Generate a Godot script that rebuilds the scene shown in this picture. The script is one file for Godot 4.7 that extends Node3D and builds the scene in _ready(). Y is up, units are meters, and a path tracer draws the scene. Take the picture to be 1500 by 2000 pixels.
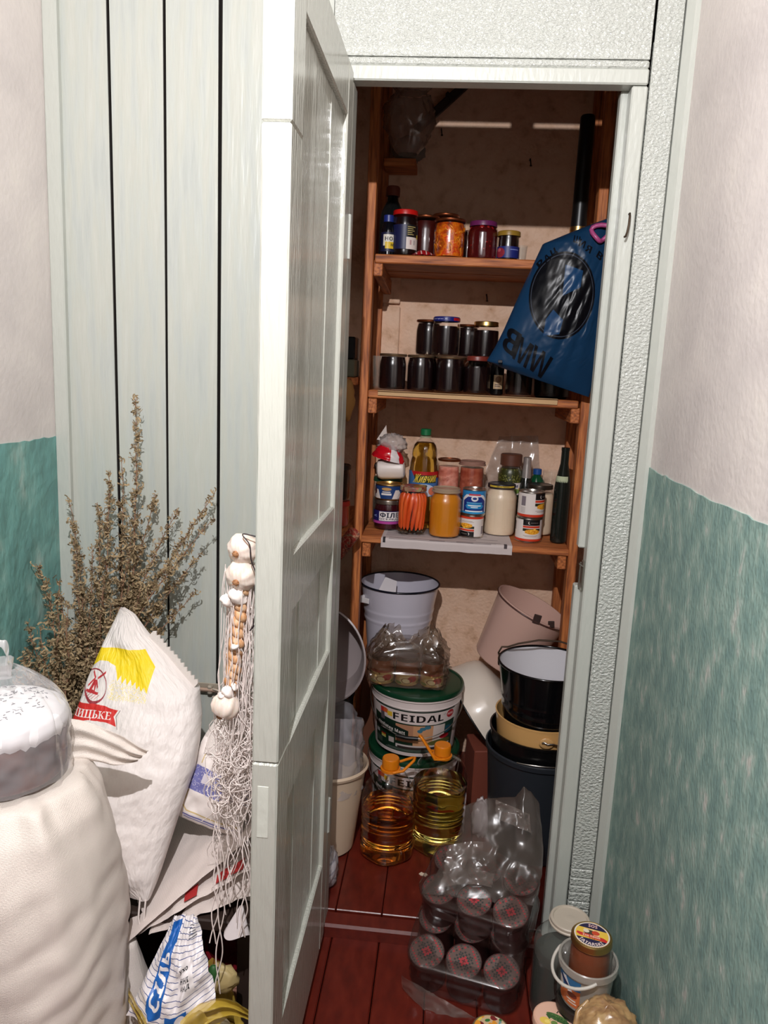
extends Node3D
# A pantry behind a half-open panelled door, seen from the corridor. Metres, y up, the plank partition is the plane z = 0.

class MB:
	var v := PackedVector3Array()
	var n := PackedVector3Array()
	var uv := PackedVector2Array()
	var ix := PackedInt32Array()

	func quad(a: Vector3, b: Vector3, c: Vector3, d: Vector3, uvs := []) -> void:
		var k := v.size()
		var nn := (b - a).cross(c - a)
		if nn.length_squared() < 1e-16:
			nn = (c - a).cross(d - a)
		nn = nn.normalized()
		v.append_array(PackedVector3Array([a, b, c, d]))
		n.append_array(PackedVector3Array([nn, nn, nn, nn]))
		if uvs.is_empty():
			uvs = [Vector2(0, 1), Vector2(1, 1), Vector2(1, 0), Vector2(0, 0)]
		uv.append_array(PackedVector2Array(uvs))
		ix.append_array(PackedInt32Array([k, k + 2, k + 1, k, k + 3, k + 2]))

	func tri(a: Vector3, b: Vector3, c: Vector3) -> void:
		var k := v.size()
		var nn := (b - a).cross(c - a).normalized()
		v.append_array(PackedVector3Array([a, b, c]))
		n.append_array(PackedVector3Array([nn, nn, nn]))
		uv.append_array(PackedVector2Array([Vector2(0, 1), Vector2(1, 1), Vector2(0.5, 0)]))
		ix.append_array(PackedInt32Array([k, k + 2, k + 1]))

	# a smooth grid: f(u, v) -> Vector3; u to the right and v upwards as seen from outside
	func grid(nu: int, nv: int, f: Callable, u0 := 0.0, u1 := 1.0, v0 := 0.0, v1 := 1.0) -> void:
		var k := v.size()
		var w := nu + 1
		var p := PackedVector3Array()
		var t := PackedVector2Array()
		for j in nv + 1:
			for i in w:
				var a := lerpf(u0, u1, float(i) / nu)
				var b := lerpf(v0, v1, float(j) / nv)
				p.append(f.call(a, b))
				t.append(Vector2(a, 1.0 - b))
		var m := PackedVector3Array()
		m.resize(p.size())
		var q := PackedInt32Array()
		for j in nv:
			for i in nu:
				var a := j * w + i
				var b := a + 1
				var c := a + w + 1
				var d := a + w
				var nn := (p[c] - p[a]).cross(p[d] - p[b])
				m[a] += nn
				m[b] += nn
				m[c] += nn
				m[d] += nn
				q.append_array(PackedInt32Array([k + a, k + c, k + b, k + a, k + d, k + c]))
		var mid := (nv / 2) * w
		if p[mid].distance_to(p[mid + nu]) < 1e-5:
			for j in nv + 1:
				var s := m[j * w] + m[j * w + nu]
				m[j * w] = s
				m[j * w + nu] = s
		for j in [0, nv]:
			if p[j * w].distance_to(p[j * w + nu / 2]) < 1e-6 and p[j * w].distance_to(p[j * w + nu / 4]) < 1e-6:
				var s := Vector3.ZERO
				for i in w:
					s += m[j * w + i]
				for i in w:
					m[j * w + i] = s
		for i in m.size():
			m[i] = m[i].normalized() if m[i].length_squared() > 1e-20 else Vector3.UP
		v.append_array(p)
		n.append_array(m)
		uv.append_array(t)
		ix.append_array(q)

	# profile of (radius, height) from the bottom outside upwards; breaks the shading at corners sharper than 40 degrees
	func lathe(prof: Array, seg := 28, at := Vector3.ZERO, basis := Basis.IDENTITY, a0 := -PI, a1 := PI, wob = null) -> void:
		var runs := []
		var run := [prof[0]]
		for i in range(1, prof.size()):
			run.append(prof[i])
			if i < prof.size() - 1:
				var d1: Vector2 = prof[i] - prof[i - 1]
				var d2: Vector2 = prof[i + 1] - prof[i]
				if absf(d1.angle_to(d2)) > 0.7:
					runs.append(run)
					run = [prof[i]]
		runs.append(run)
		var y0: float = prof[0].y
		var y1: float = prof[0].y
		for q in prof:
			y0 = minf(y0, q.y)
			y1 = maxf(y1, q.y)
		for r: Array in runs:
			var f := func(u: float, t: float) -> Vector3:
				var k := clampf(t * (r.size() - 1), 0, r.size() - 1)
				var i := mini(int(k), r.size() - 2)
				var q: Vector2 = r[i].lerp(r[i + 1], k - i)
				var a := lerpf(a0, a1, u)
				if wob != null:
					q.x = wob.call(a, q.y, q.x)
				return at + basis * Vector3(q.x * sin(a), q.y, q.x * cos(a))
			var s := uv.size()
			grid(seg, r.size() - 1, f)
			for i in range(s, uv.size()):
				var h := (basis.inverse() * (v[i] - at)).y
				uv[i].y = 1.0 - (h - y0) / maxf(y1 - y0, 1e-5)

	func tube(path: Array, radius: Variant, seg := 8, closed := false) -> void:
		var cnt := path.size()
		if cnt < 2:
			return
		var fr := []
		var up := Vector3.UP
		var t0: Vector3 = (path[1] - path[0]).normalized()
		if absf(t0.dot(up)) > 0.9:
			up = Vector3.RIGHT
		var side := t0.cross(up).normalized()
		for i in cnt:
			var t: Vector3 = (path[mini(i + 1, cnt - 1)] - path[maxi(i - 1, 0)])
			if closed and (i == 0 or i == cnt - 1):
				t = path[1] - path[cnt - 2]
			t = t.normalized()
			side = (side - t * side.dot(t)).normalized()
			fr.append([side, side.cross(t).normalized()])
		var rad := func(i: int) -> float:
			return radius if radius is float else radius[mini(i, radius.size() - 1)]
		var f := func(u: float, b: float) -> Vector3:
			var i := int(round(b * (cnt - 1)))
			var a := -u * TAU
			return path[i] + (fr[i][0] * cos(a) + fr[i][1] * sin(a)) * rad.call(i)
		grid(seg, cnt - 1, f)
		if closed:
			return
		for e in [0, cnt - 1]:
			if rad.call(e) < 0.0008:
				continue
			for i in seg:
				var a := float(i) / seg
				var b := float(i + 1) / seg
				var y := float(e) / (cnt - 1)
				if e == 0:
					tri(path[e], f.call(b, y), f.call(a, y))
				else:
					tri(path[e], f.call(a, y), f.call(b, y))

	func box(c: Vector3, s: Vector3, bev := 0.002, basis := Basis.IDENTITY) -> void:
		var h := s * 0.5
		var b := minf(bev, minf(h.x, minf(h.y, h.z)) * 0.6)
		var g := h - Vector3(b, b, b)
		var ax := [Vector3.RIGHT, Vector3.UP, Vector3.BACK]
		for i in 3:
			var n0: Vector3 = ax[i]
			var u0: Vector3 = ax[(i + 1) % 3]
			var w0: Vector3 = ax[(i + 2) % 3]
			for sg in [-1.0, 1.0]:
				var o: Vector3 = n0 * h[i] * sg
				var u: Vector3 = u0 * g[(i + 1) % 3] * sg
				var w: Vector3 = w0 * g[(i + 2) % 3]
				quad(c + basis * (o - u - w), c + basis * (o + u - w), c + basis * (o + u + w), c + basis * (o - u + w))
		for i in 3:
			var e: Vector3 = ax[i] * g[i]
			var j := (i + 1) % 3
			var k := (i + 2) % 3
			for sj in [-1.0, 1.0]:
				for sk in [-1.0, 1.0]:
					var p1: Vector3 = ax[j] * h[j] * sj + ax[k] * g[k] * sk
					var p2: Vector3 = ax[j] * g[j] * sj + ax[k] * h[k] * sk
					if sj * sk > 0:
						quad(c + basis * (p1 - e), c + basis * (p1 + e), c + basis * (p2 + e), c + basis * (p2 - e)) if false else quad(c + basis * (p1 + e), c + basis * (p1 - e), c + basis * (p2 - e), c + basis * (p2 + e))
					else:
						quad(c + basis * (p1 - e), c + basis * (p1 + e), c + basis * (p2 + e), c + basis * (p2 - e))
		for sx in [-1.0, 1.0]:
			for sy in [-1.0, 1.0]:
				for sz in [-1.0, 1.0]:
					var q1 := Vector3(h.x * sx, g.y * sy, g.z * sz)
					var q2 := Vector3(g.x * sx, h.y * sy, g.z * sz)
					var q3 := Vector3(g.x * sx, g.y * sy, h.z * sz)
					if sx * sy * sz > 0:
						tri(c + basis * q1, c + basis * q2, c + basis * q3)
					else:
						tri(c + basis * q1, c + basis * q3, c + basis * q2)

	# a flat outline (counter-clockwise seen from +z of the basis) with thickness
	func slab(poly: PackedVector2Array, th: float, at := Vector3.ZERO, basis := Basis.IDENTITY) -> void:
		var idx := Geometry2D.triangulate_polygon(poly)
		var lo := Vector2(1e9, 1e9)
		var hi := -lo
		for q in poly:
			lo = lo.min(q)
			hi = hi.max(q)
		for side in [1.0, -1.0]:
			var k := v.size()
			for q in poly:
				v.append(at + basis * Vector3(q.x, q.y, th * 0.5 * side))
				n.append(basis * Vector3(0, 0, side))
				uv.append(Vector2((q.x - lo.x) / (hi.x - lo.x), 1.0 - (q.y - lo.y) / (hi.y - lo.y)))
			for i in range(0, idx.size(), 3):
				var a := poly[idx[i]]
				var ccw := (poly[idx[i + 1]] - a).cross(poly[idx[i + 2]] - a) > 0
				if ccw == (side > 0):
					ix.append_array(PackedInt32Array([k + idx[i], k + idx[i + 2], k + idx[i + 1]]))
				else:
					ix.append_array(PackedInt32Array([k + idx[i], k + idx[i + 1], k + idx[i + 2]]))
		for i in poly.size():
			var a := poly[i]
			var b := poly[(i + 1) % poly.size()]
			quad(at + basis * Vector3(a.x, a.y, -th * 0.5), at + basis * Vector3(b.x, b.y, -th * 0.5), at + basis * Vector3(b.x, b.y, th * 0.5), at + basis * Vector3(a.x, a.y, th * 0.5))

	func blob(c: Vector3, r: Vector3, nu := 20, nv := 12, warp = null, basis := Basis.IDENTITY) -> void:
		grid(nu, nv, func(u: float, t: float) -> Vector3:
			var a := (u - 0.5) * TAU
			var b := (t - 0.5) * PI
			var d := Vector3(cos(b) * sin(a), sin(b), cos(b) * cos(a))
			var p := Vector3(d.x * r.x, d.y * r.y, d.z * r.z)
			if warp != null:
				p = warp.call(d, p)
			return c + basis * p)

	func mesh(minus := Vector3.ZERO) -> ArrayMesh:
		if minus != Vector3.ZERO:
			for i in v.size():
				v[i] -= minus
		var a := []
		a.resize(Mesh.ARRAY_MAX)
		a[Mesh.ARRAY_VERTEX] = v
		a[Mesh.ARRAY_NORMAL] = n
		a[Mesh.ARRAY_TEX_UV] = uv
		a[Mesh.ARRAY_INDEX] = ix
		var m := ArrayMesh.new()
		m.add_surface_from_arrays(Mesh.PRIMITIVE_TRIANGLES, a)
		return m

var M := {}
var TX := {}
var noise := FastNoiseLite.new()
var rng := RandomNumberGenerator.new()
var S1 := 1.753
var S2 := 1.3625
var S3 := 0.914
var ZS := -0.6
var ZW := -0.97
var FL := 0.035

func N(p: Vector3, f := 1.0) -> float:
	return noise.get_noise_3dv(p * f)

func N2(x: float, y: float) -> float:
	return noise.get_noise_2d(x, y)

func numbered(called: String, parent: Node) -> String:
	if not parent.has_node(called):
		return called
	var i := 1
	while parent.has_node("%s_%03d" % [called, i]):
		i += 1
	return "%s_%03d" % [called, i]

func tag(o: Node, label: String, category := "", group := "", kind := "") -> void:
	if label: o.set_meta("label", label)
	if category: o.set_meta("category", category)
	if group: o.set_meta("group", group)
	if kind: o.set_meta("kind", kind)

func thing(called: String, label: String, category: String, at := Vector3.ZERO, group := "") -> Node3D:
	var o := Node3D.new()
	o.name = numbered(called, self)
	add_child(o, true)
	o.position = at
	tag(o, label, category, group)
	return o

func part(called: String, m: MB, mat: Material, parent: Node, minus := Vector3.ZERO) -> MeshInstance3D:
	return part_mesh(called, m.mesh(minus), mat, parent)

func part_mesh(called: String, m: Mesh, mat: Material, parent: Node) -> MeshInstance3D:
	var o := MeshInstance3D.new()
	o.mesh = m
	o.material_override = mat
	o.name = numbered(called, parent)
	parent.add_child(o, true)
	return o

func struct(called: String, m: MB, mat: Material, parent: Node = self) -> MeshInstance3D:
	var o := part(called, m, mat, parent)
	if parent == self:
		o.set_meta("kind", "structure")
	return o

func frame(called: String, label := "") -> Node3D:
	var o := Node3D.new()
	o.name = called
	add_child(o, true)
	o.set_meta("kind", "structure")
	if label: o.set_meta("label", label)
	return o

func copy(o: Node3D, at: Vector3, turn: float, label := "") -> Node3D:
	var c: Node3D = o.duplicate()
	var base := String(o.name).rstrip("0123456789").trim_suffix("_")
	c.name = numbered(base, self)
	add_child(c, true)
	c.position = at
	c.rotation.y = turn
	if label: c.set_meta("label", label)
	return c

# ---- materials -------------------------------------------------------------
func mat(col: Color, rough := 0.6, metal := 0.0) -> StandardMaterial3D:
	var m := StandardMaterial3D.new()
	m.albedo_color = col
	m.roughness = rough
	m.metallic = metal
	return m

func noise_tex(freq: float, w := 512, h := 512, octaves := 4, ramp: Gradient = null, sd := 1, kind := FastNoiseLite.TYPE_SIMPLEX_SMOOTH) -> NoiseTexture2D:
	var f := FastNoiseLite.new()
	f.seed = sd
	f.noise_type = kind
	f.frequency = freq
	f.fractal_octaves = octaves
	var t := NoiseTexture2D.new()
	t.width = w
	t.height = h
	t.seamless = true
	t.noise = f
	if ramp:
		t.color_ramp = ramp
	return t

func ramp(stops: Array) -> Gradient:
	var g := Gradient.new()
	var o := PackedFloat32Array()
	var c := PackedColorArray()
	for s in stops:
		o.append(s[0])
		c.append(s[1])
	g.offsets = o
	g.colors = c
	return g

func tri_map(m: StandardMaterial3D, scale: Vector3) -> StandardMaterial3D:
	m.uv1_triplanar = true
	m.uv1_world_triplanar = true
	m.uv1_scale = scale
	m.uv1_triplanar_sharpness = 4.0
	return m

func bump(m: StandardMaterial3D, t: Texture2D, cm: float) -> StandardMaterial3D:
	m.heightmap_enabled = true
	m.heightmap_texture = t
	m.heightmap_scale = cm
	return m

func pane(col: Color, alpha: float, rough := 0.03) -> StandardMaterial3D:
	var m := mat(Color(col.r, col.g, col.b, alpha), rough)
	m.transparency = BaseMaterial3D.TRANSPARENCY_ALPHA
	m.cull_mode = BaseMaterial3D.CULL_DISABLED
	return m

func liquid(col: Color, rough := 0.02) -> StandardMaterial3D:
	var m := mat(Color(col.r, col.g, col.b, 0.0), rough)
	m.refraction_enabled = true
	m.refraction_scale = 0.045
	m.transparency = BaseMaterial3D.TRANSPARENCY_ALPHA
	return m

# ---- flat print: a picture drawn with spans, for labels and lettering -------
func canvas(w: int, h: int, col: Color) -> Image:
	var im := Image.create(w, h, false, Image.FORMAT_RGBA8)
	im.fill(col)
	return im

func rect(im: Image, x: float, y: float, w: float, h: float, c: Color) -> void:
	im.fill_rect(Rect2i(int(x), int(y), int(w), int(h)), c)

func poly(im: Image, p: PackedVector2Array, c: Color) -> void:
	var y0 := 1e9
	var y1 := -1e9
	for q in p:
		y0 = minf(y0, q.y)
		y1 = maxf(y1, q.y)
	for y in range(maxi(int(y0), 0), mini(int(ceil(y1)), im.get_height())):
		var yy := y + 0.5
		var xs := []
		for i in p.size():
			var a := p[i]
			var b := p[(i + 1) % p.size()]
			if (a.y <= yy) != (b.y <= yy):
				xs.append(a.x + (yy - a.y) / (b.y - a.y) * (b.x - a.x))
		xs.sort()
		for i in range(0, xs.size() - 1, 2):
			var xa := int(round(xs[i]))
			var xb := int(round(xs[i + 1]))
			if xb > xa:
				im.fill_rect(Rect2i(xa, y, xb - xa, 1), c)

func oval(im: Image, cx: float, cy: float, rx: float, ry: float, c: Color, rot := 0.0) -> void:
	var p := PackedVector2Array()
	for i in 40:
		var a := TAU * i / 40
		p.append(Vector2(cx, cy) + Vector2(cos(a) * rx, sin(a) * ry).rotated(rot))
	poly(im, p, c)

func ring(im: Image, cx: float, cy: float, rx: float, ry: float, w: float, c: Color) -> void:
	var last := Vector2(cx + rx, cy)
	for i in range(1, 65):
		var a := TAU * i / 64
		var q := Vector2(cx + cos(a) * rx, cy + sin(a) * ry)
		line(im, last, q, w, c)
		last = q

func line(im: Image, a: Vector2, b: Vector2, w: float, c: Color) -> void:
	var s := (b - a).normalized().orthogonal() * w * 0.5
	var e := (b - a).normalized() * w * 0.2
	poly(im, PackedVector2Array([a + s - e, b + s + e, b - s + e, a - s - e]), c)

func font(serif := false, bold := true) -> SystemFont:
	var f := SystemFont.new()
	f.font_names = PackedStringArray(["Droid Serif" if serif else "Droid Sans"])
	f.font_weight = 700 if bold else 400
	return f

# lettering fitted into a box; xf maps (0..1, 0..1) to pixels for slanted, mirrored or curved lines
func txt(im: Image, s: String, box: Rect2, c: Color, serif := false, bold := true, xf = null) -> void:
	var t := TextMesh.new()
	t.font = font(serif, bold)
	t.text = s
	t.depth = 0.0
	t.font_size = 48
	t.pixel_size = 0.01
	t.curve_step = 2.0
	var a := t.get_mesh_arrays()
	var v: PackedVector3Array = a[Mesh.ARRAY_VERTEX]
	var ii = a[Mesh.ARRAY_INDEX]
	var lo := Vector3(1e9, 1e9, 0)
	var hi := Vector3(-1e9, -1e9, 0)
	for q in v:
		lo = lo.min(q)
		hi = hi.max(q)
	var p := PackedVector2Array()
	for q in v:
		var k := Vector2((q.x - lo.x) / (hi.x - lo.x), 1.0 - (q.y - lo.y) / (hi.y - lo.y))
		p.append(xf.call(k) if xf != null else box.position + k * box.size)
	var idx: PackedInt32Array = ii if ii != null else PackedInt32Array(range(v.size()))
	for i in range(0, idx.size() - 2, 3):
		poly(im, PackedVector2Array([p[idx[i]], p[idx[i + 1]], p[idx[i + 2]]]), c)

func tex(im: Image) -> ImageTexture:
	return ImageTexture.create_from_image(im)

func print_mat(im: Image, rough := 0.45, metal := 0.0) -> StandardMaterial3D:
	var m := mat(Color.WHITE, rough, metal)
	m.albedo_texture = tex(im)
	m.texture_repeat = false
	return m

func _ready() -> void:
	noise.seed = 7
	noise.frequency = 1.0
	noise.fractal_octaves = 3
	rng.seed = 11
	var cam := Camera3D.new()
	cam.name = "camera"
	cam.fov = 67.38
	cam.near = 0.02
	cam.transform = Transform3D(Basis(Vector3(0.99506542, 0.04541094, -0.08821941), Vector3(-0.06073339, 0.98185825, -0.17962694), Vector3(0.07846192, 0.18409842, 0.97977115)), Vector3(0, 1.43, 1.71))
	add_child(cam)
	cam.current = true
	var env := Environment.new()
	env.background_mode = Environment.BG_COLOR
	env.background_color = Color(0.02, 0.02, 0.02)
	env.tonemap_mode = Environment.TONE_MAPPER_LINEAR
	env.tonemap_exposure = 1.0
	env.sdfgi_enabled = true
	env.ssao_enabled = true
	env.ssil_enabled = true
	var we := WorldEnvironment.new()
	we.name = "environment"
	we.environment = env
	add_child(we)
	ceiling_lamp(Vector3(-0.145, 2.185, 1.58), Color(0.985, 0.98, 0.99), 3.2)
	make_materials()
	room()
	door()
	closet()
	shelf_unit()
	top_shelf_things()
	second_shelf_things()
	third_shelf_things()
	closet_floor_things()
	rear_wall_nails()
	left_nook_things()
	corridor_right_things()
	corridor_left_things()

func ceiling_lamp(at: Vector3, col: Color, energy: float) -> void:
	var t := thing("pendant_lamp", "bare warm white bulb hanging on a cord from the corridor ceiling", "lamp", at)
	var b := MB.new()
	b.lathe([Vector2(0, -0.034), Vector2(0.012, -0.032), Vector2(0.023, -0.024), Vector2(0.029, -0.011), Vector2(0.03, 0.002), Vector2(0.027, 0.016), Vector2(0.02, 0.03), Vector2(0.014, 0.045), Vector2(0.013, 0.055)], 20)
	var bm := mat(Color(1, 0.97, 0.92), 0.4)
	bm.emission_enabled = true
	bm.emission = col
	bm.emission_energy_multiplier = 6.0
	part("bulb", b, bm, t)
	var s := MB.new()
	s.lathe([Vector2(0, 0.05), Vector2(0.018, 0.05), Vector2(0.02, 0.06), Vector2(0.02, 0.095), Vector2(0.008, 0.11), Vector2(0, 0.11)], 16)
	part("socket", s, mat(Color(0.08, 0.07, 0.06), 0.4), t)
	var c := MB.new()
	c.tube([Vector3(0, 0.1, 0), Vector3(0.002, 0.25, 0.001), Vector3(0, 0.42, 0)], 0.003, 6)
	part("cord", c, mat(Color(0.85, 0.84, 0.8), 0.5), t)
	var l := OmniLight3D.new()
	l.name = "bulb_light"
	l.light_color = col
	l.light_energy = energy
	l.light_size = 0.007
	l.omni_range = 8.0
	l.omni_attenuation = 2.0
	l.shadow_enabled = true
	t.add_child(l)

func make_materials() -> void:
	var brush := noise_tex(0.02, 512, 512, 4, null, 3)
	var lumps := noise_tex(0.035, 512, 512, 3, null, 5)
	var fine := noise_tex(0.09, 512, 512, 3, null, 9)
	TX.brush = brush
	TX.lumps = lumps
	TX.fine = fine
	# pale mint oil paint: on boards (long grain), on rough fibreboard, on the door
	var mint := Color8(180, 183, 175)
	var board_col := noise_tex(0.012, 512, 512, 4, ramp([[0.0, Color8(170, 175, 170)], [0.35, Color8(177, 181, 175)], [0.65, Color8(179, 181, 172)], [1.0, Color8(184, 187, 179)]]), 21)
	M.board = bump(tri_map(mat(Color.WHITE, 0.36), Vector3(5.0, 0.55, 5.0)), noise_tex(0.016, 512, 512, 4, null, 33), 0.12)
	M.board.albedo_texture = board_col
	M.rough_paint = bump(tri_map(mat(Color8(180, 183, 176), 0.22), Vector3(2.6, 3.6, 2.6)), noise_tex(0.075, 512, 512, 3, null, 41), 0.35)
	M.casing = bump(tri_map(mat(mint, 0.3), Vector3(4, 1.2, 4)), lumps, 0.08)
	M.door = bump(tri_map(mat(Color8(188, 189, 179), 0.15), Vector3(8, 0.7, 8)), noise_tex(0.03, 512, 512, 5, null, 17), 0.14)
	M.door_edge = bump(tri_map(mat(Color8(208, 211, 200), 0.32), Vector3(5, 3, 5)), noise_tex(0.012, 512, 512, 4, null, 19), 0.1)
	# whitewash and teal distemper
	var white := noise_tex(0.008, 512, 512, 5, ramp([[0.0, Color8(202, 194, 190)], [0.5, Color8(213, 205, 200)], [0.8, Color8(219, 211, 205)], [1.0, Color8(222, 215, 207)]]), 51)
	M.white_wall = bump(tri_map(mat(Color.WHITE, 0.85), Vector3(1.0, 1.0, 1.0)), noise_tex(0.05, 1024, 1024, 5, null, 57), 0.06)
	M.white_wall.albedo_texture = white
	var teal := noise_tex(0.012, 1024, 1024, 7, ramp([[0.0, Color8(112, 140, 136)], [0.3, Color8(122, 151, 144)], [0.5, Color8(133, 160, 151)], [0.65, Color8(143, 168, 158)], [0.78, Color8(158, 176, 167)], [0.88, Color8(180, 186, 178)], [1.0, Color8(192, 190, 182)]]), 61)
	M.teal_wall = bump(tri_map(mat(Color.WHITE, 0.8), Vector3(1.5, 0.9, 1.5)), noise_tex(0.06, 1024, 1024, 5, null, 57), 0.12)
	M.teal_wall.albedo_texture = teal
	M.teal_left = bump(tri_map(mat(Color.WHITE, 0.6), Vector3(1.6, 1.0, 1.6)), noise_tex(0.02, 512, 512, 5, null, 63), 0.5)
	M.teal_left.albedo_texture = noise_tex(0.01, 512, 512, 4, ramp([[0.0, Color8(98, 144, 139)], [0.5, Color8(107, 155, 148)], [0.75, Color8(118, 162, 154)], [1.0, Color8(156, 180, 171)]]), 66)
	var lime := noise_tex(0.02, 512, 512, 5, ramp([[0.0, Color8(178, 134, 102)], [0.12, Color8(210, 170, 140)], [0.4, Color8(228, 190, 162)], [1.0, Color8(233, 198, 172)]]), 71)
	M.closet_wall = bump(tri_map(mat(Color.WHITE, 0.9), Vector3(1.4, 1.4, 1.4)), fine, 0.2)
	M.closet_wall.albedo_texture = lime
	M.floor = bump(tri_map(mat(Color.WHITE, 0.34), Vector3(2.0, 2.0, 0.8)), noise_tex(0.02, 512, 512, 4, null, 79), 0.06)
	M.floor.albedo_texture = noise_tex(0.03, 512, 512, 5, ramp([[0.0, Color8(80, 24, 16)], [0.5, Color8(97, 30, 20)], [0.9, Color8(106, 36, 24)], [1.0, Color8(140, 84, 66)]]), 73)
	var grain := noise_tex(0.02, 512, 512, 5, ramp([[0.0, Color8(108, 54, 24)], [0.3, Color8(156, 86, 42)], [0.55, Color8(182, 106, 54)], [0.8, Color8(198, 122, 66)], [1.0, Color8(206, 134, 78)]]), 81)
	M.wood_x = bump(tri_map(mat(Color.WHITE, 0.62), Vector3(0.7, 9.0, 9.0)), brush, 0.06)
	M.wood_x.albedo_texture = grain
	M.wood_y = bump(tri_map(mat(Color.WHITE, 0.62), Vector3(9.0, 0.7, 9.0)), brush, 0.06)
	M.wood_y.albedo_texture = grain
	M.wood_z = bump(tri_map(mat(Color.WHITE, 0.62), Vector3(9.0, 9.0, 0.7)), brush, 0.06)
	M.wood_z.albedo_texture = grain
	M.dark_wood = mat(Color8(46, 30, 22), 0.7)
	M.black = mat(Color8(9, 9, 10), 0.5)
	M.steel = mat(Color8(190, 186, 178), 0.28, 1.0)
	M.rust_wire = mat(Color8(70, 56, 44), 0.5, 0.8)
	M.gold_tin = mat(Color8(206, 168, 104), 0.3, 1.0)
	M.copper_lid = mat(Color8(150, 84, 52), 0.33, 0.9)
	M.glass = pane(Color(0.85, 0.93, 0.9), 0.0, 0.02)
	M.glass_dusty = pane(Color(0.75, 0.78, 0.74), 0.1, 0.06)
	M.film = pane(Color(0.62, 0.54, 0.5), 0.1, 0.14)
	M.film_dull = pane(Color(0.55, 0.49, 0.46), 0.3, 0.2)
	M.film_white = pane(Color(0.93, 0.92, 0.92), 0.42, 0.2)
	M.jam = mat(Color8(22, 8, 9), 0.25)
	M.jam_red = mat(Color8(62, 14, 10), 0.3)
	M.sack = sack_mat(Color8(226, 216, 209))

func sack_mat(col: Color) -> StandardMaterial3D:
	if not TX.has("weave"):
		var im := Image.create(256, 256, false, Image.FORMAT_L8)
		for y in 256:
			for x in 256:
				var k := int(x / 8) + int(y / 8)
				var a := absf(sin(PI * (x % 8 + 0.5) / 8.0)) if k % 2 == 0 else absf(sin(PI * (y % 8 + 0.5) / 8.0))
				var g := 0.35 + 0.5 * a + 0.15 * noise.get_noise_2d(x * 0.07, y * 0.07)
				im.set_pixel(x, y, Color(g, g, g))
		TX.weave = tex(im)
	var m := mat(col, 0.55)
	m.heightmap_enabled = true
	m.heightmap_texture = TX.weave
	m.heightmap_scale = 0.12
	m.uv1_triplanar = true
	m.uv1_scale = Vector3(14, 14, 14)
	m.backlight_enabled = true
	m.backlight = Color(0.25, 0.23, 0.21)
	return m

func wall_box(called: String, lo: Vector3, hi: Vector3, m: Material, parent: Node = self) -> MeshInstance3D:
	var b := MB.new()
	b.box((lo + hi) * 0.5, hi - lo, 0.001)
	return struct(called, b, m, parent)

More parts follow.
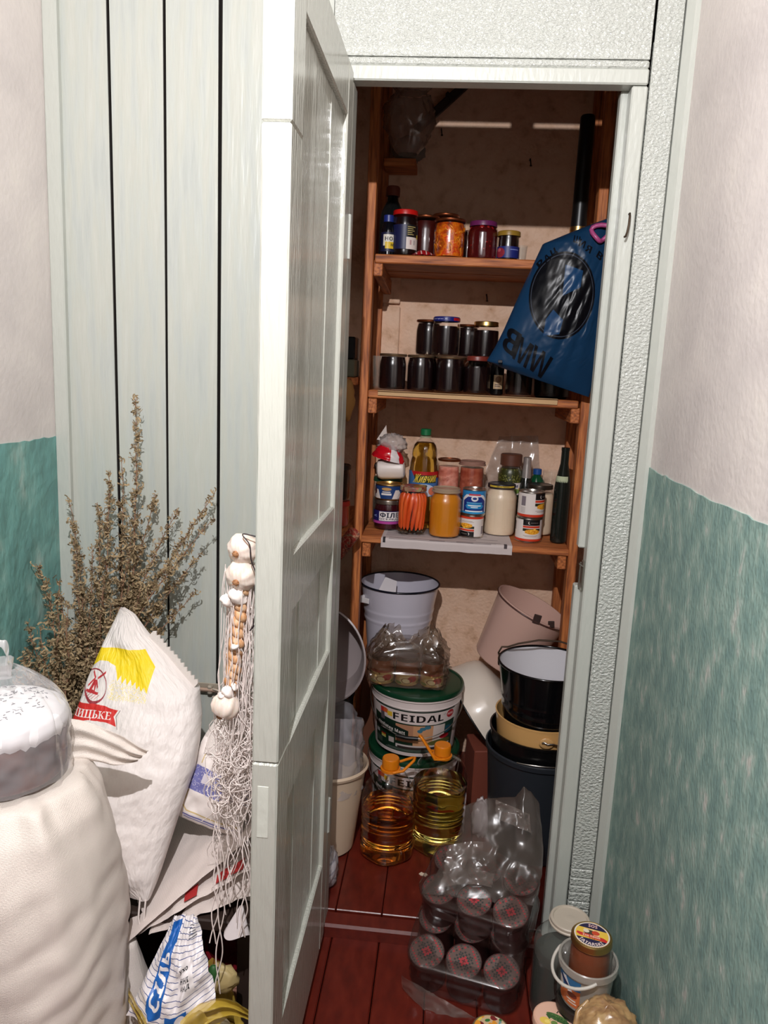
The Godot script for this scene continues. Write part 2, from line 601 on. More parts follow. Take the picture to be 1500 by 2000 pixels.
func room() -> void:
	var XL := -0.905
	var XR := 0.437
	# floor boards of the corridor, painted red-brown
	var fl := frame("floor")
	var x := -0.099 - 0.121 * 7
	while x < 0.45:
		var b := MB.new()
		var x0 := maxf(x + 0.0011, XL - 0.02)
		var x1 := minf(x + 0.121 - 0.0011, XR + 0.02)
		if x1 - x0 > 0.01:
			b.box(Vector3((x0 + x1) * 0.5, -0.02 + rng.randf_range(-0.001, 0.0), 2.47), Vector3(x1 - x0, 0.04, 5.06), 0.003)
			part("floor_board", b, M.floor, fl)
		x += 0.121
	for q in [[-2.4, XL - 0.02], [XR + 0.02, 2.4]]:
		var hb := MB.new()
		hb.box(Vector3((q[0] + q[1]) * 0.5, -0.0205, 3.0), Vector3(q[1] - q[0], 0.04, 4.2), 0.003)
		part("hall_floor", hb, M.floor, fl)
	# side walls: whitewash above, a teal dado below with a hand-painted edge
	var wl := wall_box("wall_left", Vector3(XL - 0.12, -0.04, -0.03), Vector3(XL, 2.62, 0.95), M.white_wall)
	var wr := wall_box("wall_right", Vector3(XR, -0.04, -0.03), Vector3(XR + 0.12, 2.62, 0.95), M.white_wall)
	for s in [-1, 1]:
		var p := PackedVector2Array([Vector2(-0.001, 0.0)])
		p = PackedVector2Array([Vector2(0.0, 0.0), Vector2(0.94, 0.0)])
		for i in range(47, -1, -1):
			var z := i * 0.02
			p.append(Vector2(z, 1.243 + 0.006 * N2(z * 6.0, 2.0 + s) + 0.003 * N2(z * 40.0, 9.0)))
		var b := MB.new()
		# local x runs along world z
		if s < 0:
			b.slab(p, 0.003, Vector3(XL + 0.001, 0, 0), Basis(Vector3(0, 0, 1), Vector3(0, 1, 0), Vector3(-1, 0, 0)))
			part("dado", b, M.teal_left, wl)
		else:
			b.slab(p, 0.003, Vector3(XR - 0.001, 0, 0), Basis(Vector3(0, 0, 1), Vector3(0, 1, 0), Vector3(-1, 0, 0)))
			part("dado", b, M.teal_wall, wr)
	# behind the camera the niche opens into a wider, dimmer hall
	var dim := mat(Color8(182, 178, 172), 0.85)
	wall_box("wall_hall_left", Vector3(-2.4, -0.04, 0.9), Vector3(-2.3, 2.62, 5.12), dim)
	wall_box("wall_hall_right", Vector3(2.3, -0.04, 0.9), Vector3(2.4, 2.62, 5.12), dim)
	wall_box("wall_hall_near_left", Vector3(-2.4, -0.04, 0.85), Vector3(XL - 0.1, 2.62, 0.95), dim)
	wall_box("wall_hall_near_right", Vector3(XR + 0.1, -0.04, 0.85), Vector3(2.4, 2.62, 0.95), dim)
	wall_box("wall_front", Vector3(-2.4, -0.04, 3.6), Vector3(2.4, 2.62, 3.72), dim)
	wall_box("ceiling", Vector3(-2.4, 2.6, -1.1), Vector3(2.4, 2.7, 5.12), mat(Color8(182, 176, 170), 0.85))
	# plank partition with open joints
	var wp := frame("wall_back")
	var core := mat(Color8(34, 24, 18), 0.9)
	var edges := [[-0.905, -0.7725, -0.7655], [-0.7625, -0.6490, -0.6455], [-0.6415, -0.5300, -0.5260], [-0.5205, -0.402, -0.402], [-0.3985, -0.287, -0.287]]
	for e in edges:
		var b := MB.new()
		var t := 0.02
		var zf := -0.006 + rng.randf_range(-0.0012, 0.0012)
		# a board whose right edge leans a little: a slab outline
		var o := PackedVector2Array([Vector2(e[0], 0), Vector2(e[2] + (0.006 if e[0] < -0.9 else 0.0), 0), Vector2(e[1], 2.6), Vector2(e[0], 2.6)])
		if e[0] > -0.77 and e[0] < -0.76:
			o = PackedVector2Array([Vector2(-0.752, 0), Vector2(e[2], 0), Vector2(e[1], 2.6), Vector2(-0.7655, 2.6)])
		b.slab(o, 0.003, Vector3(0, 0, zf - 0.0015))
		var pk := part("plank", b, M.board, wp)
		b = MB.new()
		b.slab(o, t - 0.003, Vector3(0, 0, zf - 0.003 - (t - 0.003) * 0.5 - 0.0001))
		part("bare_core", b, core, pk)
	var rl := MB.new()
	for y in [0.25, 1.15, 2.35]:
		rl.box(Vector3(-0.6, y, -0.05), Vector3(0.62, 0.08, 0.04), 0.003)
	part("cross_rail", rl, M.dark_wood, wp)
	var bk := MB.new()
	bk.box(Vector3(-0.60, 1.3, -0.0295), Vector3(0.64, 2.6, 0.003), 0.001)
	bk.box(Vector3(0.034, 2.105, -0.0295), Vector3(0.64, 0.165, 0.003), 0.001)
	bk.box(Vector3(0.40, 1.3, -0.0295), Vector3(0.085, 2.6, 0.003), 0.001)
	part("tar_paper", bk, mat(Color8(28, 22, 18), 0.9), wp)
	var bt := MB.new()
	bt.box(Vector3(-0.8885, 1.3, 0.001), Vector3(0.033, 2.6, 0.018), 0.003)
	struct("trim_1", bt, M.casing)
	# rough-painted fibreboard over and beside the door, with a ventilation slit near the top
	var hp := MB.new()
	hp.box(Vector3(0.034, 2.12925, -0.006), Vector3(0.638, 0.1425, 0.014), 0.001)
	part("header_panel", hp, M.rough_paint, wp)
	var hs := MB.new()
	hs.box(Vector3(0.034, 2.049, -0.005), Vector3(0.638, 0.015, 0.014), 0.003)
	part("header_strip", hs, M.rough_paint, wp)
	var hu := MB.new()
	hu.box(Vector3(0.06, 2.4035, -0.006), Vector3(0.74, 0.393, 0.014), 0.001)
	for q in [[-0.220, 0.167], [0.0528, 0.0455], [0.30, 0.126]]:
		hu.box(Vector3(q[0], 2.2037, -0.006), Vector3(q[1], 0.0074, 0.012), 0.0005)
	part("upper_panel", hu, M.rough_paint, wp)
	var sp := MB.new()
	sp.box(Vector3(0.3845, 1.235, -0.006), Vector3(0.0525, 1.95, 0.014), 0.002)
	part("side_panel", sp, M.rough_paint, wp)
	var su := MB.new()
	su.box(Vector3(0.3855, 2.207, -0.006), Vector3(0.0515, 0.01, 0.014), 0.002)
	su.box(Vector3(0.3845, 2.15, -0.0062), Vector3(0.0525, 0.12, 0.0138), 0.002)
	# the cracked lower end of the side strip: short pieces with open cracks between
	var y := 0.0
	while y < 0.26:
		var h := rng.randf_range(0.018, 0.026)
		su.box(Vector3(0.3845, y + h * 0.5, -0.006 + rng.randf_range(-0.0008, 0.0008)), Vector3(0.0525 - rng.randf() * 0.001, h - 0.0013, 0.014), 0.0025, Basis(Vector3(0, 0, 1), rng.randf_range(-0.02, 0.02)))
		y += h
	part("cracked_filler", su, M.rough_paint, wp)
	var cb := MB.new()
	var prof := PackedVector2Array([Vector2(0.413, -0.012), Vector2(0.438, -0.012), Vector2(0.438, 0.015), Vector2(0.4265, 0.015), Vector2(0.4135, 0.0)])
	cb.slab(prof, 2.6, Vector3(0, 1.3, 0), Basis(Vector3(1, 0, 0), Vector3(0, 0, 1), Vector3(0, -1, 0)))
	struct("trim_2", cb, M.casing)
	# door frame: casing, rebated jambs and stops
	var df := frame("trim_3", "pale mint painted door frame with rebated jamb and nailed stop strip")
	var c1 := MB.new()
	c1.box(Vector3(0.3395, 0.993, -0.02), Vector3(0.032, 2.034, 0.04), 0.003)
	part("jamb_casing", c1, M.casing, df)
	var c2 := MB.new()
	c2.box(Vector3(0.027, 2.027, -0.02), Vector3(0.655, 0.03, 0.042), 0.003)
	part("head_casing", c2, M.casing, df)
	var c3 := MB.new()
	c3.box(Vector3(-0.262, 1.0, -0.03), Vector3(0.044, 2.02, 0.058), 0.003)
	part("hinge_jamb", c3, M.casing, df)
	var c4 := MB.new()
	c4.box(Vector3(0.334, 1.53, -0.055), Vector3(0.048, 0.97, 0.03), 0.003)
	part("stop", c4, M.casing, df)
	var c5 := MB.new()
	c5.box(Vector3(0.334, 0.478, -0.055), Vector3(0.048, 0.956, 0.03), 0.003)
	part("stop", c5, M.casing, df)
	var c6 := MB.new()
	c6.box(Vector3(0.345, 1.0, -0.055), Vector3(0.03, 0.1, 0.03), 0.002)
	part("bare_jamb_wood", c6, M.wood_y, df)
	var sk := MB.new()
	sk.box(Vector3(0.3215, 0.985, -0.022), Vector3(0.003, 0.07, 0.022), 0.001)
	sk.box(Vector3(0.315, 1.012, -0.012), Vector3(0.012, 0.003, 0.008), 0.001, Basis(Vector3(0, 0, 1), -0.6))
	sk.box(Vector3(0.317, 0.985, -0.03), Vector3(0.004, 0.06, 0.004), 0.001)
	part("strike_plate", sk, M.steel, df)
	var th := MB.new()
	th.box(Vector3(0.04, 0.0145, -0.027), Vector3(0.6, 0.041, 0.054), 0.006)
	var tm: StandardMaterial3D = M.floor.duplicate()
	tm.roughness = 0.5
	struct("trim_4", th, tm)
	# small fittings of the partition
	var hk := MB.new()
	var hp2 := []
	for q in [Vector3(0, 0.028, -0.006), Vector3(0, 0.028, 0.004), Vector3(-0.0005, 0.02, 0.008), Vector3(-0.001, 0.005, 0.009), Vector3(-0.003, -0.01, 0.01), Vector3(-0.006, -0.019, 0.012), Vector3(-0.0085, -0.02, 0.015)]:
		hp2.append(q)
	hk.tube(hp2, 0.0022, 8)
	var hook := thing("bent_nail", "bent rusty nail used as a hook on the right door casing", "nail", Vector3(0.342, 1.737, 0.004))
	part("shank", hk, M.rust_wire, hook)
	var bo := thing("door_bolt", "small painted barrel bolt on the planks beside the sack with red ribbon print", "bolt", Vector3(-0.55, 0.648, -0.004))
	var b1 := MB.new()
	b1.tube([Vector3(-0.04, 0, 0.012), Vector3(0.03, 0, 0.012)], 0.005, 10)
	part("rod", b1, mat(Color8(178, 150, 132), 0.4, 0.3), bo)
	var b2 := MB.new()
	b2.box(Vector3(-0.005, 0, 0.002), Vector3(0.07, 0.026, 0.003), 0.001)
	for q in [-0.025, 0.012]:
		b2.box(Vector3(q, 0, 0.009), Vector3(0.012, 0.022, 0.014), 0.003)
	part("plate", b2, mat(Color8(170, 160, 145), 0.4, 0.3), bo)
	var b3 := MB.new()
	b3.tube([Vector3(0.02, 0.004, 0.014), Vector3(0.037, 0.003, 0.02), Vector3(0.036, -0.012, 0.022), Vector3(0.022, -0.014, 0.02)], 0.003, 8)
	part("handle", b3, mat(Color8(185, 172, 156), 0.4, 0.3), bo)

func door() -> void:
	var d := frame("door_1", "open pale mint panelled door with an overlit front edge")
	var x1 := -0.238
	var x0 := -0.280
	var xc := (x0 + x1) * 0.5
	var t := x1 - x0
	var zn := 0.607
	var zf := 0.022
	# stiles: the free one is pieced together, as its edge shows
	for q in [[0.03, 0.806], [0.807, 1.752], [1.7525, 2.02]]:
		var b := MB.new()
		b.box(Vector3(xc, (q[0] + q[1]) * 0.5, zn - 0.042), Vector3(t + (0.0005 if q[0] > 1.5 else 0.0), q[1] - q[0], 0.084), 0.003)
		part("stile", b, M.door_edge if false else M.door, d)
	var b2 := MB.new()
	b2.box(Vector3(xc, 1.025, zf + 0.0315), Vector3(t, 1.99, 0.063), 0.003)
	part("stile", b2, M.door, d)
	for q in [[0.03, 0.262], [0.69, 0.80], [1.03, 1.13], [1.92, 2.02]]:
		var b := MB.new()
		b.box(Vector3(xc, (q[0] + q[1]) * 0.5, (zn + zf) * 0.5 - 0.01), Vector3(t - 0.001, q[1] - q[0], zn - zf - 0.14), 0.003)
		part("rail", b, M.door, d)
	# panels of narrow boards, set back from the frame
	for q in [[0.25, 0.70, 4], [0.79, 1.04, 4], [1.12, 1.93, 3]]:
		var cnt: int = q[2]
		var za := zf + 0.055
		var zb := zn - 0.078
		for i in cnt:
			var b := MB.new()
			var w := (zb - za) / cnt
			b.box(Vector3(xc + 0.002 + (0.0015 if i % 2 == 0 else 0.0), (q[0] + q[1]) * 0.5, za + w * (i + 0.5)), Vector3(0.016, q[1] - q[0], w - 0.0006), 0.0008)
			part("panel_board", b, M.door, d)
		var mo := MB.new()
		var yy: float = q[0] + 0.012
		var yz: float = q[1] - 0.012
		mo.box(Vector3(xc + 0.012, (yy + yz) * 0.5, zb - 0.006), Vector3(0.012, yz - yy, 0.014), 0.005)
		part("moulding", mo, M.door, d)
	var ho := MB.new()
	ho.box(Vector3(xc - 0.002, 0.722, zn + 0.0002), Vector3(0.018, 0.09, 0.0016), 0.0006)
	part("mortise_patch", ho, M.door_edge, d)
	for y in [0.35, 1.7]:
		var hb := MB.new()
		hb.tube([Vector3(-0.2395, y - 0.045, 0.014), Vector3(-0.2395, y + 0.045, 0.014)], 0.006, 10)
		part("hinge", hb, M.casing, d)

func closet() -> void:
	var wd := wall_box("wall_closet_left", Vector3(-0.74, -0.04, -1.1), Vector3(-0.62, 2.6, -0.028), M.closet_wall)
	wall_box("wall_closet_right", Vector3(0.475, -0.04, -1.1), Vector3(0.6, 2.6, -0.02), M.closet_wall)
	wall_box("wall_closet_rear", Vector3(-0.74, -0.04, -1.1), Vector3(0.6, 2.6, ZW), M.closet_wall)
	var fl := frame("floor_closet")
	var x := -0.099 - 0.121 * 5
	while x < 0.5:
		var b := MB.new()
		var x0 := maxf(x + 0.0009, -0.64)
		var x1 := minf(x + 0.121 - 0.0009, 0.49)
		if x1 - x0 > 0.01:
			b.box(Vector3((x0 + x1) * 0.5, FL - 0.02 + rng.randf_range(-0.0008, 0), -0.53), Vector3(x1 - x0, 0.04, 0.94), 0.002)
			part("floor_board", b, M.floor, fl)
		x += 0.121

func lean_post(x0: float, x1: float, y0: float, y1: float, z: float, w: float, d: float) -> MB:
	var b := MB.new()
	var ang := atan2(x1 - x0, y1 - y0)
	b.box(Vector3((x0 + x1) * 0.5, (y0 + y1) * 0.5, z), Vector3(w, y1 - y0, d), 0.002, Basis(Vector3(0, 0, 1), -ang))
	return b

func shelf_unit() -> void:
	var t := thing("shelving_unit", "home-made reddish wooden shelving with three boards and square posts inside the pantry", "shelves", Vector3(0.07, FL, -0.78))
	var o := t.position
	part("post", lean_post(-0.266, -0.262, FL, 2.45, -0.625, 0.027, 0.05), M.wood_y, t, o)
	part("post", lean_post(0.402, 0.384, FL, 2.45, -0.625, 0.027, 0.05), M.wood_y, t, o)
	part("post", lean_post(-0.264, -0.264, FL, 2.45, -0.945, 0.03, 0.04), M.wood_y, t, o)
	part("post", lean_post(0.415, 0.405, FL, 2.45, -0.945, 0.03, 0.04), M.wood_y, t, o)
	for s in [[S1, 0.025, -0.246, 0.37], [S2, 0.023, -0.25, 0.372], [S3, 0.02, -0.256, 0.387]]:
		# two boards side by side make a shelf; the front edge is a little waney
		for k in 2:
			var b := MB.new()
			var z0 := ZS - 0.003 - k * 0.178
			b.box(Vector3((s[2] + s[3]) * 0.5, s[0] - s[1] * 0.5 - k * 0.0006, z0 - 0.0875), Vector3(s[3] - s[2], s[1], 0.175), 0.003, Basis(Vector3(0, 0, 1), -0.004 if k == 0 else 0.0))
			part("shelf_board", b, M.wood_x, t, o)
		for x in [[-0.236, 0.026], [0.366, 0.026]]:
			var b := MB.new()
			var low: bool = s[0] > 1.7 and x[0] < 0
			b.box(Vector3(x[0], s[0] - s[1] - 0.0225, -0.785), Vector3(x[1], 0.045, 0.35), 0.002, Basis(Vector3(1, 0, 0), -0.06 if low else 0.0))
			part("bearer", b, M.wood_z, t, o)
	var up := MB.new()
	up.box(Vector3(-0.205, 2.062, -0.89), Vector3(0.1, 0.022, 0.12), 0.002)
	part("short_upper_shelf", up, M.wood_x, t, o)
	# a whitewashed plank stands behind the unit in the left rear corner
	var wp := thing("whitewashed_plank", "whitewashed upright plank in the left rear corner behind the shelves", "plank", Vector3(-0.224, FL, -0.957))
	var b2 := MB.new()
	b2.box(Vector3(0, 0.80, 0), Vector3(0.068, 1.6, 0.018), 0.003)
	b2.box(Vector3(0, 1.78, 0.001), Vector3(0.064, 0.34, 0.018), 0.003)
	part("board", b2, M.closet_wall, wp)
	var st := thing("dark_stick", "dark wooden stick slanting down under the pantry ceiling", "stick", Vector3(-0.07, 2.27, -0.93))
	var b3 := MB.new()
	b3.box(Vector3(0, 0, 0), Vector3(0.026, 0.26, 0.02), 0.002, Basis(Vector3(0, 0, 1), -0.83))
	b3.box(Vector3(0.006, 0.012, 0.0), Vector3(0.03, 0.012, 0.024), 0.002, Basis(Vector3(0, 0, 1), -0.83))
	part("rod", b3, M.dark_wood, st)

# ---- jars, cans, bottles ------------------------------------------------------
func jar_profile(r: float, h: float, rn: float) -> Array:
	return [Vector2(0, 0.003), Vector2(r * 0.82, 0.002), Vector2(r * 0.95, 0.005), Vector2(r, 0.014), Vector2(r, h * 0.45), Vector2(r, h * 0.70), Vector2(r * 0.985, h * 0.76), Vector2(lerpf(r, rn, 0.45), h * 0.83), Vector2(rn + 0.001, h * 0.88), Vector2(rn, h * 0.91), Vector2(rn, h)]

func inner(p: Array, top: float, inset := 0.0032) -> Array:
	var o := []
	for i in p.size():
		var q: Vector2 = p[i]
		var r := maxf(q.x - inset, 0.0)
		var y := maxf(q.y, 0.006) if i < 3 else q.y
		if y >= top:
			var a: Vector2 = p[i - 1]
			var k: float = (top - a.y) / maxf(q.y - a.y, 1e-5)
			o.append(Vector2(maxf(lerpf(a.x, q.x, k) - inset, 0.002), top))
			break
		o.append(Vector2(r, y))
	o.append(Vector2(0, top + 0.0001))
	return o

func lid_twist(r: float, y: float, h := 0.013) -> MB:
	var m := MB.new()
	m.lathe([Vector2(r - 0.004, y - h), Vector2(r - 0.0005, y - h - 0.0005), Vector2(r, y - h + 0.0015), Vector2(r - 0.0008, y - h + 0.004), Vector2(r - 0.0008, y - 0.002), Vector2(r - 0.0022, y), Vector2(r * 0.88, y + 0.0006), Vector2(r * 0.84, y - 0.0006), Vector2(0, y - 0.0006)], 32)
	return m

func lid_tin(r: float, y: float) -> MB:
	var m := MB.new()
	m.lathe([Vector2(r - 0.004, y - 0.006), Vector2(r - 0.0005, y - 0.006), Vector2(r + 0.001, y - 0.004), Vector2(r + 0.0012, y - 0.001), Vector2(r - 0.0005, y + 0.0012), Vector2(r - 0.003, y + 0.0012), Vector2(r - 0.0045, y - 0.002), Vector2(r * 0.72, y - 0.002), Vector2(r * 0.68, y - 0.001), Vector2(0, y - 0.001)], 32)
	return m

func lid_plastic(r: float, y: float) -> MB:
	var m := MB.new()
	m.lathe([Vector2(r - 0.003, y - 0.013), Vector2(r + 0.0015, y - 0.013), Vector2(r + 0.002, y - 0.010), Vector2(r - 0.0005, y - 0.008), Vector2(r, y - 0.002), Vector2(r - 0.002, y), Vector2(r * 0.86, y + 0.0003), Vector2(r * 0.82, y - 0.0025), Vector2(r * 0.3, y - 0.003), Vector2(r * 0.25, y - 0.002), Vector2(0, y - 0.002)], 32)
	return m

func jar(called: String, label: String, at: Vector3, r: float, h: float, rn: float, lid: String, lid_m: Material, content: Material, fill: float, group := "", glass: Material = null) -> Node3D:
	var t := thing(called, label, "jar", at, group)
	var p := jar_profile(r, h, rn)
	if content:
		var c := MB.new()
		c.lathe(inner(p, h * fill), 30)
		part("contents", c, content, t)
	var g := MB.new()
	g.lathe(p, 30)
	part("glass", g, glass if glass else M.glass, t)
	if lid == "twist":
		part("lid", lid_twist(rn + 0.003, h + 0.002), lid_m, t)
	elif lid == "tin":
		part("lid", lid_tin(rn + 0.002, h + 0.002), lid_m, t)
	elif lid == "plastic":
		part("lid", lid_plastic(rn + 0.003, h + 0.003), lid_m, t)
	return t

func band(parent: Node, called: String, r: float, y0: float, y1: float, a0: float, a1: float, m: Material, r1 := -1.0) -> MeshInstance3D:
	var b := MB.new()
	b.lathe([Vector2(r, y0), Vector2(r1 if r1 > 0 else r, y1)], maxi(6, int((a1 - a0) * 8)), Vector3.ZERO, Basis.IDENTITY, a0, a1)
	return part(called, b, m, parent)

func can(called: String, label: String, at: Vector3, r: float, h: float, print_m: Material, turn: float, group := "", top: Material = null) -> Node3D:
	var t := thing(called, label, "can", at, group)
	t.rotation.y = turn
	var b := MB.new()
	b.lathe([Vector2(0, 0.003), Vector2(r - 0.004, 0.003), Vector2(r - 0.003, 0.0), Vector2(r + 0.0008, 0.0), Vector2(r + 0.0012, 0.0025), Vector2(r - 0.0006, 0.004), Vector2(r - 0.0006, h - 0.004), Vector2(r + 0.0012, h - 0.0025), Vector2(r + 0.0008, h), Vector2(r - 0.002, h), Vector2(r - 0.003, h - 0.004), Vector2(r * 0.8, h - 0.004), Vector2(r * 0.77, h - 0.003), Vector2(0, h - 0.003)], 32)
	part("tin", b, top if top else M.steel, t)
	band(t, "paper_label", r, 0.0045, h - 0.0045, -PI, PI, print_m)
	return t

func top_shelf_things() -> void:
	var y := S1
	var red := mat(Color8(190, 22, 18), 0.35)
	# blue-capped bottle with a white and yellow label
	var im := canvas(256, 256, Color8(18, 24, 58))
	rect(im, 70, 30, 186, 150, Color8(226, 220, 206))
	rect(im, 100, 128, 156, 90, Color8(226, 188, 40))
	txt(im, "НО", Rect2(96, 60, 110, 52), Color8(24, 22, 26))
	txt(im, "М", Rect2(180, 150, 40, 36), Color8(60, 50, 30))
	var t := thing("bottle", "small dark bottle with a blue cap beside the left shelf post", "bottle", Vector3(-0.214, y, -0.645))
	var pr := [Vector2(0, 0.002), Vector2(0.018, 0.001), Vector2(0.021, 0.004), Vector2(0.021, 0.07), Vector2(0.018, 0.085), Vector2(0.0135, 0.098), Vector2(0.013, 0.108)]
	var b := MB.new()
	b.lathe(pr, 24)
	part("bottle_body", b, mat(Color8(14, 14, 20), 0.12), t)
	band(t, "label", 0.0214, 0.012, 0.066, -1.3, 1.3, print_mat(im))
	b = MB.new()
	b.lathe([Vector2(0.0135, 0.096), Vector2(0.0148, 0.096), Vector2(0.0148, 0.114), Vector2(0.013, 0.1155), Vector2(0, 0.1155)], 24)
	part("cap", b, mat(Color8(26, 44, 120), 0.4), t)
	# red-lidded dark jar with a printed label
	t = jar("jar", "dark jam jar with a bright red lid and black and white label", Vector3(-0.166, y, -0.655), 0.0375, 0.128, 0.034, "twist", red, M.jam, 0.86)
	im = canvas(512, 256, Color8(20, 26, 70))
	rect(im, 290, 0, 222, 256, Color8(18, 18, 18))
	rect(im, 290, 130, 222, 126, Color8(226, 214, 206))
	rect(im, 460, 96, 52, 46, Color8(226, 190, 50))
	for i in 5:
		rect(im, 305, 20 + i * 20, 120 - (i * 37) % 60, 7, Color8(196, 176, 110))
	rect(im, 340, 160, 26, 50, Color8(190, 150, 150))
	rect(im, 400, 160, 22, 50, Color8(170, 160, 160))
	band(t, "label", 0.0379, 0.02, 0.088, -1.5, 1.5, print_mat(im))
	# tall corked bottle in the shadow behind
	t = thing("bottle", "tall dark bottle with a rusty stopper in the shade behind the red-lidded jar", "bottle", Vector3(-0.218, y, -0.80))
	b = MB.new()
	b.lathe([Vector2(0, 0.003), Vector2(0.036, 0.002), Vector2(0.039, 0.006), Vector2(0.039, 0.13), Vector2(0.034, 0.155), Vector2(0.018, 0.185), Vector2(0.0165, 0.2), Vector2(0.0165, 0.215), Vector2(0.0, 0.216)], 24)
	part("bottle_body", b, mat(Color8(20, 22, 22), 0.1), t)
	b = MB.new()
	b.lathe([Vector2(0.0165, 0.2), Vector2(0.021, 0.2), Vector2(0.021, 0.224), Vector2(0.018, 0.229), Vector2(0, 0.229)], 20)
	part("stopper", b, mat(Color8(112, 52, 34), 0.6), t)
	# preserves
	var amber := mat(Color8(150, 58, 12), 0.25)
	amber.albedo_texture = noise_tex(0.014, 256, 256, 3, ramp([[0.0, Color8(90, 26, 8)], [0.35, Color8(176, 66, 14)], [0.6, Color8(232, 132, 22)], [0.75, Color8(206, 40, 20)], [1.0, Color8(236, 176, 60)]]), 91)
	amber.albedo_color = Color.WHITE
	amber.uv1_triplanar = true
	amber.uv1_scale = Vector3(9, 9, 9)
	jar("jar", "red-brown preserve jar just right of the red-lidded jar", Vector3(-0.108, y, -0.72), 0.0425, 0.125, 0.038, "tin", M.copper_lid, M.jam_red, 0.9)
	jar("jar", "second red-brown preserve jar, between the first and the orange pepper jars", Vector3(-0.077, y, -0.82), 0.0425, 0.13, 0.038, "tin", M.copper_lid, M.jam_red, 0.9)
	jar("jar", "orange pepper jar standing behind the front orange pepper jar on the top shelf", Vector3(-0.05, y, -0.775), 0.043, 0.142, 0.0385, "tin", M.copper_lid, amber, 0.9)
	t = jar("jar", "front jar of orange peppers with a copper lid on the top shelf", Vector3(-0.034, y, -0.665), 0.0465, 0.108, 0.043, "tin", M.copper_lid, amber, 0.92)
	# sliced peppers pressed against the glass
	b = MB.new()
	for i in 26:
		var a := rng.randf_range(-1.5, 1.5)
		var yy := rng.randf_range(0.02, 0.085)
		var p0 := Vector3(sin(a) * 0.0425, yy, cos(a) * 0.0425)
		var a2 := a + rng.randf_range(-0.5, 0.5)
		var p1 := Vector3(sin((a + a2) * 0.5) * 0.0432, yy + rng.randf_range(-0.012, 0.012), cos((a + a2) * 0.5) * 0.0432)
		var p2 := Vector3(sin(a2) * 0.0425, yy + rng.randf_range(-0.02, 0.02), cos(a2) * 0.0425)
		b.tube([p0, p1, p2], [0.001, 0.0034, 0.001], 5)
	tag(part("pepper_slices", b, mat(Color8(226, 130, 26), 0.3), t), "", "", "", "stuff")
	t = jar("jar", "jar of whole red cherries under a purple lid", Vector3(0.063, y, -0.68), 0.0465, 0.108, 0.038, "twist", mat(Color8(104, 34, 84), 0.35), mat(Color8(74, 12, 14), 0.2), 0.88)
	b = MB.new()
	for i in 60:
		var a := rng.randf_range(-1.7, 1.7)
		var yy := 0.012 + 0.078 * rng.randf()
		var rr := 0.0345 if yy < 0.08 else 0.032
		b.blob(Vector3(sin(a) * rr, yy, cos(a) * rr), Vector3.ONE * rng.randf_range(0.0075, 0.0095), 10, 6)
	tag(part("cherries", b, mat(Color8(150, 26, 28), 0.18), t), "", "", "", "stuff")
	jar("jar", "small dark jar half hidden behind the cherry jar's left side", Vector3(0.022, y, -0.80), 0.036, 0.1, 0.032, "twist", mat(Color8(70, 20, 16), 0.4), M.jam_red, 0.9)
	t = jar("jar", "small black jar with a yellow-rimmed lid and blue label at the shelf's right", Vector3(0.139, y, -0.67), 0.0325, 0.082, 0.031, "twist", mat(Color8(150, 116, 40), 0.35), M.jam, 0.9)
	im = canvas(256, 128, Color8(28, 38, 110))
	oval(im, 50, 70, 46, 56, Color8(140, 34, 50))
	oval(im, 40, 40, 20, 20, Color8(190, 90, 100))
	rect(im, 140, 30, 80, 10, Color8(120, 130, 190))
	band(t, "label", 0.0329, 0.008, 0.04, -1.4, 1.4, print_mat(im))
	t = thing("drinking_glass", "tiny clear shot glass half hidden right of the yellow-lidded black jar", "glass", Vector3(0.178, y, -0.70))
	b = MB.new()
	b.lathe([Vector2(0, 0.004), Vector2(0.014, 0.002), Vector2(0.016, 0.006), Vector2(0.02, 0.05), Vector2(0.0188, 0.05), Vector2(0.015, 0.008), Vector2(0, 0.008)], 20)
	part("glass_wall", b, M.glass_dusty, t)
	# sweet wrapper
	var w := MB.new()
	w.grid(14, 8, func(u: float, q: float) -> Vector3:
		var x := (u - 0.5) * 0.07
		return Vector3(x, 0.003 + 0.016 * sin(PI * u) * sin(PI * q) + 0.004 * absf(N(Vector3(u * 5, q * 5, 1), 2.0)), (q - 0.5) * 0.04))
	t = thing("sweet_wrapper", "crumpled red and white sweet wrapper lying in front of the top shelf jars", "wrapper", Vector3(-0.107, y, -0.632))
	var wm := mat(Color.WHITE, 0.3)
	var wi := canvas(128, 64, Color8(150, 20, 26))
	for i in 5:
		line(wi, Vector2(10 + i * 28, 60), Vector2(30 + i * 26, 4), 6, Color8(210, 180, 170))
	wm = print_mat(wi, 0.3)
	part("paper", w, wm, t)
	# tall black tube with a gold band
	t = thing("cardboard_tube", "tall black tube with a gold band beside the right shelf post", "tube", Vector3(0.346, y, -0.74))
	b = MB.new()
	b.lathe([Vector2(0, 0.0), Vector2(0.0245, 0.0), Vector2(0.0245, 0.10), Vector2(0.0225, 0.15), Vector2(0.0215, 0.42), Vector2(0.019, 0.425), Vector2(0.019, 0.40), Vector2(0, 0.40)], 22)
	part("tube_wall", b, mat(Color8(16, 15, 16), 0.35), t)
	band(t, "band", 0.0252, 0.095, 0.115, -PI, PI, M.gold_tin)
	# hanging transparent bag in the dark upper corner
	t = thing("hanging_plastic_bag", "dark translucent plastic bag hanging in the upper left corner of the pantry", "bag", Vector3(-0.165, 2.19, -0.62))
	b = MB.new()
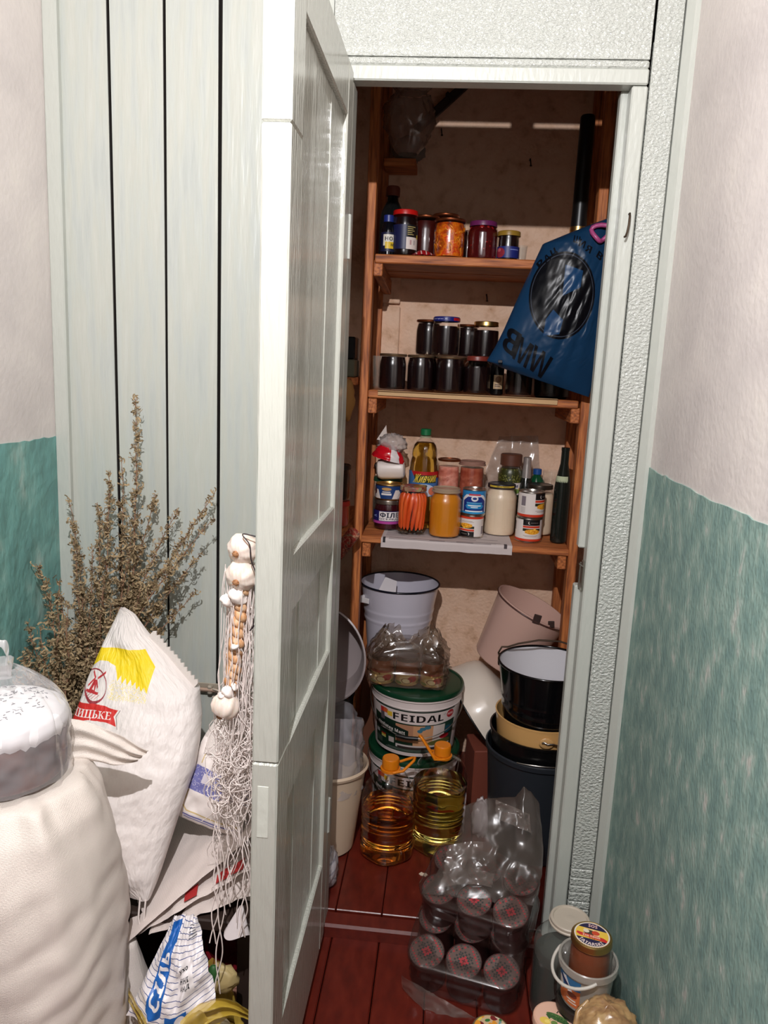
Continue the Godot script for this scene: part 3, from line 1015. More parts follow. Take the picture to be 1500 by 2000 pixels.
	b.grid(36, 24, func(u: float, q: float) -> Vector3:
		var a := (u - 0.5) * TAU
		var y2 := -0.16 + 0.16 * q
		var rr := 0.066 * pow(sin(PI * clampf(0.08 + q * 0.74, 0, 1)), 0.6)
		rr *= 1.0 + 0.16 * sin(a * 9.0 + q * 4.0) * q + 0.3 * N(Vector3(sin(a) * 2, q * 2.5, cos(a) * 2), 1.4)
		return Vector3(sin(a) * rr, y2, cos(a) * rr * 0.8))
	b.grid(30, 3, func(u: float, q: float) -> Vector3:
		var a := (u - 0.5) * TAU
		var rr := 0.036 + 0.03 * q + 0.006 * sin(a * 11.0)
		return Vector3(sin(a) * rr, 0.0 + q * 0.03, cos(a) * rr * 0.8))
	part("film", b, pane(Color(0.55, 0.45, 0.4), 0.45, 0.2), t)
	b = MB.new()
	b.tube([Vector3(0.0, 0.03, 0.03), Vector3(0.01, 0.2, 0.02), Vector3(0.0, 0.4, 0.0)], 0.002, 6)
	part("string", b, mat(Color8(150, 130, 110), 0.7), t)
	t = thing("cloth_bundle", "greyish cloth bundle on the short upper shelf in the dark left corner", "bundle", Vector3(-0.185, 2.073, -0.885))
	b = MB.new()
	b.blob(Vector3(0.005, 0.038, 0), Vector3(0.05, 0.04, 0.045), 24, 14, func(d: Vector3, p: Vector3) -> Vector3: return p * (1.0 + 0.35 * N(d * 1.7, 1.3)))
	part("cloth", b, mat(Color8(120, 112, 104), 0.85), t)

func second_shelf_things() -> void:
	var y := S2
	# cardboard strip along the front edge
	var t := thing("cardboard_strip", "pale cardboard strip lining the front edge of the middle shelf", "cardboard", Vector3(0.06, y, ZS))
	var b := MB.new()
	b.box(Vector3(-0.015, 0.0007, -0.006), Vector3(0.53, 0.0014, 0.03), 0.0005)
	b.box(Vector3(-0.015, -0.007, 0.0012), Vector3(0.53, 0.015, 0.0014), 0.0005, Basis(Vector3(0, 0, 1), -0.006))
	part("strip", b, mat(Color8(196, 160, 116), 0.8), t)
	t = thing("drinking_glass", "empty clear drinking glass at the left end of the middle shelf", "glass", Vector3(-0.226, y, -0.80))
	b = MB.new()
	b.lathe([Vector2(0, 0.006), Vector2(0.026, 0.002), Vector2(0.03, 0.006), Vector2(0.034, 0.105), Vector2(0.0325, 0.105), Vector2(0.0285, 0.009), Vector2(0, 0.01)], 26)
	part("glass_wall", b, M.glass_dusty, t)
	var g := "dark jam jars on the middle shelf"
	var wl := ["leftmost dark jam jar in the front row of the middle shelf, beside the empty glass", "second dark jam jar from the left in the front row of the middle shelf", "third dark jam jar from the left in the front row of the middle shelf"]
	var xs := [-0.184, -0.1, -0.0125]
	var zs := [-0.672, -0.69, -0.687]
	var first: Node3D
	for i in 3:
		if i == 0:
			first = jar("jam_jar", wl[0], Vector3(xs[0], y, zs[0]), 0.0432, 0.108, 0.039, "tin", mat(Color8(176, 150, 118), 0.3, 0.9), M.jam, 0.95, g)
		else:
			copy(first, Vector3(xs[i], y, zs[i]), i * 1.1, wl[i])
	jar("jam_jar", "dark jam jar with a narrow red-brown lid and sloping shoulders, front row of middle shelf", Vector3(0.073, y, -0.70), 0.0432, 0.113, 0.031, "twist", mat(Color8(116, 44, 34), 0.4), M.jam, 0.74, g)
	# rear row that carries the upper jars
	for q in [[-0.092, "jam jar in the rear row under the upper left jar, middle shelf", 1], [-0.005, "jam jar in the rear row under the blue-lidded jar, middle shelf", 2], [0.083, "jam jar in the rear row under the upper right jar, middle shelf", 3]]:
		copy(first, Vector3(q[0], y, -0.785), q[2], q[1])
	var yy := y + 0.1105
	jar("jam_jar", "leftmost jar of the upper tier on the middle shelf, with a copper lid", Vector3(-0.084, yy, -0.78), 0.0415, 0.108, 0.037, "tin", M.copper_lid, M.jam, 0.93, g)
	var t2 := jar("jam_jar", "upper-tier dark jar with a blue and red lid on the middle shelf", Vector3(-0.0285, yy, -0.715), 0.0432, 0.116, 0.038, "twist", mat(Color8(26, 34, 110), 0.35), M.jam, 0.78, g)
	var li := canvas(512, 32, Color8(26, 34, 110))
	rect(li, 300, 0, 90, 32, Color8(176, 24, 30))
	txt(li, "verpu 6", Rect2(150, 8, 110, 16), Color8(196, 196, 214))
	band(t2.get_node("lid"), "lid_print", 0.0414, 0.107, 0.115, -PI, PI, print_mat(li, 0.35))
	jar("jam_jar", "third jar of the upper tier, smaller and set back behind the blue-lidded one", Vector3(0.04, yy, -0.80), 0.036, 0.1, 0.032, "tin", M.copper_lid, M.jam, 0.93, g)
	jar("jam_jar", "rightmost jar of the upper tier on the middle shelf, partly behind the blue bag", Vector3(0.0945, yy, -0.77), 0.0432, 0.11, 0.036, "twist", M.gold_tin, M.jam, 0.78, g)
	t = thing("bottle", "dark bottle with a small pale label under the lower corner of the blue bag", "bottle", Vector3(0.137, y, -0.72))
	b = MB.new()
	b.lathe([Vector2(0, 0.002), Vector2(0.017, 0.001), Vector2(0.02, 0.005), Vector2(0.02, 0.1), Vector2(0.012, 0.12), Vector2(0.012, 0.14), Vector2(0, 0.14)], 22)
	part("bottle_body", b, mat(Color8(12, 10, 11), 0.15), t)
	var im := canvas(128, 128, Color8(176, 150, 116))
	oval(im, 64, 40, 40, 30, Color8(110, 76, 46))
	rect(im, 20, 84, 90, 8, Color8(90, 70, 60))
	rect(im, 20, 100, 70, 8, Color8(90, 70, 60))
	band(t, "label", 0.0204, 0.02, 0.062, -0.6, 0.9, print_mat(im))
	jar("jam_jar", "dark jar standing under the blue bag, right of the small labelled bottle", Vector3(0.203, y, -0.705), 0.043, 0.108, 0.039, "tin", M.copper_lid, M.jam, 0.95, g)
	t = thing("enamel_pot", "black enamel pot under the blue bag at the right end of the middle shelf", "pot", Vector3(0.305, y, -0.72))
	b = MB.new()
	b.lathe([Vector2(0, 0.002), Vector2(0.045, 0.0), Vector2(0.053, 0.006), Vector2(0.058, 0.07), Vector2(0.06, 0.072), Vector2(0.057, 0.073), Vector2(0.05, 0.008), Vector2(0, 0.006)], 30)
	part("pot_body", b, mat(Color8(22, 22, 24), 0.2), t)
	blue_bag()

func blue_bag() -> void:
	# a stuffed carrier bag hanging from the right shelf post, tilted, its print upside down in places
	var im := canvas(1024, 1024, Color8(20, 52, 82))
	var k := Color8(10, 11, 16)
	# coordinates: the quarter of the bag that the corridor sees, x right, y down
	oval(im, 560, 468, 248, 240, k)
	ring(im, 560, 468, 232, 225, 5, Color8(60, 66, 78))
	poly(im, PackedVector2Array([Vector2(565, 300), Vector2(700, 330), Vector2(690, 420), Vector2(560, 470)]), Color8(26, 62, 100))
	poly(im, PackedVector2Array([Vector2(440, 690), Vector2(450, 600), Vector2(500, 545), Vector2(580, 600), Vector2(560, 680)]), Color8(26, 62, 100))
	var arc := [["P", -178, -176, -0.75], ["А", -132, -205, -0.6], ["Ц", -86, -238, -0.5], ["Ш", 76, -306, 0.2], ["И", 118, -283, 0.35], ["Я", 168, -256, 0.4], ["В", 258, -222, 0.55]]
	for l in arc:
		var c := Vector2(560 + l[1], 468 + l[2])
		var turn: float = l[3]
		txt(im, l[0], Rect2(), k, false, true, func(q: Vector2) -> Vector2: return c + ((q - Vector2(0.5, 0.5)) * Vector2(46, 40)).rotated(turn))
	var word := [["В", 205, 728, -104.0], ["M", 300, 785, 112.0], ["W", 436, 842, 150.0]]
	for l in word:
		var c := Vector2(l[1], l[2])
		var wd: float = l[3]
		txt(im, l[0], Rect2(), k, false, true, func(q: Vector2) -> Vector2: return c + Vector2((q.x - 0.5) * wd - (q.y - 0.5) * 50.0, (q.y - 0.5) * 130.0 + (q.x - 0.5) * absf(wd) * 0.5 * signf(wd)))
	var pm := print_mat(im, 0.3)
	pm.metallic_specular = 0.32
	pm.backlight_enabled = true
	pm.backlight = Color(0.08, 0.1, 0.12)
	var t := thing("carrier_bag", "stuffed blue plastic carrier bag with a black round emblem hanging on the right", "bag", Vector3(0.3, 1.385, -0.56))
	# outline seen from the corridor, bottom-left corner up and round
	var lft := [Vector2(0.132, 1.447), Vector2(0.094, 1.463), Vector2(0.116, 1.505), Vector2(0.137, 1.555), Vector2(0.172, 1.65), Vector2(0.208, 1.742), Vector2(0.226, 1.788), Vector2(0.31, 1.825), Vector2(0.40, 1.862)]
	var rgt := [Vector2(0.39, 1.375), Vector2(0.40, 1.42), Vector2(0.43, 1.48), Vector2(0.435, 1.555), Vector2(0.44, 1.65), Vector2(0.44, 1.742), Vector2(0.44, 1.80), Vector2(0.435, 1.85), Vector2(0.43, 1.875)]
	var pick := func(l: Array, q: float) -> Vector2:
		var kk := clampf(q, 0, 1) * (l.size() - 1)
		var i := mini(int(kk), l.size() - 2)
		return l[i].lerp(l[i + 1], kk - i)
	var b := MB.new()
	var hi := Vector2(0.45, 1.875)
	var lo := Vector2(0.085, 1.375)
	for side in [1.0, -1.0]:
		b.grid(90, 90, func(u: float, q: float) -> Vector3:
			var uu := u if side > 0 else 1.0 - u
			var a: Vector2 = pick.call(lft, q)
			var c: Vector2 = pick.call(rgt, q)
			var p := a.lerp(c, uu)
			var e := pow(sin(PI * clampf(uu, 0, 1)), 0.55) * pow(sin(PI * clampf(q * 0.93 + 0.035, 0, 1)), 0.55)
			var th := 0.055 * e
			# tension folds fan out from the handle towards the lower right, small crumples elsewhere
			var d := p - Vector2(0.415, 1.84)
			var ang := atan2(d.y, d.x)
			var s := clampf((d.length() - 0.06) * 5.0, 0, 1)
			var fold := sin(ang * 46.0 + 3.0 * N(Vector3(ang * 3.0, 0, 5), 1.0)) * 0.0022 * s * smoothstep(-2.6, -1.9, ang) * e
			var slack := p.x * 0.75 - p.y * 0.66
			var f2 := absf(sin(slack * 300.0 + 9.0 * N(Vector3(p.x, p.y, 0), 9.0))) * 0.0024 * smoothstep(0.2, 0.34, p.x) * smoothstep(1.78, 1.6, p.y) * smoothstep(1.42, 1.5, p.y)
			var cr := N(Vector3(p.x, p.y, side), 14.0) * 0.003 + N(Vector3(p.x, p.y, side + 4.0), 45.0) * 0.0016
			return Vector3(p.x, p.y, -0.55 + side * (th + e * (cr + fold + f2))))
	for i in b.v.size():
		b.uv[i] = Vector2((b.v[i].x - lo.x) / (hi.x - lo.x), (hi.y - b.v[i].y) / (hi.y - lo.y))
	# the print was laid out for the visible part; spread it over the outline
	part("sheet", b, pm, t, t.position)
	var h := MB.new()
	var loop := []
	for i in 17:
		var a := TAU * i / 16.0
		loop.append(Vector3(0.372 + 0.022 * cos(a) + 0.006 * sin(2 * a), 1.812 + 0.021 * sin(a), -0.497 + 0.006 * sin(a * 2.0)))
	h.tube(loop, 0.0065, 6, true)
	part("pink_handle", h, mat(Color8(176, 76, 128), 0.35), t, t.position)
	var tape := MB.new()
	tape.box(Vector3(0.13, 1.463, -0.512), Vector3(0.012, 0.008, 0.003), 0.001)
	part("tag", tape, mat(Color8(24, 14, 18), 0.5), t, t.position)

func corn_label() -> StandardMaterial3D:
	var w := Color8(226, 218, 212)
	var im := canvas(1024, 320, w)
	var rd := Color8(206, 60, 34)
	var bk := Color8(18, 17, 19)
	rect(im, 0, 286, 1024, 34, rd)
	for x0 in [120, 632]:
		rect(im, x0, 0, 230, 82, bk)
		oval(im, x0 + 78, 42, 14, 22, w)
		oval(im, x0 + 86, 38, 12, 20, bk)
		for i in 6:
			rect(im, x0 + 100 + i * 17, 34, 11, 14, Color8(120, 112, 106))
		rect(im, x0, 88, 230, 30, rd)
		rect(im, x0, 128, 230, 40, Color8(38, 44, 24))
		oval(im, x0 + 125, 176, 98, 40, Color8(232, 164, 42))
		for i in 26:
			oval(im, x0 + 125 + rng.randf_range(-84, 84), 176 + rng.randf_range(-28, 28), 12, 8, Color8(244, 190, 60) if i % 2 else Color8(214, 132, 30))
		oval(im, x0 + 150, 140, 16, 20, Color8(244, 196, 74))
		rect(im, x0 + 8, 232, 190, 6, Color8(150, 140, 134))
		rect(im, x0 + 30, 246, 150, 6, Color8(150, 140, 134))
		rect(im, x0 + 330, 40, 74, 130, Color8(128, 118, 124))
		for i in 7:
			rect(im, x0 + 326, 190 + i * 12, 84, 5, Color8(176, 166, 164))
	return print_mat(im, 0.4)

func third_shelf_things() -> void:
	var y := S3
	var corn := corn_label()
	# newspaper under the jars, hanging over the edge
	var ni := canvas(1024, 256, Color8(202, 190, 187))
	for i in 9:
		rect(ni, 30, 20 + i * 18, 900 - (i * 173) % 300, 6, Color8(138, 126, 126))
	for i in 3:
		rect(ni, 60, 190 + i * 12, 880 - i * 40, 5, Color8(128, 118, 118))
	rect(ni, 14, 196, 20, 40, Color8(40, 36, 38))
	rect(ni, 960, 196, 24, 36, Color8(70, 60, 62))
	rect(ni, 380, 206, 120, 12, Color8(134, 124, 124))
	rect(ni, 590, 206, 130, 12, Color8(134, 124, 124))
	var t := thing("newspaper_sheet", "folded newspaper sheet under the jars, hanging over the lower shelf's front edge", "newspaper", Vector3(0.01, y, ZS))
	var b := MB.new()
	b.grid(40, 20, func(u: float, q: float) -> Vector3:
		var x := lerpf(-0.2, 0.202, u)
		var s := (1.0 - q) * 0.235
		var edge := 0.03 + 0.003 * N2(u * 3.0, 4.0)
		if s > 0.2:
			return Vector3(x, 0.0016 - clampf((s - 0.2), 0, 0.035) * (edge / 0.035), 0.0035 + 0.002 * N2(u * 9.0, 3.0) - 0.002 * u)
		return Vector3(x, 0.0012 + 0.0006 * N2(u * 8.0, q * 8.0) * (1.0 if s > 0.18 else 0.3), 0.003 - (0.2 - s))) 
	part("paper", b, print_mat(ni, 0.8), t)
	# left group
	t = jar("jar", "jar of herring fillet with a white, blue and pink label, lower shelf left", Vector3(-0.184, y, -0.745), 0.046, 0.098, 0.042, "twist", mat(Color8(150, 140, 130), 0.3, 0.9), mat(Color8(58, 14, 22), 0.25), 0.9)
	var im := canvas(512, 200, Color8(26, 28, 92))
	rect(im, 0, 160, 512, 40, Color8(176, 66, 150))
	rect(im, 130, 10, 330, 142, Color8(232, 226, 224))
	txt(im, "ФІЛЕ", Rect2(142, 24, 230, 76), Color8(18, 20, 46))
	txt(im, "ОСЕЛЕДЦЯ", Rect2(138, 110, 290, 34), Color8(40, 24, 40))
	line(im, Vector2(40, 90), Vector2(90, 70), 8, Color8(150, 170, 220))
	line(im, Vector2(40, 90), Vector2(96, 96), 8, Color8(150, 170, 220))
	band(t, "label", 0.0464, 0.024, 0.066, -1.35, 1.75, print_mat(im))
	im = canvas(1024, 200, Color8(24, 58, 112))
	for x0 in [0, 512]:
		poly(im, PackedVector2Array([Vector2(x0 + 10, 200), Vector2(x0 + 30, 60), Vector2(x0 + 80, 60), Vector2(x0 + 120, 200)]), Color8(226, 214, 206))
		poly(im, PackedVector2Array([Vector2(x0 + 260, 200), Vector2(x0 + 300, 60), Vector2(x0 + 350, 60), Vector2(x0 + 420, 200)]), Color8(226, 214, 206))
		oval(im, x0 + 470, 130, 46, 40, Color8(80, 30, 26))
		oval(im, x0 + 20, 90, 30, 50, Color8(90, 34, 26))
		oval(im, x0 + 190, 46, 60, 24, Color8(196, 150, 90))
		rect(im, x0 + 140, 82, 100, 22, Color8(190, 186, 186))
		rect(im, x0 + 128, 112, 124, 30, Color8(222, 216, 210))
	can("fish_can", "squat can with a blue shield label on top of the herring jar", Vector3(-0.183, y + 0.101, -0.745), 0.0445, 0.05, print_mat(im, 0.4), 1.85, "", M.gold_tin)
	var gl := jar("jar", "empty jar with a green lid behind the herring jar", Vector3(-0.196, y, -0.845), 0.05, 0.155, 0.046, "twist", mat(Color8(16, 70, 46), 0.45), mat(Color8(44, 42, 34), 0.6), 0.55, "", M.glass_dusty)
	var rl := thing("wrapped_roll", "plump white wrapped roll below the red packet on the lower shelf left", "roll", Vector3(-0.184, y + 0.158, -0.79))
	b = MB.new()
	b.lathe([Vector2(0, -0.046), Vector2(0.022, -0.046), Vector2(0.03, -0.041), Vector2(0.033, -0.03), Vector2(0.0335, 0.03), Vector2(0.03, 0.041), Vector2(0.022, 0.046), Vector2(0, 0.046)], 30, Vector3(0, 0.0335, 0), Basis(Vector3(0, 0, 1), -1.5), -PI, PI, func(a: float, h: float, r: float) -> float: return r * (1.0 + 0.1 * N(Vector3(sin(a), h * 30.0, cos(a)), 2.2)))
	part("wrapping", b, mat(Color8(226, 214, 206), 0.35), rl)
	var ri := canvas(64, 64, Color8(226, 214, 206))
	txt(ri, "All", Rect2(6, 18, 52, 28), Color8(60, 70, 90))
	b = MB.new()
	b.lathe([Vector2(0.0352, -0.007), Vector2(0.0352, 0.012)], 4, Vector3(0, 0.0335, 0), Basis(Vector3(0, 0, 1), -PI / 2), -0.12, 0.12)
	var dk := thing("dark_packet", "dark packet corner sticking out left between the red packet and the white roll", "packet", Vector3(-0.222, y + 0.198, -0.80))
	b = MB.new()
	b.box(Vector3(0, 0.0, 0), Vector3(0.03, 0.03, 0.03), 0.004, Basis(Vector3(0, 0, 1), 0.5))
	part("packet_body", b, mat(Color8(40, 28, 22), 0.5), dk)
	var rp := thing("red_packet", "shiny red packet with a white stripe on the white roll", "packet", Vector3(-0.187, y + 0.235, -0.785))
	im = canvas(256, 128, Color8(196, 18, 32))
	rect(im, 134, 0, 26, 128, Color8(222, 214, 212))
	b = MB.new()
	b.grid(40, 20, func(u: float, q: float) -> Vector3:
		var a := (u - 0.5) * TAU
		var r := 0.054 * (1.0 - 0.55 * pow(q, 1.6)) * (1.0 + 0.1 * N(Vector3(sin(a) * 1.5, q * 2.0, cos(a) * 1.5), 1.7))
		if q <= 0.001: r *= 1.03
		return Vector3(sin(a) * r - 0.006 * (1 - q), -0.012 + 0.046 * q - 0.012 * sin(a), cos(a) * r * 0.75))
	b.blob(Vector3(0, 0.02, 0), Vector3(0.024, 0.016, 0.02), 12, 8)
	part("foil", b, print_mat(im, 0.18), rp)
	var cb := thing("crumpled_bag", "crumpled clear bag with a white folded corner on top of the red packet", "bag", Vector3(-0.187, y + 0.262, -0.79))
	b = MB.new()
	b.blob(Vector3(0.004, 0.012, 0), Vector3(0.044, 0.032, 0.036), 30, 18, func(d: Vector3, p: Vector3) -> Vector3: return p * (1.0 + 0.45 * N(d * 2.4, 1.3)))
	part("film", b, pane(Color(0.8, 0.76, 0.74), 0.5, 0.15), cb)
	b = MB.new()
	b.slab(PackedVector2Array([Vector2(-0.052, 0.002), Vector2(-0.016, -0.004), Vector2(-0.022, 0.05)]), 0.003, Vector3(0, 0.02, -0.03), Basis(Vector3(0, 1, 0), 0.3))
	part("folded_corner", b, mat(Color8(220, 206, 196), 0.6), cb)
	# sunflower oil bottle
	oil_bottle()
	# pinkish jars on hidden jars
	var meat := mat(Color.WHITE, 0.3)
	meat.albedo_texture = noise_tex(0.02, 256, 256, 4, ramp([[0.0, Color8(170, 84, 66)], [0.4, Color8(214, 132, 112)], [0.6, Color8(226, 158, 138)], [1.0, Color8(150, 60, 44)]]), 95)
	meat.uv1_triplanar = true
	meat.uv1_scale = Vector3(5, 5, 5)
	var stew := meat.duplicate()
	stew.albedo_color = Color8(196, 160, 140)
	for q in [[0.0055, -0.79, "dark preserve jar under the pink meat jar, behind the orange jar"], [0.081, -0.80, "dark preserve jar under the brown stew jar, behind the condensed milk can"]]:
		jar("jar", q[2], Vector3(q[0], y, q[1]), 0.0415, 0.112, 0.038, "tin", M.copper_lid, M.jam_red, 0.9)
	jar("jar", "tin-lidded jar of pale pink meat behind the orange jar", Vector3(0.0055, y + 0.115, -0.79), 0.036, 0.118, 0.034, "tin", M.copper_lid, meat, 0.82)
	jar("jar", "jar of brownish stewed meat with a dull lid, right of the pink meat jar", Vector3(0.081, y + 0.115, -0.80), 0.0415, 0.114, 0.0395, "plastic", mat(Color8(150, 112, 98), 0.4), stew, 0.84)
	# carrots
	carrot_jar()
	jar("jar", "jar filled with orange-yellow puree under a pale plastic lid", Vector3(0.002, y + 0.0022, -0.679), 0.0515, 0.152, 0.041, "plastic", pane(Color(0.7, 0.62, 0.52), 0.75, 0.24), mat(Color8(205, 126, 26), 0.3), 0.93)
	# condensed milk on a can of corn
	t = can("corn_can", "upside-down white and orange corn can under the blue condensed milk can", Vector3(0.088, y + 0.0742, -0.705), 0.037, 0.072, corn, 0.0, "corn cans")
	t.basis = Basis(Vector3(0, 0, 1), PI) * Basis(Vector3(0, 1, 0), 2.2)
	im = canvas(1024, 360, Color8(40, 130, 190))
	for x0 in [0, 512]:
		poly(im, PackedVector2Array([Vector2(x0 + 60, 360), Vector2(x0 + 60, 130), Vector2(x0 + 130, 60), Vector2(x0 + 380, 60), Vector2(x0 + 450, 130), Vector2(x0 + 450, 360)]), Color8(226, 224, 226))
		poly(im, PackedVector2Array([Vector2(x0 + 84, 360), Vector2(x0 + 84, 160), Vector2(x0 + 160, 92), Vector2(x0 + 350, 92), Vector2(x0 + 426, 160), Vector2(x0 + 426, 360)]), Color8(22, 50, 128))
		rect(im, x0 + 170, 46, 170, 26, Color8(200, 70, 80))
		oval(im, x0 + 256, 120, 50, 44, Color8(230, 228, 228))
		oval(im, x0 + 256, 118, 30, 20, Color8(40, 60, 130))
		rect(im, x0 + 140, 180, 230, 18, Color8(90, 170, 210))
		poly(im, PackedVector2Array([Vector2(x0 + 120, 240), Vector2(x0 + 150, 204), Vector2(x0 + 362, 204), Vector2(x0 + 396, 240), Vector2(x0 + 362, 282), Vector2(x0 + 150, 282)]), Color8(40, 140, 196))
		rect(im, x0 + 160, 222, 190, 18, Color8(226, 232, 236))
		rect(im, x0 + 206, 250, 100, 14, Color8(226, 232, 236))
		rect(im, x0 + 120, 310, 270, 22, Color8(226, 232, 236))
		rect(im, x0, 330, 512, 30, Color8(50, 150, 205))
	can("condensed_milk_can", "blue condensed milk can with a white circle emblem, stacked on a corn can", Vector3(0.0905, y + 0.0755, -0.705), 0.037, 0.081, print_mat(im, 0.35), 1.6)
	# mayonnaise-white jars
	var may := mat(Color8(226, 204, 176), 0.35)
	t = jar("jar", "large white-filled jar with a dark, yellow-printed lid, centre right of the lower shelf", Vector3(0.179, y, -0.77), 0.0535, 0.166, 0.0415, "twist", mat(Color8(26, 26, 40), 0.35), may, 0.93)
	im = canvas(512, 32, Color8(26, 26, 40))
	rect(im, 170, 6, 170, 20, Color8(206, 176, 60))
	txt(im, "MULTANO", Rect2(222, 9, 76, 14), Color8(60, 50, 40))
	band(t.get_node("lid"), "lid_print", 0.0446, 0.157, 0.1665, -PI, PI, print_mat(im, 0.35))
	jar("jar", "second white-filled jar, behind the two stacked corn cans on the right", Vector3(0.306, y, -0.815), 0.0515, 0.164, 0.04, "twist", mat(Color8(60, 50, 42), 0.35, 0.6), may, 0.84)
	can("corn_can", "lower corn can of the two stacked at the shelf's right", Vector3(0.268, y, -0.705), 0.041, 0.076, corn, 1.85, "corn cans")
	can("corn_can", "upper corn can of the two stacked at the shelf's right", Vector3(0.270, y + 0.077, -0.705), 0.041, 0.082, corn, 2.6, "corn cans")
	# peas on a hidden jar
	jar("jar", "dark preserve jar that carries the jar of peas", Vector3(0.209, y, -0.875), 0.041, 0.1, 0.038, "tin", M.copper_lid, M.jam_red, 0.9)
	t = jar("jar", "jar of green peas with a brown ribbed cap and white label", Vector3(0.211, y + 0.103, -0.865), 0.0425, 0.122, 0.034, "", null, mat(Color8(52, 56, 20), 0.4), 0.86)
	b = MB.new()
	for i in 150:
		var a := rng.randf_range(-1.8, 1.8)
		var yy := 0.062 + 0.04 * rng.randf()
		var rr := 0.036 if yy < 0.085 else 0.032
		b.blob(Vector3(sin(a) * rr, yy, cos(a) * rr), Vector3.ONE * 0.0042, 8, 5)
	tag(part("peas", b, mat(Color8(112, 112, 44), 0.35), t), "", "", "", "stuff")
	im = canvas(512, 256, Color8(222, 210, 204))
	txt(im, "Бім-Бом", Rect2(110, 24, 250, 74), Color8(30, 34, 96))
	oval(im, 330, 180, 60, 54, Color8(120, 150, 70))
	oval(im, 400, 130, 30, 26, Color8(220, 180, 80))
	oval(im, 300, 190, 30, 40, Color8(70, 110, 50))
	band(t, "label", 0.0429, 0.02, 0.06, -1.5, 1.5, print_mat(im))
	b = MB.new()
	b.lathe([Vector2(0.034, 0.115), Vector2(0.036, 0.115), Vector2(0.036, 0.149), Vector2(0.033, 0.152), Vector2(0, 0.152)], 40, Vector3.ZERO, Basis.IDENTITY, -PI, PI, func(a: float, h: float, r: float) -> float: return r + (0.0007 * sin(a * 40.0) if r > 0.0345 else 0.0))
	part("cap", b, mat(Color8(92, 52, 36), 0.5), t)
	# bottles at the right end
	t = thing("bottle", "slim bottle with a silver foil neck behind the stacked corn cans", "bottle", Vector3(0.263, y, -0.85))
	b = MB.new()
	b.lathe([Vector2(0, 0.003), Vector2(0.026, 0.002), Vector2(0.029, 0.006), Vector2(0.029, 0.13), Vector2(0.024, 0.155), Vector2(0.016, 0.18), Vector2(0.015, 0.19)], 22)
	part("bottle_body", b, mat(Color8(28, 30, 26), 0.12), t)
	b = MB.new()
	b.lathe([Vector2(0.0162, 0.176), Vector2(0.0152, 0.2), Vector2(0.013, 0.225), Vector2(0.0135, 0.227), Vector2(0.0135, 0.247), Vector2(0.011, 0.249), Vector2(0, 0.249)], 22)
	part("foil_neck", b, mat(Color8(196, 188, 184), 0.3, 0.7), t)
	t = thing("bottle", "green bottle with a blue cap between the foil-necked bottle and the clear jar", "bottle", Vector3(0.303, y, -0.895))
	b = MB.new()
	b.lathe([Vector2(0, 0.003), Vector2(0.028, 0.002), Vector2(0.031, 0.006), Vector2(0.031, 0.14), Vector2(0.026, 0.165), Vector2(0.0125, 0.185), Vector2(0.012, 0.195)], 22)
	part("bottle_body", b, mat(Color8(14, 70, 42), 0.1), t)
	b = MB.new()
	b.lathe([Vector2(0.0128, 0.188), Vector2(0.0145, 0.188), Vector2(0.0145, 0.205), Vector2(0.013, 0.2065), Vector2(0, 0.2065)], 22)
	part("cap", b, mat(Color8(24, 74, 140), 0.4), t)
	t = thing("jar", "clear empty jar with a ridged neck behind the second white jar", "jar", Vector3(0.347, y, -0.875))
	b = MB.new()
	b.lathe([Vector2(0, 0.003), Vector2(0.03, 0.002), Vector2(0.034, 0.006), Vector2(0.034, 0.15), Vector2(0.03, 0.165), Vector2(0.0275, 0.17), Vector2(0.029, 0.175), Vector2(0.0275, 0.18), Vector2(0.029, 0.186), Vector2(0.0275, 0.191), Vector2(0.0275, 0.205)], 26)
	part("glass", b, M.glass_dusty, t)
	t = thing("bottle", "dark glass bottle with a pale paper note on its shoulder at the right post", "bottle", Vector3(0.361, y, -0.70))
	b = MB.new()
	b.lathe([Vector2(0, 0.003), Vector2(0.022, 0.002), Vector2(0.025, 0.006), Vector2(0.025, 0.17), Vector2(0.022, 0.2), Vector2(0.0125, 0.25), Vector2(0.012, 0.29), Vector2(0.013, 0.291), Vector2(0.013, 0.3), Vector2(0, 0.3)], 24)
	part("bottle_body", b, mat(Color8(26, 30, 26), 0.08), t)
	band(t, "paper_note", 0.0236, 0.178, 0.212, -1.5, 0.6, mat(Color8(186, 194, 160), 0.8), 0.0212)
	# plastic sheet leaning on the wall
	t = thing("plastic_sheet", "greyish translucent plastic sheet leaning on the rear wall behind the peas jar", "sheet", Vector3(0.22, y, -0.93))
	b = MB.new()
	var oo := [Vector2(0.09, y + 0.0), Vector2(0.115, y + 0.17), Vector2(0.17, y + 0.297), Vector2(0.302, y + 0.307), Vector2(0.335, y)]
	b.grid(24, 24, func(u: float, q: float) -> Vector3:
		var xl := lerpf(0.095, 0.125, q / 0.55) if q < 0.55 else lerpf(0.125, 0.172, (q - 0.55) / 0.45)
		var xr := lerpf(0.34, 0.302, q)
		var p := Vector3(lerpf(xl, xr, u), y + 0.303 * q + 0.01 * u * q, -0.925 - 0.03 * q)
		p.z += 0.012 * N(p, 14.0) + 0.004 * N(p, 40.0)
		return p)
	part("film", b, pane(Color(0.72, 0.66, 0.62), 0.4, 0.2), t, t.position)

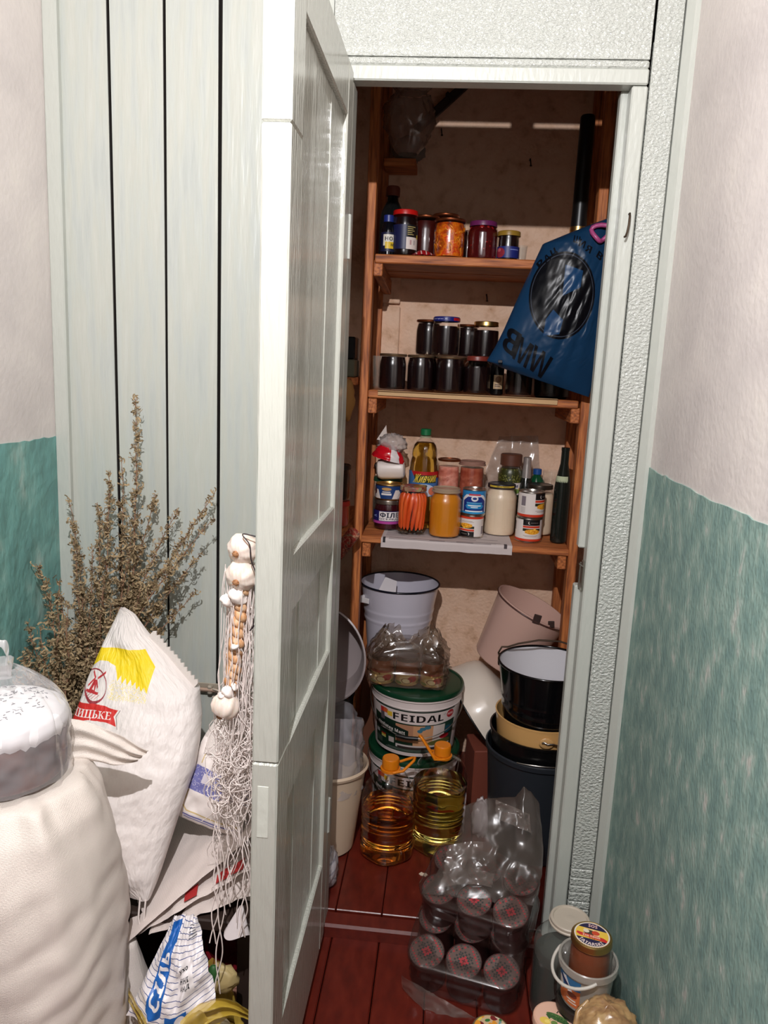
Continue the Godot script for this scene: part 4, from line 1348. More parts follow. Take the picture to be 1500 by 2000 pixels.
func oil_bottle() -> void:
	var t := thing("oil_bottle", "bottle of sunflower oil with a green cap and a yellow script label", "bottle", Vector3(-0.076, S3, -0.80))
	var pr := [Vector2(0, 0.006), Vector2(0.03, 0.002), Vector2(0.043, 0.004), Vector2(0.047, 0.014), Vector2(0.047, 0.10), Vector2(0.046, 0.105), Vector2(0.047, 0.11), Vector2(0.0475, 0.195), Vector2(0.0465, 0.205), Vector2(0.0455, 0.22), Vector2(0.0425, 0.232), Vector2(0.041, 0.237), Vector2(0.0425, 0.244), Vector2(0.041, 0.262), Vector2(0.036, 0.276), Vector2(0.026, 0.288), Vector2(0.0165, 0.297), Vector2(0.0145, 0.302), Vector2(0.0145, 0.317)]
	var b := MB.new()
	b.lathe(pr, 32)
	part("bottle_body", b, M.glass, t)
	b = MB.new()
	b.lathe(inner(pr, 0.284, 0.0015), 32)
	part("oil", b, liquid(Color(0.97, 0.86, 0.42)), t)
	b = MB.new()
	b.lathe([Vector2(0.0142, 0.308), Vector2(0.0172, 0.308), Vector2(0.0172, 0.326), Vector2(0.0155, 0.328), Vector2(0, 0.328)], 30, Vector3.ZERO, Basis.IDENTITY, -PI, PI, func(a: float, h: float, r: float) -> float: return r + (0.0005 * sin(a * 30.0) if r > 0.016 else 0.0))
	part("cap", b, mat(Color8(18, 108, 62), 0.4), t)
	b = MB.new()
	b.lathe([Vector2(0.0142, 0.3), Vector2(0.0178, 0.3), Vector2(0.0178, 0.304), Vector2(0.0142, 0.305)], 26)
	part("neck_ring", b, mat(Color8(160, 160, 130), 0.3), t)
	var im := canvas(640, 420, Color8(60, 110, 170))
	poly(im, PackedVector2Array([Vector2(120, 0), Vector2(640, 0), Vector2(640, 110), Vector2(180, 90)]), Color8(178, 28, 30))
	poly(im, PackedVector2Array([Vector2(180, 60), Vector2(560, 60), Vector2(540, 190), Vector2(200, 190)]), Color8(40, 54, 30))
	oval(im, 330, 320, 190, 110, Color8(200, 210, 226))
	oval(im, 330, 240, 60, 20, Color8(26, 24, 22))
	oval(im, 470, 330, 60, 70, Color8(220, 120, 90))
	oval(im, 250, 350, 50, 60, Color8(120, 70, 60))
	var sk := func(q: Vector2) -> Vector2: return Vector2(160 + q.x * 370 + (1 - q.y) * 50, 45 + q.y * 150 - q.x * 24)
	txt(im, "Живчик", Rect2(), Color8(228, 196, 70), false, true, sk)
	band(t, "label", 0.0479, 0.112, 0.193, -1.5, 1.5, print_mat(im, 0.35), 0.0484)

func carrot_jar() -> void:
	var at := Vector3(-0.102, S3 + 0.0022, -0.683)
	var t := thing("jar", "jar packed with upright orange carrots under a flowery lid", "jar", at)
	var p := jar_profile(0.0505, 0.152, 0.039)
	var g := MB.new()
	g.lathe(p, 30)
	part("glass", g, M.glass, t)
	var li := canvas(256, 256, Color8(120, 60, 50))
	for i in 60:
		oval(li, rng.randf() * 256, rng.randf() * 256, rng.randf_range(8, 26), rng.randf_range(8, 20), [Color8(190, 60, 50), Color8(206, 150, 60), Color8(110, 120, 60), Color8(210, 190, 150), Color8(150, 40, 50)][i % 5], rng.randf() * 3.0)
	var lm := mat(Color.WHITE, 0.35)
	lm.albedo_texture = tex(li)
	lm.uv1_triplanar = true
	lm.uv1_scale = Vector3(9, 9, 9)
	part("lid", lid_twist(0.0425, 0.154), lm, t)
	var dr := MB.new()
	for i in 30:
		var a := rng.randf() * TAU
		var rr := sqrt(rng.randf()) * 0.042
		dr.blob(Vector3(sin(a) * rr, 0.009 + rng.randf() * 0.005, cos(a) * rr), Vector3(0.008, 0.004, 0.006), 8, 5, func(d: Vector3, q: Vector3) -> Vector3: return q * (1.0 + 0.4 * N(d + Vector3(i, 0, 0), 1.5)))
	tag(part("spices", dr, mat(Color8(60, 46, 26), 0.5), t), "", "", "", "stuff")
	var cm := mat(Color.WHITE, 0.35)
	cm.albedo_texture = noise_tex(0.02, 128, 128, 3, ramp([[0.0, Color8(196, 64, 22)], [0.5, Color8(222, 84, 32)], [1.0, Color8(232, 112, 52)]]), 99)
	cm.uv1_triplanar = true
	cm.uv1_scale = Vector3(20, 4, 20)
	var angs := [-1.45, -1.0, -0.55, -0.15, 0.25, 0.6, 0.95, 1.35]
	var which := ["leftmost", "second", "third", "fourth", "fifth", "sixth", "seventh", "rightmost"]
	for i in angs.size():
		var c := thing("carrot", "peeled carrot standing upright in the jar with the flowery lid", "carrot", at + Vector3(0, 0.012, 0), "carrots in the jar")
		var a: float = angs[i]
		var lean := 0.3 if i < 8 else 0.1
		var pts := []
		var rad := []
		for k in 12:
			var q := k / 11.0
			var aa := a + lean * (q - 0.5) + 0.05 * sin(q * 5.0 + i)
			var rr := 0.0375 - 0.002 * sin(q * 3.0 + i)
			if q > 0.75: rr -= (q - 0.75) * 0.03
			pts.append(Vector3(sin(aa) * rr, 0.006 + q * 0.116, cos(aa) * rr))
			rad.append((0.0045 + 0.0052 * pow(q, 0.6)) * (1.0 + 0.06 * sin(q * 23.0 + i * 2.0)) * (0.5 if k == 11 or k == 0 else 1.0))
		var b := MB.new()
		b.tube(pts, rad, 9)
		part("root", b, cm, c)
		tag(c, "%s peeled carrot, counted from the left, in the jar with the flowery lid" % which[i])

func closet_floor_things() -> void:
	var y := FL
	# two pails of wall paint, one on the other
	var white := mat(Color8(218, 204, 200), 0.35)
	var green := mat(Color8(12, 58, 36), 0.35)
	var fm := print_mat(feidal_label(), 0.4)
	for k in 2:
		var t := thing("paint_bucket", ["lower white paint bucket with green lid, mostly hidden behind the oil bottles", "upper white paint bucket with a green lid and wire handle under the jar pack"][k], "paint bucket", Vector3(-0.053, y + k * 0.2165, -0.61), "paint buckets")
		var b := MB.new()
		b.lathe([Vector2(0, 0.003), Vector2(0.122, 0.002), Vector2(0.127, 0.006), Vector2(0.1405, 0.162), Vector2(0.144, 0.164), Vector2(0.1415, 0.168), Vector2(0.1425, 0.186), Vector2(0.146, 0.188), Vector2(0.146, 0.197), Vector2(0.143, 0.199), Vector2(0, 0.199)], 56)
		var pail := part("pail", b, white, t)
		b = MB.new()
		b.lathe([Vector2(0.145, 0.194), Vector2(0.1482, 0.195), Vector2(0.149, 0.203), Vector2(0.1465, 0.2085), Vector2(0.1405, 0.209), Vector2(0.138, 0.2055), Vector2(0, 0.2055)], 56)
		part("lid", b, green, t)
		var lb := MB.new()
		lb.lathe([Vector2(0.1282, 0.012), Vector2(0.1412, 0.160)], 40, Vector3.ZERO, Basis.IDENTITY, -1.16, 1.1)
		part("label", lb, fm, pail)
		var pts := []
		for i in 25:
			var a := lerpf(-1.62, 1.62, i / 24.0)
			var q := cos(a * 0.96)
			pts.append(Vector3(sin(a) * 0.1475, 0.176 - 0.098 * pow(maxf(q, 0), 0.8), cos(a) * 0.1475 + 0.004))
		b = MB.new()
		b.tube(pts, 0.0016, 6)
		var wh := part("wire_handle", b, M.steel, t)
		b = MB.new()
		b.tube([Vector3(-0.052, 0.079, 0.1425), Vector3(-0.02, 0.078, 0.151), Vector3(0.015, 0.078, 0.151)], 0.0062, 10)
		part("grip", b, mat(Color8(14, 14, 15), 0.4), wh)
	# pack of little jars under crumpled film
	var t := thing("jar_pack", "shrink-wrapped pack of small apple jars with brown film on the paint bucket", "pack", Vector3(-0.086, y + 0.4265, -0.60))
	var im := canvas(512, 200, Color8(196, 156, 92))
	rect(im, 0, 0, 512, 30, Color8(150, 60, 40))
	for x0 in [0, 170, 340]:
		oval(im, x0 + 90, 120, 60, 58, Color8(214, 186, 130))
		oval(im, x0 + 130, 104, 36, 46, Color8(176, 40, 44))
		oval(im, x0 + 84, 130, 26, 30, Color8(236, 214, 160))
		ring(im, x0 + 88, 128, 36, 40, 6, Color8(110, 60, 30))
		oval(im, x0 + 20, 170, 30, 22, Color8(120, 130, 60))
	var pm := print_mat(im, 0.4)
	for r in 2:
		for c in 3:
			var n := thing("apple_jar", "%s apple puree jar in the %s row of the brown shrink-wrapped pack" % [["left", "middle", "right"][c], ["front", "rear"][r]], "jar", t.position + Vector3(-0.078 + c * 0.078, 0, 0.04 - r * 0.078), "apple jars in the shrink-wrap")
			var pf := jar_profile(0.036, 0.092, 0.032)
			var b := MB.new()
			b.lathe(pf, 26)
			part("glass", b, mat(Color8(120, 60, 26), 0.12), n)
			part("lid", lid_twist(0.035, 0.094, 0.012), mat(Color8(58, 44, 36), 0.3, 0.5), n)
			band(n, "label", 0.0364, 0.008, 0.05, -PI, PI, pm)
	var film := pane(Color(0.4, 0.31, 0.25), 0.42, 0.17)
	var b := MB.new()
	b.grid(90, 40, func(u: float, q: float) -> Vector3:
		var a := (u - 0.5) * TAU
		var sx := signf(sin(a)) * pow(absf(sin(a)), 0.4)
		var sz := signf(cos(a)) * pow(absf(cos(a)), 0.4)
		var k := 1.0
		var yy := 0.004 + 0.125 * q
		if q > 0.72:
			k = 1.0 - 0.28 * (q - 0.72) / 0.28
		var p := Vector3(sx * 0.121 * k, yy, sz * 0.082 * k)
		var nn := N(p, 22.0) * 0.014 + N(p, 60.0) * 0.005
		p += Vector3(sx, 0, sz) * (nn + 0.003)
		if q > 0.6:
			p.y += (q - 0.6) * (0.11 * absf(N(Vector3(sin(a) * 2, 0, cos(a) * 2), 1.6)) + 0.05 * sin(a * 3.0 + 1.0))
		return p)
	part("film", b, film, t)
	# ragged tufts of film standing up at both ends
	b = MB.new()
	for s in [-1.0, 1.0]:
		b.grid(22, 16, func(u: float, q: float) -> Vector3:
			var x: float = s * 0.058 + (u - 0.5) * 0.1
			var p := Vector3(x, 0.11 + q * (0.066 - 0.05 * pow(absf(u - 0.5) * 2.0, 2.0) + 0.02 * N(Vector3(u * 4.0, s, 0), 1.0)), 0.03 - 0.03 * q)
			p += Vector3(N(p, 30.0), N(p + Vector3(9, 0, 0), 30.0), N(p + Vector3(0, 9, 0), 24.0)) * 0.02
			return p)
	part("torn_film", b, pane(Color(0.5, 0.42, 0.35), 0.55, 0.2), t)
	# white enamel bucket on a box behind
	var bx := thing("cardboard_box", "tall brown cardboard box behind the paint buckets, carrying the white enamel bucket", "box", Vector3(-0.13, y, -0.865))
	b = MB.new()
	b.box(Vector3(0, 0.21, 0), Vector3(0.24, 0.42, 0.19), 0.003)
	part("carton", b, mat(Color8(112, 66, 44), 0.8), bx)
	var enamel := mat(Color8(205, 200, 212), 0.12)
	enamel.clearcoat_enabled = true
	t = thing("enamel_bucket", "white enamel bucket with a black rim on the left below the shelves", "bucket", Vector3(-0.136, y + 0.421, -0.805))
	b = MB.new()
	b.lathe([Vector2(0, 0.01), Vector2(0.094, 0.008), Vector2(0.096, 0.0), Vector2(0.099, 0.0), Vector2(0.1, 0.008), Vector2(0.112, 0.135), Vector2(0.1165, 0.142), Vector2(0.1165, 0.15), Vector2(0.115, 0.156), Vector2(0.1195, 0.172), Vector2(0.1205, 0.18), Vector2(0.119, 0.186), Vector2(0.1325, 0.262), Vector2(0.131, 0.263), Vector2(0.117, 0.186), Vector2(0.097, 0.012), Vector2(0, 0.014)], 56)
	part("pail", b, enamel, t)
	b = MB.new()
	var rim := []
	for i in 57:
		rim.append(Vector3(sin(TAU * i / 56.0) * 0.1335, 0.263, cos(TAU * i / 56.0) * 0.1335))
	b.tube(rim, 0.0034, 8, true)
	part("rim", b, mat(Color8(20, 22, 34), 0.2), t)
	b = MB.new()
	b.box(Vector3(-0.121, 0.214, 0.058), Vector3(0.012, 0.022, 0.03), 0.003, Basis(Vector3(0, 1, 0), -0.5))
	b.box(Vector3(-0.108, 0.214, 0.078), Vector3(0.03, 0.018, 0.004), 0.0015, Basis(Vector3(0, 1, 0), -0.5))
	part("handle_lug", b, mat(Color8(220, 214, 214), 0.3), t)
	t = thing("paper_scrap", "white paper scrap standing inside the white enamel bucket", "paper", Vector3(-0.176, y + 0.65, -0.855))
	b = MB.new()
	b.slab(PackedVector2Array([Vector2(-0.035, -0.03), Vector2(0.03, -0.03), Vector2(0.022, 0.026), Vector2(-0.02, 0.032)]), 0.002, Vector3.ZERO, Basis(Vector3(1, 0, 0), -0.5) * Basis(Vector3(0, 0, 1), -0.15))
	part("sheet", b, mat(Color8(222, 214, 216), 0.7), t)
	# leaning enamel bowl, its round outside towards the room
	t = thing("enamel_bowl", "large cream enamel bowl leaning on edge with a dark rim in the middle", "bowl", Vector3(0.165, 0.282, -0.75))
	var ax := Vector3(0.77, 0.60, -0.06).normalized()
	var bs := Basis(ax.cross(Vector3(0, 0, 1)).normalized(), ax, Vector3.ZERO)
	bs.z = bs.x.cross(bs.y)
	b = MB.new()
	b.lathe([Vector2(0.195, 0.0), Vector2(0.191, 0.005), Vector2(0.184, 0.03), Vector2(0.178, 0.06), Vector2(0.168, 0.088), Vector2(0.15, 0.108), Vector2(0.125, 0.120), Vector2(0.06, 0.127), Vector2(0.0, 0.128)], 56, Vector3.ZERO, bs)
	part("bowl_body", b, mat(Color8(226, 214, 200), 0.14), t)
	b = MB.new()
	rim = []
	for i in 57:
		rim.append(bs * Vector3(sin(TAU * i / 56.0) * 0.1955, 0, cos(TAU * i / 56.0) * 0.1955))
	b.tube(rim, 0.003, 8, true)
	part("rim", b, mat(Color8(18, 17, 18), 0.25), t)
	# tilted pink bucket
	t = thing("pink_bucket", "pinkish enamel bucket tilted to the right above the cream bowl", "bucket", Vector3(0.222, 0.475, -0.78))
	ax = Vector3(0.40, 0.905, 0.05).normalized()
	bs = Basis(ax.cross(Vector3(0, 0, 1)).normalized(), ax, Vector3.ZERO)
	bs.z = bs.x.cross(bs.y)
	b = MB.new()
	b.lathe([Vector2(0, 0.004), Vector2(0.088, 0.003), Vector2(0.094, 0.0), Vector2(0.098, 0.006), Vector2(0.124, 0.212), Vector2(0.1275, 0.216), Vector2(0.1275, 0.223), Vector2(0.1235, 0.223), Vector2(0.122, 0.212), Vector2(0.096, 0.012), Vector2(0, 0.010)], 50, Vector3.ZERO, bs)
	part("pail", b, mat(Color8(206, 168, 154), 0.22), t)
	b = MB.new()
	rim = []
	for i in 57:
		rim.append(bs * Vector3(sin(TAU * i / 56.0) * 0.127, 0.216, cos(TAU * i / 56.0) * 0.127))
	b.tube(rim, 0.0026, 8, true)
	part("rim", b, mat(Color8(86, 56, 50), 0.3), t)
	b = MB.new()
	b.box(bs * Vector3(0.0, 0.225, 0.126), Vector3(0.024, 0.03, 0.006), 0.002, bs * Basis(Vector3(0, 0, 1), 0.2))
	b.box(bs * Vector3(0.05, 0.228, 0.115), Vector3(0.02, 0.022, 0.006), 0.002, bs * Basis(Vector3(0, 0, 1), 0.5))
	part("handle_lug", b, mat(Color8(60, 44, 40), 0.4), t)
	# stack of pails at the right: dark bin, black pail, beige pail, black enamel pail
	t = thing("dark_bin", "big dark blue-grey plastic bin, bottom of the bucket stack at the right jamb", "bin", Vector3(0.318, y, -0.44))
	b = MB.new()
	b.lathe([Vector2(0, 0.004), Vector2(0.122, 0.002), Vector2(0.128, 0.008), Vector2(0.148, 0.305), Vector2(0.154, 0.308), Vector2(0.155, 0.322), Vector2(0.151, 0.325), Vector2(0.146, 0.318), Vector2(0.127, 0.012), Vector2(0, 0.010)], 56)
	part("bin_body", b, mat(Color8(38, 42, 48), 0.4), t)
	t = thing("black_bucket", "black bucket with a shiny wire rim nested in the dark bin", "bucket", Vector3(0.3175, y + 0.104, -0.44))
	b = MB.new()
	b.lathe([Vector2(0, 0.004), Vector2(0.112, 0.002), Vector2(0.118, 0.008), Vector2(0.142, 0.262), Vector2(0.1455, 0.265), Vector2(0.1455, 0.272), Vector2(0.141, 0.272), Vector2(0.117, 0.012), Vector2(0, 0.010)], 56)
	part("pail", b, mat(Color8(12, 12, 13), 0.25), t)
	b = MB.new()
	rim = []
	for i in 30:
		var a := lerpf(-0.5, 1.2, i / 29.0)
		rim.append(Vector3(sin(a) * 0.1535, 0.222 + 0.004 * sin(i * 0.2), cos(a) * 0.1535))
	b.tube(rim, 0.0022, 8)
	part("wire_handle", b, M.steel, t)
	t = thing("beige_bucket", "beige enamel bucket with a bolted handle lug, inside the black bucket", "bucket", Vector3(0.319, y + 0.157, -0.44))
	b = MB.new()
	b.lathe([Vector2(0, 0.004), Vector2(0.1, 0.002), Vector2(0.104, 0.008), Vector2(0.132, 0.258), Vector2(0.134, 0.262), Vector2(0.134, 0.266), Vector2(0.130, 0.266), Vector2(0.103, 0.012), Vector2(0, 0.010)], 56)
	part("pail", b, mat(Color8(214, 166, 104), 0.25), t)
	var g := b
	b = MB.new()
	var la := 0.02
	var lp := Vector3(sin(la) * 0.1325, 0.232, cos(la) * 0.1325)
	b.blob(lp, Vector3(0.021, 0.016, 0.004), 18, 10, null, Basis(Vector3(0, 1, 0), la))
	part("handle_lug", b, mat(Color8(200, 156, 100), 0.3), t)
	b = MB.new()
	var hp := []
	for i in 14:
		var a := la + i * 0.07
		hp.append(Vector3(sin(a) * 0.139, 0.232 + 0.003 * sin(i * 1.0) - 0.0006 * i, cos(a) * 0.139))
	b.tube([lp + Vector3(-0.012, 0.002, 0.004), lp + Vector3(-0.008, 0.006, 0.007), lp + Vector3(0, 0.003, 0.008)], 0.003, 8)
	b.tube(hp, 0.0026, 8)
	part("wire_handle", b, M.steel, t)
	t = thing("black_enamel_bucket", "black enamel bucket with a white inside, on top of the stack at the right jamb", "bucket", Vector3(0.322, y + 0.335, -0.43))
	b = MB.new()
	b.lathe([Vector2(0, 0.004), Vector2(0.1, 0.002), Vector2(0.105, 0.008), Vector2(0.118, 0.11), Vector2(0.122, 0.114), Vector2(0.122, 0.12), Vector2(0.1205, 0.126), Vector2(0.1245, 0.14), Vector2(0.126, 0.146), Vector2(0.124, 0.152), Vector2(0.1385, 0.243)], 56)
	part("pail", b, mat(Color8(9, 9, 11), 0.14), t)
	b = MB.new()
	b.lathe([Vector2(0.137, 0.244), Vector2(0.122, 0.152), Vector2(0.1235, 0.146), Vector2(0.122, 0.14), Vector2(0.118, 0.126), Vector2(0.103, 0.012), Vector2(0, 0.010)], 56)
	part("inner_enamel", b, mat(Color8(214, 212, 216), 0.12), t)
	b = MB.new()
	rim = []
	for i in 57:
		rim.append(Vector3(sin(TAU * i / 56.0) * 0.1385, 0.244, cos(TAU * i / 56.0) * 0.1385))
	b.tube(rim, 0.0036, 8, true)
	part("rim", b, mat(Color8(10, 10, 12), 0.15), t)
	b = MB.new()
	hp = [Vector3(-0.131, 0.222, -0.05), Vector3(-0.137, 0.245, -0.052), Vector3(-0.128, 0.262, -0.056), Vector3(-0.11, 0.262, -0.06), Vector3(-0.08, 0.272, -0.066), Vector3(-0.02, 0.286, -0.07), Vector3(0.04, 0.288, -0.068), Vector3(0.1, 0.275, -0.06), Vector3(0.137, 0.245, -0.05)]
	b.tube(hp, 0.0028, 8)
	part("wire_handle", b, M.rust_wire, t)
	b = MB.new()
	b.box(Vector3(-0.133, 0.226, -0.048), Vector3(0.008, 0.034, 0.018), 0.003)
	part("handle_lug", b, M.rust_wire, t)
	# between: box, white rag
	t = thing("brown_box", "narrow red-brown box standing between the paint bucket and the dark bin", "box", Vector3(0.166, y, -0.62))
	b = MB.new()
	b.box(Vector3(0, 0.11, 0), Vector3(0.075, 0.22, 0.12), 0.003, Basis(Vector3(0, 1, 0), 0.2))
	part("carton", b, mat(Color8(120, 58, 42), 0.7), t)
	t = thing("white_rag", "small crumpled white plastic bag against the foot of the dark bin", "bag", Vector3(0.168, y, -0.45))
	b = MB.new()
	b.blob(Vector3(0.0, 0.055, 0), Vector3(0.03, 0.062, 0.03), 26, 18, func(d: Vector3, p: Vector3) -> Vector3: return Vector3(p.x, maxf(p.y, -0.054), p.z) * (1.0 + 0.35 * N(d * 2.0, 1.2)))
	part("sheet", b, mat(Color8(214, 202, 202), 0.35), t)
	big_bottle(Vector3(-0.110, y, -0.322), 0.0785, "five-litre bottle of dark amber oil with an orange cap, the left one of the two", Color(0.97, 0.62, 0.22), 0.277, 0.155, 0.32, 0)
	big_bottle(Vector3(0.0365, y, -0.381), 0.079, "five-litre bottle of pale yellow oil with an orange cap, the right one of the two", Color(0.985, 0.90, 0.5), 0.30, 0.206, -2.85, 1)
	# flake of white on the boards
	t = thing("paint_flake", "flat irregular white crumb on the red floorboards in front of the bottles", "crumb", Vector3(0.002, y, -0.234))
	b = MB.new()
	b.slab(PackedVector2Array([Vector2(-0.012, 0), Vector2(-0.006, -0.006), Vector2(0.002, -0.005), Vector2(0.006, -0.009), Vector2(0.013, -0.002), Vector2(0.008, 0.006), Vector2(0, 0.004), Vector2(-0.005, 0.008)]), 0.0024, Vector3(0, 0.0012, 0), Basis(Vector3(1, 0, 0), -PI / 2))
	part("flake", b, mat(Color8(222, 200, 176), 0.8), t)

func feidal_label() -> Image:
	var im := canvas(1024, 760, Color8(216, 202, 198))
	var gd := Color8(16, 44, 30)
	var bk := Color8(18, 16, 18)
	rect(im, 30, 0, 964, 24, Color8(20, 40, 32))
	# green field with the room picture
	rect(im, 20, 170, 990, 560, gd)
	poly(im, PackedVector2Array([Vector2(0, 60), Vector2(1024, 60), Vector2(1024, 200), Vector2(760, 236), Vector2(380, 226), Vector2(0, 170)]), Color8(216, 202, 198))
	rect(im, 130, 50, 90, 80, Color8(190, 40, 40))
	rect(im, 175, 60, 60, 70, Color8(206, 90, 40))
	rect(im, 228, 80, 62, 80, Color8(226, 184, 50))
	rect(im, 130, 130, 60, 130, Color8(90, 80, 84))
	rect(im, 186, 130, 44, 56, Color8(206, 192, 190))
	txt(im, "FEIDAL", Rect2(300, 70, 540, 118), bk)
	oval(im, 930, 96, 52, 66, Color8(178, 22, 36))
	txt(im, "NEW", Rect2(892, 76, 76, 38), Color8(236, 220, 214))
	ring(im, 850, 80, 12, 14, 3, Color8(120, 110, 110))
	# wall colours of the pictured room
	rect(im, 330, 250, 190, 300, Color8(176, 126, 96))
	rect(im, 520, 250, 210, 380, Color8(200, 148, 108))
	rect(im, 730, 250, 140, 300, Color8(206, 192, 186))
	rect(im, 870, 240, 120, 320, Color8(30, 60, 50))
	oval(im, 620, 300, 34, 30, Color8(60, 110, 130))
	oval(im, 668, 276, 36, 32, Color8(60, 110, 130))
	oval(im, 590, 340, 28, 30, Color8(60, 110, 130))
	poly(im, PackedVector2Array([Vector2(880, 300), Vector2(960, 300), Vector2(960, 400), Vector2(920, 430), Vector2(880, 400)]), Color8(30, 80, 100))
	oval(im, 880, 470, 66, 40, Color8(170, 30, 40))
	oval(im, 830, 560, 150, 50, Color8(92, 90, 44))
	rect(im, 330, 600, 640, 60, Color8(196, 186, 184))
	rect(im, 350, 630, 600, 40, Color8(50, 40, 40))
	poly(im, PackedVector2Array([Vector2(20, 250), Vector2(330, 290), Vector2(470, 350), Vector2(470, 480), Vector2(20, 420)]), Color8(14, 34, 26))
	var sl := func(q: Vector2) -> Vector2: return Vector2(85 + q.x * 350, 290 + q.y * 80 + q.x * 78)
	txt(im, "genlatex Matt", Rect2(), Color8(226, 216, 210), false, true, sl)
	rect(im, 120, 404, 170, 12, Color8(206, 196, 190))
	rect(im, 36, 470, 60, 60, Color8(150, 150, 150))
	for i in 3:
		rect(im, 130, 500 + i * 26, 70, 22, [Color8(150, 30, 30), Color8(200, 170, 60), Color8(190, 190, 120)][i])
	rect(im, 240, 520, 70, 90, Color8(180, 170, 166))
	rect(im, 30, 590, 110, 90, Color8(60, 76, 66))
	rect(im, 230, 680, 500, 8, Color8(110, 120, 112))
	rect(im, 200, 700, 600, 8, Color8(110, 120, 112))
	return im

func big_bottle(at: Vector3, r: float, label: String, col: Color, h: float, fill: float, hang: float, kind: int) -> void:
	var t := thing("oil_jug", label, "oil bottle", at, "five-litre oil bottles")
	var pr := [Vector2(0, 0.008), Vector2(r * 0.5, 0.004), Vector2(r * 0.86, 0.0), Vector2(r * 0.96, 0.008), Vector2(r, 0.022)]
	# ribs
	var ys := 0.05
	var top := h - 0.12
	while ys < top - 0.018:
		pr.append(Vector2(r, ys - 0.008))
		pr.append(Vector2(r * 0.972, ys))
		pr.append(Vector2(r, ys + 0.008))
		ys += 0.024
	if kind == 0:
		pr.append_array([Vector2(r, top + 0.01), Vector2(r * 0.965, top + 0.032), Vector2(r * 0.86, top + 0.058), Vector2(r * 0.66, top + 0.084), Vector2(r * 0.42, top + 0.104), Vector2(0.022, top + 0.113), Vector2(0.0195, h - 0.005), Vector2(0.0195, h + 0.01)])
	else:
		pr.append_array([Vector2(r, top + 0.03), Vector2(r * 0.985, top + 0.052), Vector2(r * 0.90, top + 0.076), Vector2(r * 0.7, top + 0.097), Vector2(r * 0.42, top + 0.108), Vector2(0.022, top + 0.113), Vector2(0.0195, h - 0.005), Vector2(0.0195, h + 0.01)])
	var wob := func(a: float, y: float, q: float) -> float:
		if y > top + 0.004 and q > 0.03:
			return q * (1.0 + 0.018 * sin(a * 8.0 + y * 40.0) * smoothstep(top, top + 0.02, y))
		if y < 0.02 and q > 0.02:
			return q * (1.0 + 0.03 * cos(a * 5.0))
		return q
	var b := MB.new()
	b.lathe(pr, 64, Vector3.ZERO, Basis.IDENTITY, -PI, PI, wob)
	part("bottle_body", b, M.glass, t)
	b = MB.new()
	b.lathe(inner(pr, fill, 0.0012), 64, Vector3.ZERO, Basis.IDENTITY, -PI, PI, wob)
	part("oil", b, liquid(col), t)
	var om := mat(Color8(226, 128, 18), 0.35)
	b = MB.new()
	b.lathe([Vector2(0.0195, h - 0.005), Vector2(0.0245, h - 0.005), Vector2(0.0248, h + 0.02), Vector2(0.0225, h + 0.0235), Vector2(0, h + 0.0235)], 48, Vector3.ZERO, Basis.IDENTITY, -PI, PI, func(a: float, y: float, q: float) -> float: return q + (0.0005 * sin(a * 48.0) if q > 0.024 else 0.0))
	part("cap", b, om, t)
	b = MB.new()
	b.lathe([Vector2(0.02, h - 0.015), Vector2(0.0285, h - 0.015), Vector2(0.029, h - 0.008), Vector2(0.02, h - 0.007)], 36)
	var c := Vector3(cos(hang), 0, -sin(hang))
	var s := Vector3(sin(hang), 0, cos(hang))
	var tilt := 0.012 if kind == 0 else 0.05
	b.tube([Vector3(0, h - 0.011, 0) + s * 0.026, c * 0.03 + s * 0.026 + Vector3(0, h - 0.008, 0), c * 0.066 + s * 0.009 + Vector3(0, h + tilt, 0), c * 0.072 + Vector3(0, h + tilt + 0.004, 0), c * 0.066 - s * 0.009 + Vector3(0, h + tilt, 0), c * 0.03 - s * 0.026 + Vector3(0, h - 0.008, 0), Vector3(0, h - 0.011, 0) - s * 0.026], 0.0042, 8)
	part("carry_handle", b, om, t)

func rear_wall_nails() -> void:
	for q in [[Vector3(-0.085, 2.195, ZW), "small dark nail high on the rear wall below the left light strip"], [Vector3(0.205, 2.11, ZW), "small dark nail on the shaded rear wall right of the middle"], [Vector3(0.095, 1.685, ZW), "small dark nail on the rear wall just under the top shelf"]]:
		var t := thing("wall_nail", q[1], "nail", q[0])
		var b := MB.new()
		b.tube([Vector3(0, 0, -0.002), Vector3(0, 0.001, 0.018), Vector3(0.001, -0.006, 0.024), Vector3(0.003, -0.02, 0.024)], 0.002, 7)
		b.tube([Vector3(0.003, -0.019, 0.024), Vector3(0.0032, -0.023, 0.024)], 0.0036, 8)
		part("shank", b, M.rust_wire, t)

